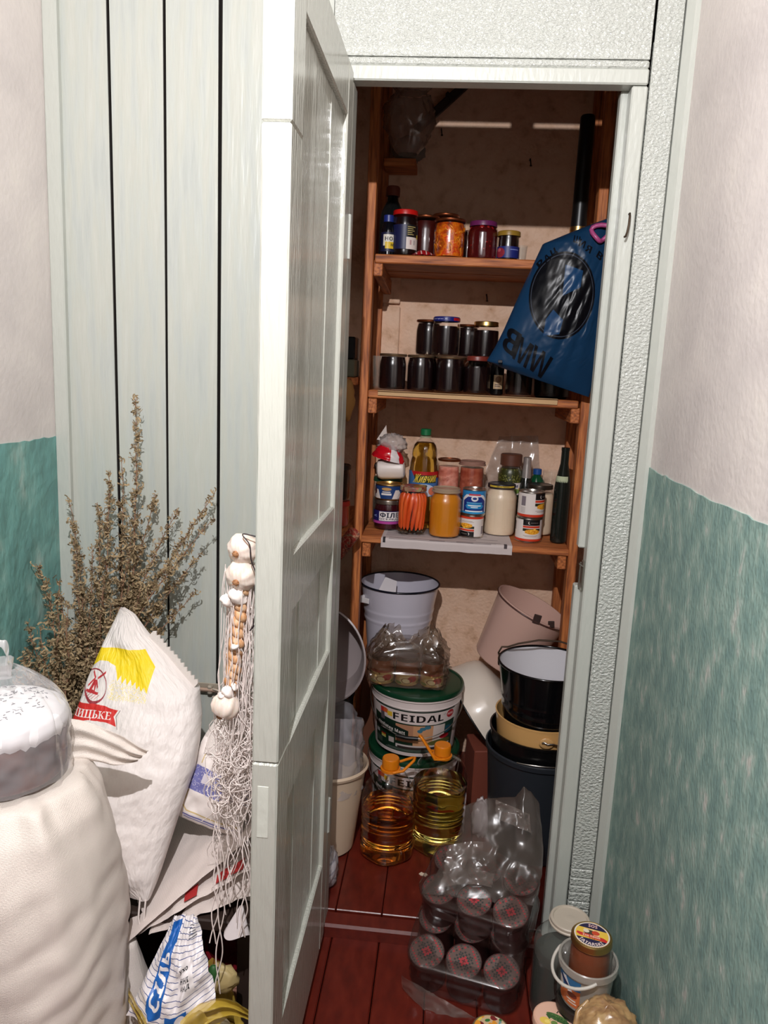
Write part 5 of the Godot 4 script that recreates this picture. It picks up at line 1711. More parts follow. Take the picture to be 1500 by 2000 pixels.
func left_nook_things() -> void:
	var t := thing("side_shelf", "dark side shelving glimpsed between the open door and the left shelf post", "shelves", Vector3(-0.45, FL, -0.74))
	var b := MB.new()
	for y in [0.947, 1.40]:
		b = MB.new()
		b.box(Vector3(-0.445, y - 0.012, -0.74), Vector3(0.33, 0.022, 0.42), 0.002)
		part("shelf_board", b, M.wood_z, t, t.position)
	for z in [-0.55, -0.93]:
		b = MB.new()
		b.box(Vector3(-0.60, 0.75, z), Vector3(0.03, 1.43, 0.04), 0.002)
		part("post", b, M.wood_y, t, t.position)
	t = thing("flat_box", "greyish green flat box on the side shelf behind the door edge", "box", Vector3(-0.335, 1.40, -0.585))
	b = MB.new()
	b.box(Vector3(0, 0.025, 0), Vector3(0.1, 0.05, 0.11), 0.003)
	part("carton", b, mat(Color8(92, 92, 74), 0.6), t)
	t = thing("black_box", "black box standing on the greyish green flat box behind the door edge", "box", Vector3(-0.335, 1.4505, -0.585))
	b = MB.new()
	b.box(Vector3(0, 0.032, 0), Vector3(0.1, 0.064, 0.1), 0.004)
	part("carton", b, mat(Color8(16, 15, 18), 0.35), t)
	t = thing("cloth_bag", "yellowish cloth bag hanging from the side shelf behind the door edge", "bag", Vector3(-0.31, 1.275, -0.525))
	b = MB.new()
	b.blob(Vector3(0, 0.06, 0), Vector3(0.03, 0.062, 0.028), 22, 16, func(d: Vector3, p: Vector3) -> Vector3: return p * (1.0 + 0.2 * sin(d.x * 9.0 + d.y * 3.0) * 0.3 + 0.25 * N(d * 1.6, 1.2)))
	part("cloth", b, mat(Color8(170, 122, 64), 0.8), t)
	jar("jar", "small jar with a red and white label on the side shelf behind the door edge", Vector3(-0.322, 0.948, -0.575), 0.034, 0.078, 0.032, "twist", mat(Color8(170, 36, 30), 0.4), mat(Color8(170, 60, 46), 0.35), 0.92)
	jar("jar", "dark jar standing on the red and white labelled jar behind the door edge", Vector3(-0.322, 1.0285, -0.575), 0.034, 0.108, 0.03, "twist", mat(Color8(22, 20, 20), 0.4), M.jam, 0.9)
	t = thing("fabric_roll", "red patterned roll leaning out below the side shelf, left of the shelf post", "roll", Vector3(-0.305, 0.885, -0.545))
	b = MB.new()
	b.lathe([Vector2(0, -0.075), Vector2(0.019, -0.075), Vector2(0.021, -0.07), Vector2(0.021, 0.07), Vector2(0.019, 0.075), Vector2(0, 0.075)], 20, Vector3.ZERO, Basis(Vector3(0, 0, 1), -0.62) * Basis(Vector3(1, 0, 0), 0.3))
	var rm := mat(Color.WHITE, 0.8)
	rm.albedo_texture = noise_tex(0.03, 128, 128, 3, ramp([[0.0, Color8(120, 26, 24)], [0.5, Color8(156, 46, 36)], [0.62, Color8(206, 170, 130)], [0.8, Color8(70, 50, 50)]]), 105)
	rm.uv1_triplanar = true
	rm.uv1_scale = Vector3(14, 14, 14)
	part("cloth", b, rm, t)
	t = thing("wash_basin", "grey enamel basin standing on edge behind the door, open side to the room", "basin", Vector3(-0.347, 0.58, -0.45))
	var ax := Vector3(-0.30, 0.05, 0.95).normalized()
	var bs := Basis(Vector3(0, 1, 0).cross(ax).normalized(), ax, Vector3.ZERO)
	bs.z = bs.x.cross(bs.y)
	b = MB.new()
	b.lathe([Vector2(0, -0.075), Vector2(0.09, -0.075), Vector2(0.112, -0.068), Vector2(0.145, -0.004), Vector2(0.153, 0.0)], 56, Vector3.ZERO, bs)
	part("outer_enamel", b, mat(Color8(16, 16, 18), 0.2), t)
	b = MB.new()
	b.lathe([Vector2(0.153, 0.001), Vector2(0.149, 0.004), Vector2(0.143, 0.0), Vector2(0.11, -0.064), Vector2(0.09, -0.071), Vector2(0, -0.071)], 56, Vector3.ZERO, bs)
	part("inner_enamel", b, mat(Color8(158, 146, 146), 0.4), t)
	t = thing("black_pot", "tall black pot under the grey basin behind the door edge", "pot", Vector3(-0.352, FL, -0.565))
	b = MB.new()
	b.lathe([Vector2(0, 0.004), Vector2(0.085, 0.002), Vector2(0.095, 0.014), Vector2(0.1, 0.37), Vector2(0.104, 0.374), Vector2(0.1, 0.38), Vector2(0.096, 0.374), Vector2(0.09, 0.014), Vector2(0, 0.01)], 44)
	part("pot_body", b, mat(Color8(14, 13, 14), 0.3), t)
	t = thing("waste_bin", "cream plastic bin lined with a clear bag, just behind the door", "bin", Vector3(-0.288, FL, -0.33))
	b = MB.new()
	b.lathe([Vector2(0, 0.004), Vector2(0.07, 0.002), Vector2(0.078, 0.01), Vector2(0.106, 0.255), Vector2(0.112, 0.258), Vector2(0.1145, 0.266), Vector2(0.110, 0.272), Vector2(0.104, 0.262), Vector2(0.076, 0.014), Vector2(0, 0.012)], 48)
	part("bin_body", b, mat(Color8(214, 190, 164), 0.4), t)
	b = MB.new()
	b.grid(60, 20, func(u: float, q: float) -> Vector3:
		var a := (u - 0.5) * TAU
		var r := lerpf(0.1, 0.085, q) * (1.0 + 0.08 * sin(a * 7.0 + q * 3.0) * q + 0.14 * N(Vector3(sin(a), q * 2.0, cos(a)) * 1.5, 1.6))
		return Vector3(sin(a) * r, 0.2 + 0.22 * q + 0.02 * sin(a * 2.0 + 0.8) * q, cos(a) * r))
	part("liner_bag", b, pane(Color(0.82, 0.8, 0.82), 0.3, 0.14), t)
	t = thing("white_bag", "white striped plastic bag lying on the pantry floor at the door's foot", "bag", Vector3(-0.262, FL, -0.155))
	var im := canvas(128, 128, Color8(206, 200, 204))
	for i in 6:
		rect(im, 0, 14 + i * 20, 128, 4, Color8(160, 156, 166))
	b = MB.new()
	b.blob(Vector3(0, 0.046, -0.01), Vector3(0.03, 0.052, 0.06), 26, 16, func(d: Vector3, p: Vector3) -> Vector3:
		var k := p * (1.0 + 0.3 * N(d * 2.2, 1.3))
		k.y = maxf(k.y, -0.045)
		return k)
	part("sheet", b, print_mat(im, 0.35), t)

func can_lid_tex() -> StandardMaterial3D:
	var im := canvas(256, 256, Color8(104, 84, 78))
	var dk := Color8(52, 56, 54)
	var rd := Color8(176, 52, 60)
	for i in range(-8, 9):
		for j in range(-8, 9):
			var x := 128 + i * 16
			var y := 128 + j * 16
			var m := absi(i) + absi(j)
			if m <= 2:
				rect(im, x - 8, y - 8, 15, 15, rd)
			elif m == 3 or (m == 5 and i * j != 0):
				rect(im, x - 8, y - 8, 14, 14, dk)
			elif m > 6 and (i + j) % 2 == 0:
				rect(im, x - 8, y - 8, 13, 13, dk if (i * 3 + j) % 4 else rd)
			elif absi(i) == absi(j):
				rect(im, x - 8, y - 8, 12, 12, dk)
	rect(im, 124, 112, 8, 32, Color8(90, 40, 40))
	rect(im, 112, 124, 32, 8, Color8(90, 40, 40))
	ring(im, 128, 128, 120, 120, 5, Color8(70, 66, 62))
	return print_mat(im, 0.45)

func can_pack(label: String, at: Vector3, yaw: float, tilt: float, idx: int, lm: Material) -> void:
	var t := thing("can_pack", label, "pack", at, "shrink-wrapped packs of cans")
	t.basis = Basis(Vector3(0, 1, 0), yaw) * Basis(Vector3(1, 0, 0), tilt)
	var proto: Node3D = null
	var wallm := mat(Color8(58, 30, 28), 0.4)
	for r in 2:
		for c in 3:
			var lab := "%s patterned can of the %s row in the %s film-wrapped pack" % [["left", "middle", "right"][c], ["front", "rear"][r], ["lower", "upper"][idx]]
			var p := t.transform * Vector3((c - 1) * 0.0875, 0, -r * 0.086)
			var n: Node3D
			if proto == null:
				n = thing("patterned_can", lab, "can", p, "cans in the %s pack" % ["lower", "upper"][idx])
				var b := MB.new()
				b.lathe([Vector2(0, 0.002), Vector2(0.038, 0.0), Vector2(0.0415, 0.002), Vector2(0.0405, 0.005), Vector2(0.0405, 0.090), Vector2(0.0418, 0.092), Vector2(0.0415, 0.095), Vector2(0.0395, 0.095), Vector2(0.039, 0.0935)], 36)
				part("tin", b, wallm, n)
				b = MB.new()
				b.slab(circle(0.0396, 36), 0.0014, Vector3(0, 0.0935, 0), Basis(Vector3(1, 0, 0), -PI / 2))
				part("lid", b, lm, n)
				proto = n
			else:
				n = proto.duplicate()
				n.name = numbered("patterned_can", self)
				add_child(n, true)
			n.transform = Transform3D(t.basis * Basis(Vector3(0, 1, 0), rng.randf_range(-0.3, 0.3)), p)
			tag(n, lab)
	# film drawn tight round the six cans
	var b := MB.new()
	var outline := func(a: float) -> Vector2:
		var best := 0.0
		for r in 2:
			for c in 3:
				best = maxf(best, (c - 1) * 0.0875 * sin(a) + (0.043 - r * 0.086) * cos(a))
		return Vector2(sin(a), cos(a)) * (best + 0.0425)
	b.grid(120, 26, func(u: float, q: float) -> Vector3:
		var a := (u - 0.5) * TAU
		# the support line of the cans, turned into a hull
		var e := 0.02
		var h0: float = outline.call(a).length()
		var dh: float = (outline.call(a + e).length() - outline.call(a - e).length()) / (2 * e)
		var nrm := Vector2(sin(a), cos(a))
		var tg := Vector2(cos(a), -sin(a))
		var p2 := nrm * h0 + tg * dh
		var y := 0.0
		var k := 1.0
		if q < 0.7:
			y = 0.001 + 0.098 * q / 0.7
		else:
			y = 0.099 + 0.004 * sin((q - 0.7) / 0.3 * PI)
			k = 1.0 - (q - 0.7) / 0.3 * 0.42
		var p := Vector3(p2.x * k, y, p2.y * k - 0.043)
		var w := N(p + Vector3(idx, 0, 0), 16.0) * 0.004 + N(p, 50.0) * 0.0016 + 0.0012 * sin(p.y * 150.0 + 4.0 * N(p, 9.0))
		var pinch := -0.006 * absf(sin(a * 3.0)) * smoothstep(0.1, 0.4, q) * (1.0 - smoothstep(0.4, 0.7, q))
		return p + Vector3(nrm.x, 0.15, nrm.y) * (w + pinch + 0.002))
	part("film", b, pane(Color(0.3, 0.2, 0.18), 0.24, 0.16), t)
	if idx == 0:
		b = MB.new()
		b.grid(30, 12, func(u: float, q: float) -> Vector3:
			var p := Vector3(lerpf(-0.135, 0.06, u), 0.044 - 0.045 * u + (q - 0.5) * (0.05 - 0.042 * u), 0.056 + 0.03 * sin(u * PI) * (1.0 - q) + 0.014 * u)
			return p + Vector3(0, 0.006, 0.006) * N(p, 34.0))
		part("loose_film_end", b, M.film_dull, t)

func circle(r: float, n: int) -> PackedVector2Array:
	var p := PackedVector2Array()
	for i in n:
		p.append(Vector2(cos(TAU * i / n), sin(TAU * i / n)) * r)
	return p

func corridor_right_things() -> void:
	var lm := can_lid_tex()
	can_pack("lower shrink-wrapped pack of six cans on the red floor by the threshold", Vector3(0.113, 0.015, 0.124), -0.22, 0.34, 0, lm)
	can_pack("upper shrink-wrapped pack of six cans lying on the lower pack", Vector3(0.134, 0.131, 0.068), -0.33, 0.34, 1, lm)
	var hoodm := pane(Color(0.36, 0.31, 0.28), 0.36, 0.25)
	# the torn film hood standing up behind the upper pack
	var t := thing("film_hood", "big torn crumpled plastic film standing up over the upper can pack", "film", Vector3(0.17, 0.26, 0.0))
	var lx := [[0.0, 0.0], [0.25, 0.035], [0.55, 0.07], [0.8, 0.088], [1.0, 0.094]]
	var rx := [[0.0, 0.262], [0.3, 0.284], [0.7, 0.282], [1.0, 0.274]]
	var top := [[0.0, 0.372], [0.25, 0.398], [0.5, 0.405], [0.68, 0.41], [0.78, 0.437], [0.9, 0.425], [1.0, 0.392]]
	var b := MB.new()
	for side in [1.0, -1.0]:
		b.grid(60, 50, func(u: float, q: float) -> Vector3:
			var uu := u if side > 0 else 1.0 - u
			var p := Vector3(lerpf(pick1(lx, q), pick1(rx, q), uu), lerpf(0.215, pick1(top, uu), q), lerpf(0.085, -0.045, q))
			var e := pow(maxf(sin(PI * uu), 0.0), 0.7) * pow(maxf(sin(PI * (0.12 + 0.88 * q)), 0.0), 0.6)
			var w := 0.036 + 0.03 * N(p, 5.0) - 0.016 * absf(N(p + Vector3(2, 5, 1), 7.0))
			p += Vector3(0, 0.35, 0.93) * side * e * w
			p += Vector3(N(p, 12.0), N(p + Vector3(4, 0, 0), 12.0), 0) * 0.007
			return p)
	part("film", b, hoodm, t, t.position)
	# a torn flap folded forward over the lids, and a bright crumple under the peak
	b = MB.new()
	b.grid(34, 24, func(u: float, q: float) -> Vector3:
		var p := Vector3(lerpf(0.045, 0.165, u) + 0.012 * q + 0.008 * N2(q * 5.0, 1.0), 0.248 + 0.075 * q + 0.01 * sin(u * PI), 0.105 - 0.055 * q - 0.02 * u)
		return p + Vector3(0.2, 0.6, 0.7) * (0.012 * N(p, 13.0) + 0.004 * absf(N(p, 30.0))))
	part("folded_flap", b, M.film_dull, t, t.position)
	b = MB.new()
	b.grid(30, 18, func(u: float, q: float) -> Vector3:
		var p := Vector3(lerpf(0.165, 0.25, u), 0.392 + 0.03 * q - 0.03 * u, 0.03 - 0.03 * q)
		return p + Vector3(0.2, 0.5, 0.8) * (0.016 * N(p, 30.0)))
	part("crumpled_fold", b, M.film_dull, t, t.position)
	# three-litre jars at the wall
	var big := jar("glass_jar", "three-litre glass jar with a frosted plastic lid by the door casing", Vector3(0.335, 0, 0.152), 0.074, 0.238, 0.041, "plastic", mat(Color8(186, 174, 158), 0.45), mat(Color8(34, 30, 26), 0.3), 0.62, "", M.glass_dusty)
	var brine := mat(Color8(30, 12, 10), 0.2)
	jar("glass_jar", "dark full jar on the floor that carries the little plastic bucket", Vector3(0.337, 0, 0.308), 0.066, 0.172, 0.045, "twist", mat(Color8(40, 34, 30), 0.4), brine, 0.9)
	t = thing("plastic_bucket", "small translucent plastic bucket with a handle and a blue and orange label", "bucket", Vector3(0.3465, 0.176, 0.305))
	var pl := pane(Color(0.78, 0.76, 0.72), 0.42, 0.22)
	b = MB.new()
	b.lathe([Vector2(0, 0.002), Vector2(0.045, 0.001), Vector2(0.048, 0.005), Vector2(0.0535, 0.078), Vector2(0.058, 0.08), Vector2(0.0595, 0.083), Vector2(0.0595, 0.096), Vector2(0.0575, 0.098), Vector2(0.0545, 0.096), Vector2(0.053, 0.08), Vector2(0.047, 0.006), Vector2(0, 0.005)], 48)
	part("pail", b, pl, t)
	var im := canvas(256, 256, Color8(40, 110, 160))
	poly(im, PackedVector2Array([Vector2(0, 120), Vector2(256, 90), Vector2(256, 256), Vector2(0, 256)]), Color8(206, 110, 56))
	oval(im, 30, 120, 44, 60, Color8(226, 222, 214))
	poly(im, PackedVector2Array([Vector2(60, 20), Vector2(110, 10), Vector2(190, 130), Vector2(150, 150)]), Color8(226, 226, 230))
	poly(im, PackedVector2Array([Vector2(20, 40), Vector2(60, 30), Vector2(170, 90), Vector2(120, 100)]), Color8(24, 40, 90))
	oval(im, 180, 150, 50, 26, Color8(120, 40, 26))
	rect(im, 120, 190, 100, 14, Color8(230, 220, 210))
	rect(im, 140, 216, 90, 12, Color8(230, 220, 210))
	band(t, "label", 0.0487, 0.01, 0.074, -1.55, -0.4, print_mat(im), 0.0537)
	b = MB.new()
	var hp := []
	for i in 21:
		var a := lerpf(-2.3, 0.1, i / 20.0)
		var k := sin(PI * i / 20.0)
		hp.append(Vector3(sin(a) * (0.061 + 0.012 * k), 0.088 - 0.022 * k, cos(a) * (0.061 + 0.012 * k)))
	b.tube(hp, [0.002, 0.0034, 0.0034, 0.0034, 0.0034, 0.0034, 0.0034, 0.0034, 0.0034, 0.0034, 0.0034, 0.0034, 0.0034, 0.0034, 0.0034, 0.0034, 0.0034, 0.0034, 0.0034, 0.0034, 0.003], 8)
	part("carry_handle", b, mat(Color8(196, 190, 180), 0.45), t)
	# sauce jar sitting in the bucket
	var s := jar("sauce_jar", "brown sauce jar with a gold-rimmed printed lid standing in the small bucket", Vector3(0.349, 0.182, 0.303), 0.0425, 0.138, 0.0385, "twist", M.gold_tin, mat(Color8(120, 62, 36), 0.4), 0.9)
	s.rotation = Vector3(0, -0.25, 0)
	var li := canvas(512, 512, Color8(226, 214, 196))
	var yl := Color8(230, 190, 70)
	oval(li, 256, 256, 236, 236, yl)
	poly(li, arc_cap(256, 256, 236, -2.62, -0.52), Color8(34, 28, 66))
	poly(li, arc_cap(256, 256, 236, 0.42, 2.72), Color8(34, 28, 66))
	rect(li, 130, 150, 230, 120, Color8(232, 206, 150))
	oval(li, 220, 220, 90, 52, Color8(70, 60, 44))
	oval(li, 170, 204, 44, 34, Color8(226, 214, 190))
	oval(li, 306, 210, 56, 46, Color8(200, 70, 40))
	poly(li, PackedVector2Array([Vector2(40, 250), Vector2(420, 276), Vector2(480, 310), Vector2(470, 356), Vector2(330, 340), Vector2(90, 318), Vector2(36, 290)]), Color8(200, 46, 40))
	txt(li, "SOS", Rect2(190, 40, 130, 64), Color8(236, 190, 180))
	txt(li, "Tan Smak", Rect2(120, 268, 260, 46), Color8(240, 220, 190), true)
	txt(li, "11g", Rect2(220, 330, 90, 32), Color8(120, 80, 30))
	txt(li, "TATARSKI", Rect2(), Color8(236, 214, 206), false, true, func(q: Vector2) -> Vector2:
		var a := lerpf(2.5, 0.64, q.x)
		var rr := lerpf(168, 226, q.y)
		return Vector2(256 + cos(a) * rr, 256 + sin(a) * rr))
	b = MB.new()
	b.slab(circle(0.0352, 44), 0.001, Vector3(0, 0.1402, 0), Basis(Vector3(1, 0, 0), -PI / 2))
	part("lid_print", b, print_mat(li, 0.35), s.get_node("lid"))
	# printed lids at the lower edge
	t = jar("lidded_jar", "jar with a pale pink lid printed with two cucumbers at the front", Vector3(0.283, 0, 0.335), 0.0435, 0.148, 0.0395, "twist", mat(Color8(222, 176, 152), 0.4), brine, 0.9)
	li = canvas(512, 512, Color8(230, 186, 162))
	oval(li, 130, 330, 76, 60, Color8(232, 200, 90), 0.3)
	oval(li, 160, 340, 40, 30, Color8(244, 220, 120))
	for q in [[300, 250, 150, 44, 0.42, Color8(74, 110, 60)], [330, 300, 140, 40, 0.42, Color8(56, 92, 50)], [250, 360, 46, 40, 0.2, Color8(110, 140, 70)]]:
		oval(li, q[0], q[1], q[2], q[3], q[5], q[4])
	for i in 40:
		oval(li, 300 + rng.randf_range(-110, 110), 270 + rng.randf_range(-60, 70), 5, 5, Color8(130, 160, 96))
	poly(li, PackedVector2Array([Vector2(150, 220), Vector2(210, 190), Vector2(230, 260), Vector2(190, 300)]), Color8(60, 96, 50))
	txt(li, "76", Rect2(), Color8(24, 22, 22), true, true, func(q: Vector2) -> Vector2: return Vector2(330, 120) + (q * Vector2(100, 90)).rotated(-0.9) + Vector2(-30, 60))
	b = MB.new()
	b.slab(circle(0.0372, 44), 0.001, Vector3(0, 0.1505, 0), Basis(Vector3(1, 0, 0), -PI / 2))
	part("lid_print", b, print_mat(li, 0.35), t.get_node("lid"))
	t = jar("lidded_jar", "jar with a many-coloured fruit-printed lid at the lower edge of the picture", Vector3(0.158, 0, 0.352), 0.041, 0.118, 0.0375, "twist", mat(Color8(110, 96, 70), 0.4), brine, 0.9)
	li = canvas(512, 512, Color8(206, 176, 140))
	for i in 46:
		oval(li, rng.randf() * 512, rng.randf() * 512, rng.randf_range(26, 80), rng.randf_range(20, 60), [Color8(190, 40, 36), Color8(226, 150, 50), Color8(60, 120, 60), Color8(226, 200, 90), Color8(110, 150, 150), Color8(232, 214, 190), Color8(120, 40, 40)][i % 7], rng.randf() * 3.0)
	oval(li, 400, 300, 60, 44, Color8(232, 220, 200))
	oval(li, 400, 300, 34, 24, Color8(90, 60, 44))
	b = MB.new()
	b.slab(circle(0.0352, 44), 0.001, Vector3(0, 0.1205, 0), Basis(Vector3(1, 0, 0), -PI / 2))
	part("lid_print", b, print_mat(li, 0.35), t.get_node("lid"))
	# jar top wrapped in paper under cling film
	t = thing("wrapped_jar", "jar wrapped in brown paper and tape in the lower right corner", "jar", Vector3(0.374, 0, 0.388))
	b = MB.new()
	b.lathe([Vector2(0, 0.002), Vector2(0.04, 0.001), Vector2(0.043, 0.01), Vector2(0.043, 0.17), Vector2(0.038, 0.185)], 30)
	part("glass", b, mat(Color8(40, 24, 18), 0.12), t)
	var pm := mat(Color.WHITE, 0.3)
	pm.albedo_texture = noise_tex(0.02, 256, 256, 5, ramp([[0.0, Color8(84, 56, 40)], [0.35, Color8(140, 104, 72)], [0.6, Color8(176, 140, 94)], [1.0, Color8(206, 176, 128)]]), 111)
	pm.uv1_triplanar = true
	pm.uv1_scale = Vector3(3, 10, 8)
	pm.clearcoat_enabled = true
	pm.clearcoat = 0.35
	pm.clearcoat_roughness = 0.25
	b = MB.new()
	b.blob(Vector3(0.0, 0.195, 0), Vector3(0.058, 0.045, 0.058), 50, 30, func(d: Vector3, p: Vector3) -> Vector3:
		var st := absf(sin((d.x * 0.7 + d.z) * 16.0 + 3.0 * N(d, 2.0))) * 0.05
		return p * (1.0 + 0.16 * N(d * 1.6, 1.2) + st * 0.7 - 0.09 * absf(N(d * 3.0, 1.2)) + 0.05 * N(d * 8.0, 1.0)))
	part("paper_wrap", b, pm, t)
	b = MB.new()
	b.tube([Vector3(-0.05, 0.165, 0.03), Vector3(-0.062, 0.19, 0.012), Vector3(-0.055, 0.212, -0.006), Vector3(-0.035, 0.228, -0.02)], [0.003, 0.006, 0.006, 0.003], 8)
	part("twisted_edge", b, pm, t)

func arc_cap(cx: float, cy: float, r: float, a0: float, a1: float) -> PackedVector2Array:
	var p := PackedVector2Array()
	for i in 25:
		var a := lerpf(a0, a1, i / 24.0)
		p.append(Vector2(cx + cos(a) * r, cy + sin(a) * r))
	return p

func pick1(l: Array, y: float) -> float:
	for i in l.size() - 1:
		if y <= l[i + 1][0]:
			return lerpf(l[i][1], l[i + 1][1], clampf((y - l[i][0]) / (l[i + 1][0] - l[i][0]), 0, 1))
	return l[-1][1]

func corridor_left_things() -> void:
	bench_and_flats()
	flour_sack()
	yellow_sack()
	easter_loaf()
	small_sack()
	salt_and_bags()
	garlic_and_strings()
	wormwood()

func flour_sack() -> void:
	var t := thing("big_sack", "big full white woven sack standing in the lower left foreground", "sack", Vector3(-0.727, 0, 0.575))
	var wl := [[0.0, 0.17], [0.06, 0.192], [0.25, 0.203], [0.45, 0.203], [0.6, 0.186], [0.68, 0.165], [0.72, 0.14]]
	var b := MB.new()
	b.grid(96, 90, func(u: float, q: float) -> Vector3:
		var a := (u - 0.5) * TAU
		var y := 0.0
		var k := 1.0
		if q < 0.78:
			y = 0.72 * q / 0.78
		else:
			var s := (q - 0.78) / 0.22
			y = 0.72 + 0.022 * sin(s * PI * 0.5)
			k = 1.0 - s
		var w := pick1(wl, y) * k
		var sx := signf(sin(a)) * pow(absf(sin(a)), 0.82)
		var sz := signf(cos(a)) * pow(absf(cos(a)), 0.82)
		var p := Vector3(sx * w, y, sz * w * 0.9)
		# creases sweep round the belly, rising to the right
		var c := sin((y - 0.16 * sx * (1 - y) + 0.05 * N(Vector3(sx, y * 3.0, sz), 1.2)) * 92.0)
		var amp := 0.0035 * smoothstep(0.05, 0.2, y) * smoothstep(0.72, 0.5, y) * (0.45 + 0.55 * N(Vector3(sx * 0.8, y * 5.0, sz), 1.5))
		var f := amp * (c - 0.4 * absf(c)) + 0.010 * N(Vector3(sx, y * 2.2, sz), 1.6)
		if y > 0.62:
			f += 0.008 * sin(a * 9.0 + 2.0 * N(Vector3(sx, sz, 0), 2.0)) * smoothstep(0.62, 0.72, y) * k
		p += Vector3(sx, 0.0, sz) * f
		p.x = maxf(p.x, -0.174)
		return p)
	var m = M.sack.duplicate()
	m.albedo_color = Color8(230, 219, 209)
	part("woven_body", b, m, t)
	# the tied mouth, folded over to the right
	b = MB.new()
	b.grid(40, 26, func(u: float, q: float) -> Vector3:
		var a := (u - 0.5) * TAU
		var h := lerpf(0.050, 0.030, smoothstep(0.0, 0.75, q))
		if q > 0.75: h = lerpf(0.03, 0.012, (q - 0.75) / 0.25)
		var c := Vector3(lerpf(0.045, 0.203, q), lerpf(0.742, 0.745, q) + 0.016 * sin(q * 4.5) - 0.018 * q, lerpf(-0.06, -0.125, q))
		var th := lerpf(0.03, 0.006, smoothstep(0, 0.5, q))
		var p := c + Vector3(0.012 * cos(a) * q, cos(a) * h, sin(a) * th)
		p += Vector3(0.1, 0.4, 0.8) * (0.006 * sin(cos(a) * 9.0 + q * 5.0) + 0.006 * N(p, 22.0))
		return p)
	part("tied_mouth", b, m, t)
	b = MB.new()
	b.tube([Vector3(0.085, 0.70, -0.075), Vector3(0.088, 0.66, -0.07), Vector3(0.087, 0.6, -0.072), Vector3(0.092, 0.56, -0.07)], 0.0018, 6)
	part("tie_string", b, mat(Color8(236, 228, 222), 0.8), t)
	# a second, low sack behind it shows only its right flank
	t = thing("low_sack", "low white woven sack on the floor, peeping out right of the big sack", "sack", Vector3(-0.568, 0, 0.445))
	b = MB.new()
	b.grid(60, 30, func(u: float, q: float) -> Vector3:
		var a := (u - 0.5) * TAU
		var r := lerpf(0.105, 0.02, pow(q, 1.1)) * (1.0 if q < 0.999 else 0.0)
		r *= 1.0 + 0.02 * sin(a * 26.0) + 0.12 * N(Vector3(sin(a), q * 2.0, cos(a)), 1.3)
		return Vector3(sin(a) * r, 0.33 * q, cos(a) * r * 0.8))
	part("woven_body", b, M.sack, t)

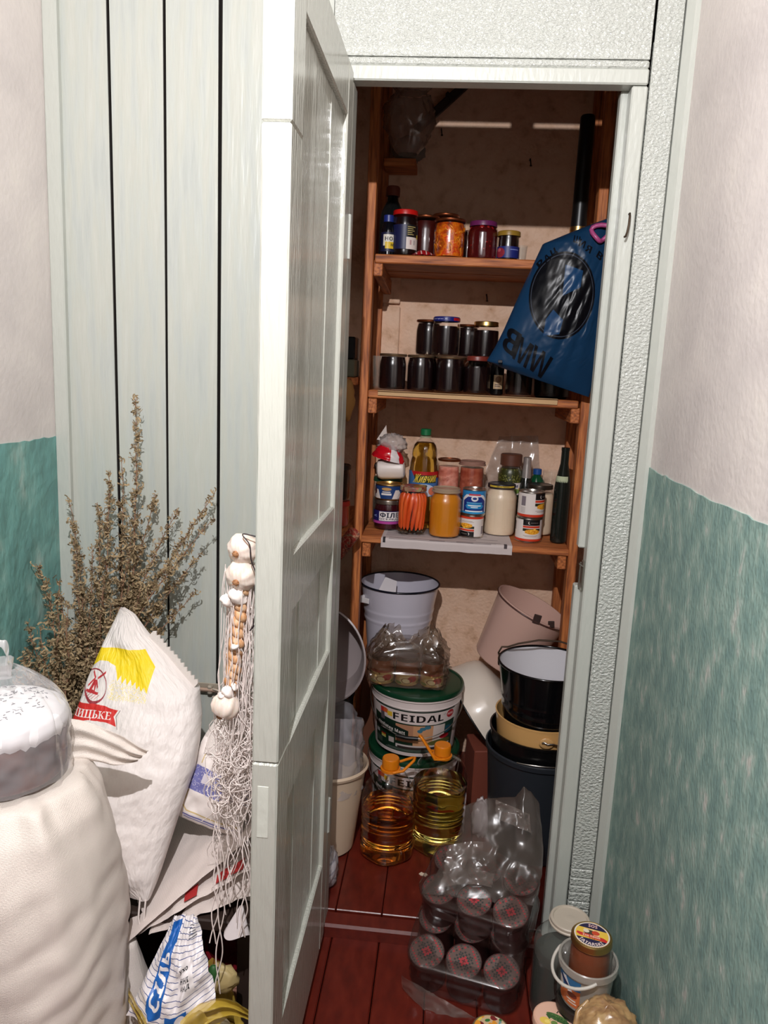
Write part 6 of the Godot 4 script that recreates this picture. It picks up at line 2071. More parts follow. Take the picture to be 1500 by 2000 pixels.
func yellow_sack() -> void:
	var t := thing("printed_sack", "white woven sack with a yellow patch, red windmill and red ribbon leaning on the planks", "sack", Vector3(-0.62, 0.40, 0.38))
	var L := [[0.385, -0.575], [0.41, -0.66], [0.46, -0.735], [0.53, -0.765], [0.61, -0.765], [0.689, -0.746], [0.713, -0.740], [0.756, -0.733], [0.826, -0.713], [0.861, -0.701], [0.892, -0.690]]
	var R := [[0.385, -0.53], [0.41, -0.522], [0.431, -0.517], [0.518, -0.499], [0.607, -0.479], [0.653, -0.477], [0.698, -0.48], [0.749, -0.493], [0.811, -0.569], [0.842, -0.617], [0.879, -0.657], [0.892, -0.684]]
	var T := [[0.385, 0.012], [0.43, 0.045], [0.5, 0.066], [0.62, 0.072], [0.72, 0.058], [0.8, 0.034], [0.86, 0.016], [0.892, 0.006]]
	var im := canvas(1024, 1024, Color8(228, 219, 214))
	var mp := func(x: float, y: float) -> Vector2:
		var a := pick1(L, y)
		var c := pick1(R, y)
		return Vector2((x - a) / (c - a) * 1024.0, (0.892 - y) / 0.507 * 1024.0)
	var P := func(list: Array) -> PackedVector2Array:
		var o := PackedVector2Array()
		# subdivide so that straight sides follow the mapping
		for i in list.size():
			var a: Vector2 = list[i]
			var c: Vector2 = list[(i + 1) % list.size()]
			for k in 6:
				var q := a.lerp(c, k / 6.0)
				o.append(mp.call(q.x, q.y))
		return o
	var yel := Color8(238, 206, 26)
	var yp := [Vector2(-0.735, 0.80), Vector2(-0.722, 0.815), Vector2(-0.70, 0.818), Vector2(-0.66, 0.822), Vector2(-0.612, 0.823), Vector2(-0.582, 0.795), Vector2(-0.586, 0.752)]
	for i in 14:
		yp.append(Vector2(-0.588 - i * 0.0056, 0.752 + 0.009 * (i % 2) + 0.0012 * i + 0.004 * N2(i * 0.7, 3.0)))
	yp.append_array([Vector2(-0.668, 0.79), Vector2(-0.685, 0.797), Vector2(-0.706, 0.796), Vector2(-0.722, 0.783), Vector2(-0.738, 0.76)])
	poly(im, P.call(yp), yel)
	for i in 900:
		var q: Vector2 = mp.call(rng.randf_range(-0.67, -0.585), rng.randf_range(0.735, 0.768))
		if im.get_pixelv(q.clamp(Vector2.ZERO, Vector2(1023, 1023))).b > 0.5:
			rect(im, q.x, q.y, 4, 3, Color8(236, 216, 120) if i % 3 else Color8(212, 206, 196))
	var red := Color8(186, 52, 56)
	var c0: Vector2 = Vector2(-0.704, 0.752)
	var last: Vector2 = c0 + Vector2(0.029, 0)
	for i in range(1, 41):
		var a := TAU * i / 40.0
		var q := c0 + Vector2(cos(a) * 0.029 - sin(a) * 0.004, sin(a) * 0.027)
		line(im, mp.call(last.x, last.y), mp.call(q.x, q.y), 5 + 6 * clampf(-sin(a), 0, 1), Color8(150, 50, 60))
		last = q
	poly(im, P.call([c0 + Vector2(-0.014, -0.012), c0 + Vector2(-0.006, 0.009), c0 + Vector2(0.002, 0.009), c0 + Vector2(0.003, -0.012)]), red)
	poly(im, P.call([c0 + Vector2(-0.006, -0.008), c0 + Vector2(-0.003, 0.0), c0 + Vector2(0.0, -0.008)]), Color8(236, 214, 208))
	for q in [[Vector2(-0.012, 0.022), Vector2(-0.004, 0.012)], [Vector2(0.019, 0.026), Vector2(0.002, 0.012)], [Vector2(0.0, 0.008), Vector2(0.008, -0.002)], [Vector2(-0.02, -0.012), Vector2(0.012, -0.011)], [Vector2(-0.004, 0.012), Vector2(-0.018, -0.004)]]:
		var a: Vector2 = c0 + q[0]
		var d: Vector2 = c0 + q[1]
		line(im, mp.call(a.x, a.y), mp.call(d.x, d.y), 9, red)
	for i in 5:
		var a: Vector2 = c0 + Vector2(-0.022 + i * 0.007, -0.022)
		var d: Vector2 = c0 + Vector2(-0.012 + i * 0.007, -0.013)
		line(im, mp.call(a.x, a.y), mp.call(d.x, d.y), 2, red)
	var rb := Color8(206, 44, 40)
	poly(im, P.call([Vector2(-0.752, 0.708), Vector2(-0.74, 0.716), Vector2(-0.70, 0.7235), Vector2(-0.668, 0.7235), Vector2(-0.638, 0.7195), Vector2(-0.6455, 0.7075), Vector2(-0.6355, 0.692), Vector2(-0.66, 0.697), Vector2(-0.70, 0.6955), Vector2(-0.756, 0.682)]), rb)
	txt(im, "НИЦЬКЕ", Rect2(), Color8(240, 228, 224), true, true, func(q: Vector2) -> Vector2:
		var x := lerpf(-0.748, -0.651, q.x)
		var y := lerpf(0.7155, 0.698, q.y) - 0.009 * pow(1.0 - q.x, 1.5)
		return mp.call(x, y))
	var e1: Vector2 = mp.call(-0.6335, 0.7195)
	var e2: Vector2 = mp.call(-0.6405, 0.7075)
	var e3: Vector2 = mp.call(-0.632, 0.688)
	line(im, e1, e2, 3, Color8(90, 70, 70))
	line(im, e2, e3, 3, Color8(90, 70, 70))
	txt(im, "ГЗ0", Rect2(mp.call(-0.672, 0.592), Vector2(46, 14)), Color8(90, 70, 64))
	txt(im, "40", Rect2(mp.call(-0.672, 0.583), Vector2(36, 18)), Color8(90, 70, 64))
	var m := mat(Color.WHITE, 0.5)
	m.albedo_texture = tex(im)
	m.heightmap_enabled = true
	m.heightmap_texture = noise_tex(0.03, 512, 512, 4, null, 121)
	m.heightmap_scale = 0.22
	m.backlight_enabled = true
	m.backlight = Color(0.2, 0.19, 0.18)
	var b := MB.new()
	b.grid(120, 110, func(u: float, q: float) -> Vector3:
		var y := lerpf(0.386, 0.8915, q)
		var a := -u * TAU + PI
		var xl := pick1(L, y)
		var xr := pick1(R, y)
		var th := pick1(T, y)
		var cx := -cos(u * TAU)
		var sz := sin(u * TAU)
		if u > 0.5:
			sz = -absf(sz)
		var x := lerpf(xl, xr, 0.5 + 0.5 * cx)
		var pz := 0.40 - 0.5 * (y - 0.40)
		var p := Vector3(x, y, pz + signf(sz) * pow(absf(sz), 0.75) * th)
		var k := absf(sz)
		var w := 0.010 * N(Vector3(x, y, 0), 9.0) + 0.0035 * N(Vector3(x, y, 1), 30.0)
		# long folds under the shoulder and at the lower corner
		w += 0.009 * sin((x * 0.8 + y * 0.5) * 60.0 + 3.0 * N(Vector3(x, y, 2), 6.0)) * smoothstep(0.72, 0.86, y)
		w += 0.007 * sin((x * 0.9 - y * 0.2) * 55.0) * smoothstep(0.55, 0.42, y)
		p.z += w * k
		return p)
	for i in b.v.size():
		# the first half of the turn is the front; u runs left to right over it
		var q := b.v[i]
		var a := pick1(L, q.y)
		var c := pick1(R, q.y)
		b.uv[i] = Vector2(clampf((q.x - a) / maxf(c - a, 0.001), 0, 1), (0.892 - q.y) / 0.507)
	m.texture_repeat = false
	part("woven_body", b, m, t, t.position)
	# pinked hem along the sloping shoulder
	var z := PackedVector2Array([Vector2(0, -0.008)])
	for i in 27:
		z.append(Vector2(0.152 * i / 26.0, 0.016 + (0.006 if i % 2 else 0.0) + 0.003 * N2(i * 0.4, 1.0)))
	z.append(Vector2(0.152, -0.016))
	for i in range(8, -1, -1):
		z.append(Vector2(0.152 * i / 8.0, -0.008 - 0.004 * sin(i)))
	b = MB.new()
	var d := (Vector3(-0.482, 0.738, 0.232) - Vector3(-0.612, 0.842, 0.180)).normalized()
	var up := (Vector3(0.62, 0.78, 0.05) - d * d.dot(Vector3(0.62, 0.78, 0.05))).normalized()
	b.slab(z, 0.003, Vector3(-0.615, 0.842, 0.186), Basis(d, up, d.cross(up)))
	part("pinked_hem", b, M.sack, t, t.position)
	b = MB.new()
	b.tube([Vector3(-0.545, 0.395, 0.42), Vector3(-0.544, 0.36, 0.432), Vector3(-0.541, 0.335, 0.432), Vector3(-0.535, 0.345, 0.43), Vector3(-0.534, 0.39, 0.42)], 0.0018, 6)
	part("drawstring", b, mat(Color8(232, 222, 216), 0.8), t, t.position)

func easter_loaf() -> void:
	var at := Vector3(-0.704, 0.7425, 0.585)
	var t := thing("easter_loaf", "round dark Easter loaf with white icing in a clear bag on the big sack", "bread", at)
	var R := 0.096
	var crust := mat(Color.WHITE, 0.55)
	crust.albedo_texture = noise_tex(0.012, 256, 256, 5, ramp([[0.0, Color8(36, 16, 12)], [0.4, Color8(70, 34, 24)], [0.7, Color8(110, 58, 36)], [1.0, Color8(150, 86, 50)]]), 131)
	crust.uv1_triplanar = true
	crust.uv1_scale = Vector3(5, 5, 5)
	var b := MB.new()
	b.lathe([Vector2(0, 0), Vector2(R * 0.94, 0), Vector2(R, 0.008), Vector2(R * 1.01, 0.05), Vector2(R * 1.0, 0.085), Vector2(R * 0.96, 0.095), Vector2(0, 0.1)], 50)
	part("crust", b, crust, t)
	b = MB.new()
	b.grid(80, 20, func(u: float, q: float) -> Vector3:
		var a := (u - 0.5) * TAU
		var drip := 0.016 * maxf(0.0, N(Vector3(sin(a) * 3.0, 0, cos(a) * 3.0), 1.3)) + 0.008
		if q < 0.25:
			var s := q / 0.25
			return Vector3(sin(a) * (R * 1.012 + 0.003 * sin(s * PI)), lerpf(0.086 - drip, 0.1, s), cos(a) * (R * 1.012 + 0.003 * sin(s * PI)))
		var s := (q - 0.25) / 0.75
		var r := R * 1.012 * cos(s * PI * 0.5)
		return Vector3(sin(a) * r, 0.1 + 0.026 * sin(s * PI * 0.5) + 0.002 * N(Vector3(sin(a) * r, cos(a) * r, 0), 40.0), cos(a) * r))
	part("icing", b, mat(Color8(240, 236, 236), 0.5), t)
	b = MB.new()
	for i in 120:
		var a := rng.randf() * TAU
		var r := sqrt(rng.randf()) * 0.07
		var y := 0.1 + 0.026 * sqrt(maxf(0, 1 - pow(r / R, 2)))
		var d := Vector3(rng.randf_range(-1, 1), 0, rng.randf_range(-1, 1)).normalized() * 0.003
		var c := Vector3(sin(a) * r, y + 0.0006, cos(a) * r)
		b.tube([c - d, c + d], 0.0006, 4)
	tag(part("sprinkles", b, mat(Color8(46, 44, 60), 0.5), t), "", "", "", "stuff")
	var bag := thing("clear_bag", "clear plastic bag with twisted handles around the Easter loaf", "bag", at)
	b = MB.new()
	b.grid(110, 44, func(u: float, q: float) -> Vector3:
		var a := (u - 0.5) * TAU
		var r := 0.102
		var y := 0.001 + 0.165 * q
		var c := Vector3.ZERO
		if q > 0.55:
			var s := (q - 0.55) / 0.45
			r = lerpf(0.102, 0.018, pow(s, 1.6))
			y = 0.092 + 0.09 * s
			c = Vector3(0.007, 0, 0.0) * smoothstep(0, 1, s)
		r *= 1.0 + 0.045 * sin(a * 11.0 + 4.0 * N(Vector3(sin(a), q, cos(a)), 1.5)) * (0.3 + q) + 0.05 * N(Vector3(sin(a) * 1.5, q * 1.5, cos(a) * 1.5), 1.6)
		return c + Vector3(sin(a) * r, y, cos(a) * r))
	part("film", b, pane(Color(0.92, 0.91, 0.92), 0.22, 0.12), bag)
	b = MB.new()
	b.grid(24, 30, func(u: float, q: float) -> Vector3:
		var a := (u - 0.5) * TAU
		var path := Vector3(0.007 + 0.028 * sin(q * PI) - 0.05 * q, 0.178 + 0.05 * sin(q * PI * 0.75), 0.0 + 0.02 * q)
		return path + Vector3(0.2, cos(a), sin(a)) * (0.009 + 0.003 * sin(q * 20.0)) * Vector3(1, 1, 0.5))
	b.grid(24, 20, func(u: float, q: float) -> Vector3:
		var a := (u - 0.5) * TAU
		return Vector3(0.005 - 0.01 * q, 0.165 + 0.03 * q, 0.01 + 0.02 * q) + Vector3(cos(a) * 1.6, 0.3, sin(a)) * (0.012 + 0.014 * q * (1 + 0.4 * sin(a * 5.0))))
	part("handle_knot", b, M.film_white, bag)

func pillow(w: float, h: float, th: float, bend: Callable, nu := 40, nv := 30) -> MB:
	var b := MB.new()
	for side in [1.0, -1.0]:
		b.grid(nu, nv, func(u: float, q: float) -> Vector3:
			var uu := u if side > 0 else 1.0 - u
			var e := pow(maxf(sin(PI * uu), 0.0), 0.6) * pow(maxf(sin(PI * q), 0.0), 0.6)
			return bend.call(uu, q, side * th * e))
	for i in b.uv.size() / 2:
		pass
	return b

func sheet3(p00: Vector3, p10: Vector3, p01: Vector3, p11: Vector3, th: float, amp: float, sd: float) -> MB:
	var nrm := (p10 - p00).cross(p01 - p00).normalized()
	return pillow(1, 1, th, func(u: float, q: float, d: float) -> Vector3:
		var p := p00.lerp(p10, u).lerp(p01.lerp(p11, u), q)
		var w := amp * (N(Vector3(u * 2.0 + sd, q * 2.0, sd), 1.3) + 0.3 * N(Vector3(u * 6.0, q * 6.0 + sd, 0), 1.2))
		return p + nrm * (d + w))

func bench_and_flats() -> void:
	var t := thing("low_bench", "dark wooden bench hidden under the pile of folded sacks", "bench", Vector3(-0.56, 0, 0.22))
	var b := MB.new()
	for i in 3:
		b = MB.new()
		b.box(Vector3(0, 0.342, -0.13 + i * 0.13), Vector3(0.5, 0.024, 0.125), 0.003)
		part("seat_board", b, M.dark_wood, t)
	for x in [-0.22, 0.22]:
		for z in [-0.16, 0.15]:
			b = MB.new()
			b.box(Vector3(x, 0.165, z), Vector3(0.04, 0.33, 0.04), 0.003)
			part("leg", b, M.dark_wood, t)
	var g := "folded empty sacks on the bench"
	var sm = M.sack.duplicate()
	sm.albedo_color = Color8(228, 214, 207)
	var rm := mat(Color8(170, 40, 40), 0.6)
	# from the bottom of the pile upwards
	var defs := [
		["lowest folded sack of the pile, with a pinked edge hanging near the door", Vector3(-0.60, 0.362, 0.08), Vector3(-0.305, 0.41, 0.10), Vector3(-0.545, 0.335, 0.40), Vector3(-0.315, 0.345, 0.40), 0.008, 0.012],
		["third folded sack from the top, its curled edge showing under the others", Vector3(-0.60, 0.39, 0.08), Vector3(-0.30, 0.455, 0.10), Vector3(-0.52, 0.330, 0.44), Vector3(-0.315, 0.40, 0.37), 0.009, 0.014],
		["second folded sack from the top, with a red printed edge", Vector3(-0.60, 0.41, 0.08), Vector3(-0.30, 0.505, 0.10), Vector3(-0.54, 0.333, 0.445), Vector3(-0.318, 0.44, 0.34), 0.007, 0.010],
		["topmost folded white sack of the pile, with a long straight edge", Vector3(-0.60, 0.425, 0.10), Vector3(-0.295, 0.56, 0.10), Vector3(-0.562, 0.323, 0.47), Vector3(-0.33, 0.492, 0.30), 0.005, 0.006]]
	for i in 4:
		var q: Array = defs[i]
		var c: Vector3 = (q[1] + q[2] + q[3] + q[4]) * 0.25
		var n := thing("folded_sack", q[0], "sack", c, g)
		var pl := sheet3(q[3], q[4], q[1], q[2], q[5], q[6], i * 3.7)
		part("woven_sheet", pl, sm, n, c)
		if i == 2:
			for k in [0.25, 0.5, 0.62]:
				var e: Vector3 = q[3].lerp(q[4], k + 0.1)
				var e2: Vector3 = q[3].lerp(q[4], k + 0.2)
				var inn: Vector3 = (q[1].lerp(q[2], k) - e).normalized()
				var rp := MB.new()
				rp.quad(e + inn * 0.004 + Vector3(0, 0.011, 0), e2 + inn * 0.003 + Vector3(0, 0.011, 0), e2 + inn * 0.03 + Vector3(0, 0.013, 0), e + inn * 0.024 + Vector3(0, 0.013, 0))
				part("red_print", rp, rm, n, c)
	var cone := thing("plastic_scrap", "small white cone-shaped plastic scrap hanging by the door edge", "scrap", Vector3(-0.33, 0.40, 0.47))
	b = MB.new()
	b.grid(30, 10, func(u: float, q: float) -> Vector3:
		var a := (u - 0.5) * TAU
		var r := 0.003 + 0.022 * (1 - q)
		return Vector3(sin(a) * r - 0.008 * (1 - q), 0.06 * q - 0.02 + 0.006 * sin(a * 2.0) * (1 - q), cos(a) * r * 0.6))
	part("sheet", b, mat(Color8(228, 220, 220), 0.4), cone)

func small_sack() -> void:
	var t := thing("small_sack", "small white bag with a faded blue printed band, propped behind the strings", "bag", Vector3(-0.43, 0.50, 0.27))
	var im := canvas(512, 512, Color8(232, 222, 216))
	var bl := Color8(112, 112, 168)
	rect(im, 30, 170, 452, 150, bl)
	for i in 500:
		rect(im, rng.randf_range(30, 480), rng.randf_range(165, 322), rng.randf_range(3, 10), rng.randf_range(2, 5), Color8(200, 194, 208))
	rect(im, 110, 200, 70, 60, Color8(214, 206, 214))
	for q in [[Vector2(40, 330), Vector2(40, 420)], [Vector2(40, 420), Vector2(80, 450)], [Vector2(80, 450), Vector2(480, 450)], [Vector2(60, 150), Vector2(60, 90)], [Vector2(60, 90), Vector2(110, 60)], [Vector2(110, 60), Vector2(440, 60)]]:
		line(im, q[0], q[1], 9, Color8(206, 182, 130))
	rect(im, 60, 470, 400, 10, bl)
	rect(im, 70, 486, 300, 6, bl)
	var m := print_mat(im, 0.55)
	var bs := Basis(Vector3(0, 0, 1), -0.30) * Basis(Vector3(1, 0, 0), -0.35)
	var b := pillow(1, 1, 0.032, func(u: float, q: float, d: float) -> Vector3:
		var p := Vector3((u - 0.5) * 0.142, (q - 0.5) * 0.168, d)
		p += Vector3(0, 0, 0.012 * N(Vector3(u * 2, q * 2, 3), 1.2))
		return bs * p + Vector3(0, 0.055, 0))
	part("woven_body", b, m, t)
	b = MB.new()
	b.grid(26, 14, func(u: float, q: float) -> Vector3:
		var a := (u - 0.5) * TAU
		var r := lerpf(0.045, 0.012, smoothstep(0, 1, q))
		return Vector3(-0.005 + 0.01 * q, 0.125 + 0.10 * q, -0.02 - 0.04 * q) + Vector3(sin(a) * r, 0, cos(a) * r * 0.4) * (1.0 + 0.15 * sin(a * 7.0)))
	part("gathered_neck", b, M.sack, t)
	t = thing("white_pouch", "plain pinkish white pouch at the door edge, right of the blue-banded bag", "bag", Vector3(-0.335, 0.51, 0.24))
	b = MB.new()
	b.blob(Vector3(0, 0.04, 0), Vector3(0.05, 0.055, 0.04), 26, 18, func(d: Vector3, p: Vector3) -> Vector3: return p * (1.0 + 0.2 * N(d * 1.5, 1.2)))
	part("sheet", b, mat(Color8(214, 196, 190), 0.6), t)

func salt_and_bags() -> void:
	var t := thing("yellow_bag", "crumpled yellow plastic carrier bag full of things on the floor", "bag", Vector3(-0.405, 0, 0.505))
	var ym := pane(Color(0.78, 0.66, 0.28), 0.62, 0.22)
	var b := MB.new()
	b.blob(Vector3(0, 0.115, 0), Vector3(0.086, 0.115, 0.075), 30, 20)
	part("pale_contents", b, mat(Color8(222, 206, 170), 0.6), t)
	b = MB.new()
	b.grid(90, 40, func(u: float, q: float) -> Vector3:
		var a := (u - 0.5) * TAU
		var r := 0.098 * pow(sin(PI * clampf(0.12 + q * 0.62, 0, 1)), 0.5)
		r *= 1.0 + 0.07 * sin(a * 8.0 + 5.0 * N(Vector3(sin(a), q * 2, cos(a)), 1.3)) * q + 0.12 * N(Vector3(sin(a) * 1.4, q * 2.0, cos(a) * 1.4), 1.5)
		var y := 0.002 + 0.225 * q
		if q > 0.75:
			y += (q - 0.75) * 0.22 * (sin(a * 2.0 + 1.2) + 0.5 * sin(a * 5.0))
		return Vector3(sin(a) * r, y, cos(a) * r * 0.86))
	part("film", b, ym, t)
	b = MB.new()
	b.grid(30, 20, func(u: float, q: float) -> Vector3:
		var p := Vector3(lerpf(-0.005, 0.105, q), 0.235 + 0.05 * sin(q * PI * 0.8) + (u - 0.5) * lerpf(0.09, 0.02, q), 0.07 - 0.05 * q)
		return p + Vector3(0.3, 0.4, 0.8) * (0.012 * sin(u * 16.0 + q * 5.0) + 0.012 * N(p, 24.0)))
	b.grid(20, 20, func(u: float, q: float) -> Vector3:
		var p := Vector3(lerpf(-0.06, -0.118, q), 0.21 + 0.07 * q + (u - 0.5) * 0.035, 0.055 - 0.03 * q)
		return p + Vector3(0.3, 0.4, 0.8) * (0.008 * sin(u * 16.0 + q * 5.0) + 0.01 * N(p, 24.0)))
	b.grid(24, 24, func(u: float, q: float) -> Vector3:
		var p := Vector3(lerpf(0.045, 0.10, q) + (u - 0.5) * 0.05, 0.24 - 0.19 * q, 0.085 - 0.02 * q)
		return p + Vector3(0.5, 0.1, 0.8) * (0.007 * sin(u * 16.0 + q * 5.0) + 0.008 * N(p, 24.0)))
	part("torn_handles", b, pane(Color(0.8, 0.68, 0.26), 0.7, 0.22), t)
	# bag of salt: white with blue pinstripes and a blue band
	var im := canvas(768, 768, Color8(232, 226, 226))
	for i in 22:
		line(im, Vector2(0, i * 40 - 60), Vector2(768, i * 40 + 20), 5, Color8(66, 78, 130))
	var bl := Color8(26, 98, 178)
	rect(im, 120, 130, 170, 500, bl)
	poly(im, PackedVector2Array([Vector2(90, 40), Vector2(300, 20), Vector2(330, 150), Vector2(230, 210), Vector2(110, 170)]), bl)
	oval(im, 205, 630, 84, 50, bl)
	txt(im, "СІЛЬ", Rect2(), Color8(236, 232, 232), false, true, func(q: Vector2) -> Vector2: return Vector2(140 + q.y * 128, 620 - q.x * 400))
	rect(im, 440, 310, 180, 220, Color8(232, 226, 226))
	for q in [["ухо", 330, 90], ["ННІ", 400, 110], ["АНД", 460, 110]]:
		txt(im, q[0], Rect2(470, q[1], q[2], 42), Color8(26, 26, 34))
	for i in 5:
		rect(im, 560, 60 + i * 22, 120, 8, Color8(90, 90, 100))
	rect(im, 330, 650, 200, 110, bl)
	oval(im, 470, 720, 50, 60, Color8(232, 226, 226))
	t = thing("salt_bag", "crumpled blue-striped white bag of salt on top of the yellow carrier bag", "bag", Vector3(-0.445, 0.28, 0.48))
	var c00 := Vector3(-0.523, 0.245, 0.535)
	var c10 := Vector3(-0.362, 0.278, 0.52)
	var c01 := Vector3(-0.462, 0.395, 0.455)
	var c11 := Vector3(-0.422, 0.388, 0.445)
	b = pillow(1, 1, 0.026, func(u: float, q: float, d: float) -> Vector3:
		var p := c00.lerp(c10, u).lerp(c01.lerp(c11, u), q)
		p.y -= 0.045 * sin(PI * u) * (1 - q)
		p.z += 0.012 * sin(PI * u) * (1 - q)
		var w := 0.016 * N(Vector3(u * 2.5, q * 2.5, 8), 1.4) + 0.006 * N(Vector3(u * 8.0, q * 8.0, 2), 1.2) - 0.012 * exp(-pow((q - 0.35 + 0.2 * u) * 9.0, 2)) * smoothstep(0.3, 0.8, u)
		return p + Vector3(0, 0.35, 0.93) * (d + w))
	part("paper_sack", b, print_mat(im, 0.4), t, t.position)
	# in the dark under the bench
	t = thing("maroon_bowl", "maroon plastic bowl in the dark under the bench by the door edge", "bowl", Vector3(-0.36, 0.16, 0.30))
	b = MB.new()
	b.lathe([Vector2(0, 0), Vector2(0.05, 0.0), Vector2(0.085, 0.06), Vector2(0.09, 0.062), Vector2(0.084, 0.064), Vector2(0.048, 0.006), Vector2(0, 0.006)], 36)
	part("bowl_body", b, mat(Color8(110, 18, 28), 0.4), t)
	t = thing("patterned_box", "brown patterned box under the maroon bowl by the door edge", "box", Vector3(-0.36, 0, 0.30))
	b = MB.new()
	b.box(Vector3(0, 0.08, 0), Vector3(0.15, 0.158, 0.13), 0.003)
	var pm := mat(Color.WHITE, 0.7)
	pm.albedo_texture = noise_tex(0.02, 128, 128, 3, ramp([[0.0, Color8(90, 56, 42)], [0.5, Color8(150, 108, 84)], [0.6, Color8(184, 146, 118)], [1.0, Color8(110, 60, 50)]]), 141)
	pm.uv1_triplanar = true
	pm.uv1_scale = Vector3(8, 8, 8)
	part("carton", b, pm, t)
	t = thing("cream_packet", "cream packet with a green and red tag behind the salt bag", "packet", Vector3(-0.375, 0.25, 0.455))
	b = MB.new()
	b.blob(Vector3(0, 0.018, 0), Vector3(0.036, 0.026, 0.02), 22, 14, func(d: Vector3, p: Vector3) -> Vector3: return p * (1.0 + 0.3 * N(d * 1.5, 1.3)))
	part("packet_body", b, mat(Color8(176, 156, 108), 0.5), t)
	b = MB.new()
	b.blob(Vector3(-0.008, 0.036, 0.014), Vector3(0.012, 0.02, 0.01), 12, 8)
	part("green_tag", b, mat(Color8(46, 90, 44), 0.5), t)
	b = MB.new()
	b.blob(Vector3(-0.024, 0.04, 0.01), Vector3(0.008, 0.014, 0.008), 12, 8)
	part("red_tag", b, mat(Color8(150, 30, 36), 0.5), t)

func garlic_and_strings() -> void:
	var t := thing("garlic_braid", "braid of garlic with three bulbs left hanging on the back of the open door", "garlic", Vector3(-0.335, 1.14, 0.485))
	var o := t.position
	var gm := mat(Color.WHITE, 0.5)
	gm.albedo_texture = noise_tex(0.02, 256, 256, 4, ramp([[0.0, Color8(206, 172, 150)], [0.35, Color8(232, 214, 200)], [1.0, Color8(242, 230, 220)]]), 151)
	gm.uv1_triplanar = true
	gm.uv1_scale = Vector3(30, 6, 30)
	gm.subsurf_scatter_enabled = true
	gm.subsurf_scatter_strength = 0.15
	for q in [[Vector3(-0.330, 1.124, 0.487), 0.0265, Vector3(-0.35, -0.25, 1.0)], [Vector3(-0.331, 1.079, 0.49), 0.027, Vector3(-0.2, -0.35, 1.0)], [Vector3(-0.356, 0.846, 0.495), 0.025, Vector3(-0.4, -0.9, 0.4)]]:
		var c: Vector3 = q[0]
		var r: float = q[1]
		var ax: Vector3 = q[2].normalized()
		var bs := Basis(ax.cross(Vector3(0.3, 1, 0)).normalized(), ax, Vector3.ZERO)
		bs.z = bs.x.cross(bs.y)
		var b := MB.new()
		b.lathe([Vector2(0, -r * 1.5), Vector2(r * 0.16, -r * 1.35), Vector2(r * 0.3, -r * 1.0), Vector2(r * 0.75, -r * 0.62), Vector2(r, -r * 0.1), Vector2(r * 0.96, r * 0.35), Vector2(r * 0.66, r * 0.74), Vector2(r * 0.3, r * 0.84), Vector2(0, r * 0.8)], 40, c, bs, -PI, PI, func(a: float, y: float, w: float) -> float: return w * (1.0 + 0.05 * cos(a * 8.0) * (1.0 if w > r * 0.3 else 0.3)))
		var bulb := part("bulb", b, gm, t, o)
		var rt := MB.new()
		for k in 26:
			var a := k * 2.4
			var e := bs * Vector3(sin(a) * r * 0.22, r * 0.92, cos(a) * r * 0.22) * (0.9 + 0.15 * sin(k * 1.7))
			rt.tube([c + ax * r * 0.76, c + e], 0.0011, 4)
		rt.blob(c + ax * r * 0.82, Vector3.ONE * r * 0.22, 10, 6)
		tag(part("roots", rt, mat(Color8(164, 116, 78), 0.8), bulb, o), "", "", "", "stuff")
	# the braid of dry stalks
	var bm := mat(Color.WHITE, 0.6)
	bm.albedo_texture = noise_tex(0.02, 256, 256, 4, ramp([[0.0, Color8(176, 112, 66)], [0.4, Color8(214, 160, 112)], [0.8, Color8(232, 198, 164)], [1.0, Color8(240, 220, 200)]]), 153)
	bm.uv1_triplanar = true
	bm.uv1_scale = Vector3(20, 8, 20)
	for s in 3:
		var pts := []
		var rad := []
		for i in 70:
			var q := i / 69.0
			var ph := q * 26.0 + s * TAU / 3.0
			pts.append(Vector3(-0.333 - 0.016 * q + 0.0085 * sin(ph), 1.06 - 0.195 * q, 0.485 + 0.006 * cos(ph) * 1.0 + 0.003 * sin(2.0 * ph)))
			rad.append((0.0078 + 0.0026 * sin(ph * 2.0 + s)) * (1.0 - 0.25 * q))
		var b := MB.new()
		b.tube(pts, rad, 8)
		part("stalk", b, bm, t, o)
	var skin := mat(Color8(240, 228, 220), 0.5)
	for q in [[-0.336, 1.045, 0.03], [-0.354, 1.036, 0.022], [-0.340, 0.955, 0.014], [-0.340, 0.885, 0.012], [-0.350, 0.874, 0.022], [-0.362, 0.866, 0.014]]:
		var c := Vector3(q[0], q[1], 0.497)
		var w: float = q[2] * 0.6
		var a := rng.randf_range(-0.9, 0.9)
		var fl := MB.new()
		fl.grid(10, 8, func(u: float, k: float) -> Vector3:
			var p := Vector3((u - 0.5) * 2.0 * w * (0.5 + 0.5 * sin(PI * clampf(k, 0.1, 0.9))), (k - 0.5) * w * 1.3, 0.01 * sin(u * PI) + 0.006 * sin(k * 4.0))
			p += Vector3(0, N(p, 60.0), N(p + Vector3(1, 0, 0), 60.0)) * 0.004
			return c + (Basis(Vector3(0, 0, 1), a) * Basis(Vector3(0, 1, 0), 0.3)) * p)
		part("papery_skin", fl, skin, t, o)
	var w := thing("black_wire", "thin black wire loop tied round the top garlic bulb", "wire", Vector3(-0.318, 1.15, 0.51))
	var b := MB.new()
	var wp := [Vector3(-0.282, 1.152, 0.5), Vector3(-0.30, 1.151, 0.51), Vector3(-0.325, 1.154, 0.512), Vector3(-0.312, 1.138, 0.516), Vector3(-0.309, 1.115, 0.518), Vector3(-0.300, 1.085, 0.515), Vector3(-0.304, 1.06, 0.512), Vector3(-0.298, 1.035, 0.512), Vector3(-0.303, 1.015, 0.512), Vector3(-0.306, 0.998, 0.512), Vector3(-0.311, 0.99, 0.512), Vector3(-0.303, 1.0, 0.512)]
	b.tube(smooth(wp, 5), 0.0012, 6)
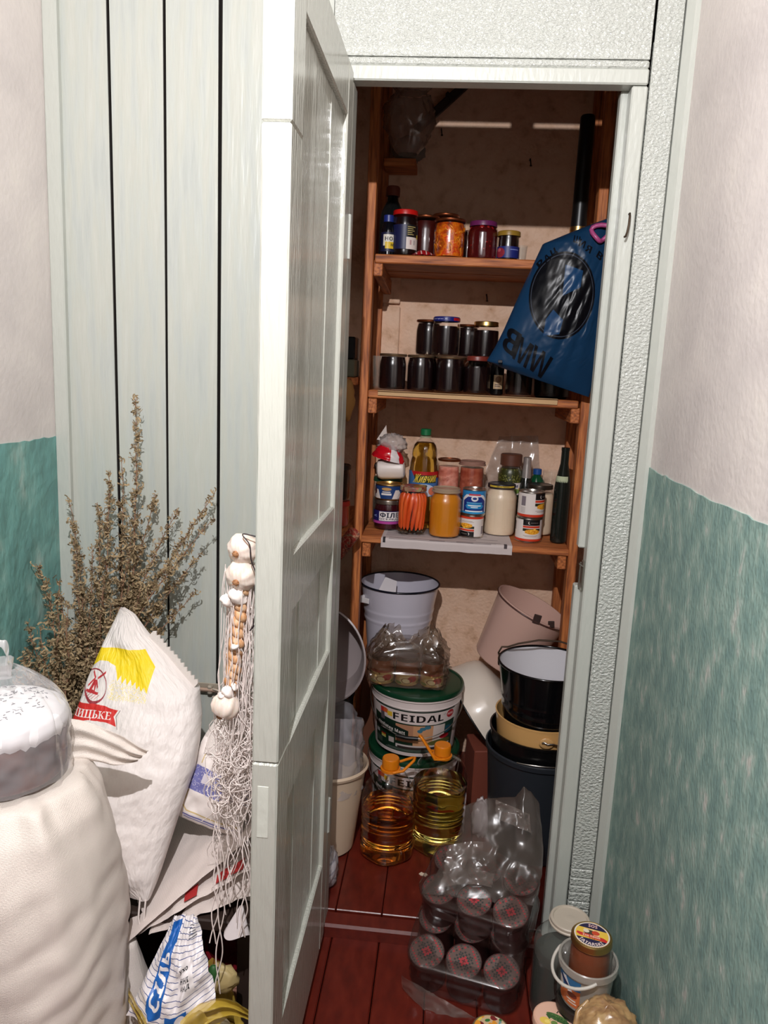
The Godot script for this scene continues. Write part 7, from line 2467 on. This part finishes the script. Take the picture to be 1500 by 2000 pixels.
	part("strand", b, mat(Color8(40, 26, 30), 0.5), w, w.position)
	# hank of white strings
	var s := thing("string_hank", "tangled hank of white strings hanging over the back of the door below the garlic", "string", Vector3(-0.34, 1.10, 0.48))
	var sm := mat(Color8(238, 226, 220), 0.75)
	for k in 3:
		b = MB.new()
		var cnt: int = [58, 58, 16][k]
		for i in cnt:
			var x0 := rng.randf_range(-0.362, -0.300)
			var z0 := rng.randf_range(0.44, 0.495) if k < 2 else rng.randf_range(0.49, 0.51)
			var pts := []
			var n := 16
			var bot := rng.randf_range(0.60, 0.74) if k < 2 else rng.randf_range(0.42, 0.6)
			var sway := rng.randf_range(-0.03, 0.012)
			for j in n:
				var q := j / (n - 1.0)
				var amp := 0.0035 + 0.017 * smoothstep(0.45, 0.8, q) * (1.0 if k < 2 else 0.4)
				pts.append(Vector3(x0 + sway * q + amp * sin(j * 1.9 + i * 1.3) * 0.7 + rng.randf_range(-1, 1) * amp * 0.7, lerpf(1.10 - 0.03 * rng.randf(), bot, q) + rng.randf_range(-1, 1) * amp, z0 + rng.randf_range(-1, 1) * amp * 0.7))
			b.tube(smooth(pts, 3), 0.00075, 4)
		tag(part("strands", b, sm, s, s.position), "", "", "", "stuff")
	b = MB.new()
	for i in 70:
		var c := Vector3(rng.randf_range(-0.375, -0.312), rng.randf_range(0.63, 0.80), rng.randf_range(0.46, 0.51))
		var r := rng.randf_range(0.009, 0.022)
		var bs := Basis(Vector3(rng.randf_range(-1, 1), rng.randf_range(-1, 1), 0.4).normalized(), rng.randf() * TAU)
		var pts := []
		for j in 13:
			var a := TAU * j / 12.0 * rng.randf_range(0.97, 1.03)
			pts.append(c + bs * Vector3(cos(a) * r, sin(a) * r * 1.5, 0.006 * sin(a * 2.0 + i)))
		b.tube(smooth(pts, 2), 0.00085, 4)
	tag(part("tangle", b, sm, s, s.position), "", "", "", "stuff")
	b = MB.new()
	for q in [[Vector3(-0.372, 0.62, 0.5), 0.24], [Vector3(-0.346, 0.62, 0.5), 0.16], [Vector3(-0.318, 0.6, 0.5), 0.2], [Vector3(-0.362, 0.6, 0.505), 0.32]]:
		for k in 2:
			var pts := []
			for j in 12:
				var f := j / 11.0
				pts.append(q[0] + Vector3(0.006 * sin(f * 11.0 + k * PI) + 0.004 * sin(f * 4.0), -q[1] * f, 0.004 * cos(f * 11.0 + k * PI)))
			b.tube(smooth(pts, 3), 0.0012, 4)
	part("hanging_ends", b, sm, s, s.position)

func smooth(p: Array, k: int) -> Array:
	var o := []
	for i in p.size() - 1:
		var a: Vector3 = p[maxi(i - 1, 0)]
		var d: Vector3 = p[mini(i + 2, p.size() - 1)]
		for j in k:
			o.append(p[i].cubic_interpolate(p[i + 1], a, d, float(j) / k))
	o.append(p[-1])
	return o

func wormwood() -> void:
	var t := thing("wormwood_bundle", "bundle of dried brown wormwood stalks standing in the left corner by the sacks", "dried herb", Vector3(-0.80, 0.42, 0.12))
	var sm := mat(Color8(140, 104, 82), 0.8)
	var leaf := MB.new()
	var twig := MB.new()
	# stem: foot, tip, bow
	var stems := [
		[Vector3(-0.76, 0.45, 0.10), Vector3(-0.700, 1.335, 0.045), 0.03], [Vector3(-0.77, 0.46, 0.12), Vector3(-0.515, 1.135, 0.05), -0.06], [Vector3(-0.76, 0.5, 0.14), Vector3(-0.512, 1.08, 0.08), -0.07],
		[Vector3(-0.74, 0.55, 0.12), Vector3(-0.54, 1.0, 0.06), -0.05], [Vector3(-0.78, 0.45, 0.10), Vector3(-0.655, 1.12, 0.04), -0.02], [Vector3(-0.76, 0.5, 0.13), Vector3(-0.60, 1.09, 0.05), -0.04],
		[Vector3(-0.80, 0.44, 0.12), Vector3(-0.790, 1.10, 0.05), 0.02], [Vector3(-0.82, 0.44, 0.13), Vector3(-0.845, 1.10, 0.07), 0.03], [Vector3(-0.80, 0.46, 0.16), Vector3(-0.755, 1.17, 0.06), 0.02],
		[Vector3(-0.83, 0.44, 0.14), Vector3(-0.875, 0.97, 0.15), 0.02], [Vector3(-0.84, 0.42, 0.18), Vector3(-0.868, 0.86, 0.22), 0.01], [Vector3(-0.80, 0.42, 0.2), Vector3(-0.79, 0.90, 0.2), 0.0],
		[Vector3(-0.82, 0.42, 0.22), Vector3(-0.82, 0.92, 0.18), 0.0], [Vector3(-0.78, 0.42, 0.18), Vector3(-0.735, 0.95, 0.14), 0.0], [Vector3(-0.77, 0.42, 0.16), Vector3(-0.70, 1.02, 0.08), 0.0],
		[Vector3(-0.85, 0.42, 0.16), Vector3(-0.885, 0.80, 0.2), 0.0], [Vector3(-0.76, 0.42, 0.16), Vector3(-0.665, 0.92, 0.1), -0.02], [Vector3(-0.8, 0.42, 0.14), Vector3(-0.82, 1.02, 0.1), 0.01],
		[Vector3(-0.86, 0.42, 0.24), Vector3(-0.86, 0.78, 0.28), 0.0], [Vector3(-0.76, 0.55, 0.12), Vector3(-0.565, 0.90, 0.05), -0.03], [Vector3(-0.77, 0.45, 0.1), Vector3(-0.73, 1.2, 0.05), 0.02], [Vector3(-0.83, 0.5, 0.12), Vector3(-0.86, 0.92, 0.1), 0.01], [Vector3(-0.8, 0.5, 0.2), Vector3(-0.83, 0.86, 0.24), 0.0], [Vector3(-0.79, 0.5, 0.22), Vector3(-0.77, 0.86, 0.24), 0.0], [Vector3(-0.76, 0.5, 0.16), Vector3(-0.71, 0.9, 0.16), 0.0], [Vector3(-0.8, 0.5, 0.14), Vector3(-0.775, 1.0, 0.1), 0.0], [Vector3(-0.85, 0.5, 0.2), Vector3(-0.87, 0.8, 0.24), 0.0]]
	for si in stems.size():
		var s: Array = stems[si]
		var a: Vector3 = s[0]
		var e: Vector3 = s[1]
		var pts := []
		var rad := []
		for j in 24:
			var q := j / 23.0
			var p := a.lerp(e, q)
			p.x += s[2] * sin(PI * q) + 0.006 * N(Vector3(q * 4.0, si, 0), 1.0)
			p.z += 0.01 * N(Vector3(q * 4.0, si, 5), 1.0)
			pts.append(p)
			rad.append(lerpf(0.0032, 0.0006, q))
		var sb := MB.new()
		sb.tube(pts, rad, 6)
		part("stem", sb, sm, t, t.position)
		var len := a.distance_to(e)
		var cnt := int(len * 140.0)
		for k in cnt:
			var q := rng.randf_range(0.22, 1.0)
			var i := mini(int(q * 23.0), 22)
			var p: Vector3 = pts[i].lerp(pts[i + 1], q * 23.0 - i)
			var dir: Vector3 = (pts[i + 1] - pts[i]).normalized()
			var out := Vector3(rng.randf_range(-1, 1), 0.2, rng.randf_range(-0.5, 0.9)).normalized()
			var d := (dir * 1.1 + out * 0.8).normalized()
			var ln := lerpf(0.085, 0.014, pow(q, 0.8)) * rng.randf_range(0.5, 1.15)
			if p.z + d.z * ln < 0.004: d.z = absf(d.z)
			if p.x + d.x * ln < -0.897: d.x = absf(d.x)
			var tip := p + d * ln + Vector3(0, -0.1 * ln, 0)
			twig.tube([p, p.lerp(tip, 0.5) + Vector3(0, 0.003, 0), tip], [0.0008, 0.0006, 0.0003], 3)
			for l in maxi(2, int(ln * 260.0)):
				var f := rng.randf_range(0.25, 1.02)
				var c := p.lerp(tip, f) + Vector3(rng.randf_range(-1, 1), rng.randf_range(-1, 1), rng.randf_range(-1, 1)) * 0.0035
				curl(leaf, c, rng.randf_range(0.0024, 0.0056) * (1.0 + 0.7 * (1.0 - q)))
	tag(part("twigs", twig, sm, t, t.position), "", "", "", "stuff")
	var lm := mat(Color.WHITE, 0.85)
	lm.albedo_texture = noise_tex(0.05, 128, 128, 2, ramp([[0.0, Color8(116, 100, 72)], [0.4, Color8(148, 128, 96)], [0.7, Color8(168, 144, 110)], [1.0, Color8(182, 162, 128)]]), 161)
	lm.uv1_triplanar = true
	lm.uv1_scale = Vector3(30, 30, 30)
	lm.backlight_enabled = true
	lm.backlight = Color(0.2, 0.17, 0.1)
	tag(part("curled_leaves", leaf, lm, t, t.position), "", "", "", "stuff")

# a tiny dry leaf, rolled in on itself
func curl(b: MB, c: Vector3, r: float) -> void:
	var bs := Basis(Vector3(rng.randf_range(-1, 1), rng.randf_range(-1, 1), rng.randf_range(-1, 1)).normalized(), rng.randf() * TAU)
	var k := rng.randf_range(0.5, 1.0)
	var p := []
	for j in 4:
		var a := j * 0.9
		p.append(Vector3(sin(a) * r * k, (j - 1.5) * r * 0.75, (1 - cos(a)) * r * 0.7))
	var w := Vector3(r * 0.32, 0, r * 0.2)
	for j in 3:
		b.quad(c + bs * (p[j] - w), c + bs * (p[j] + w), c + bs * (p[j + 1] + w), c + bs * (p[j + 1] - w))
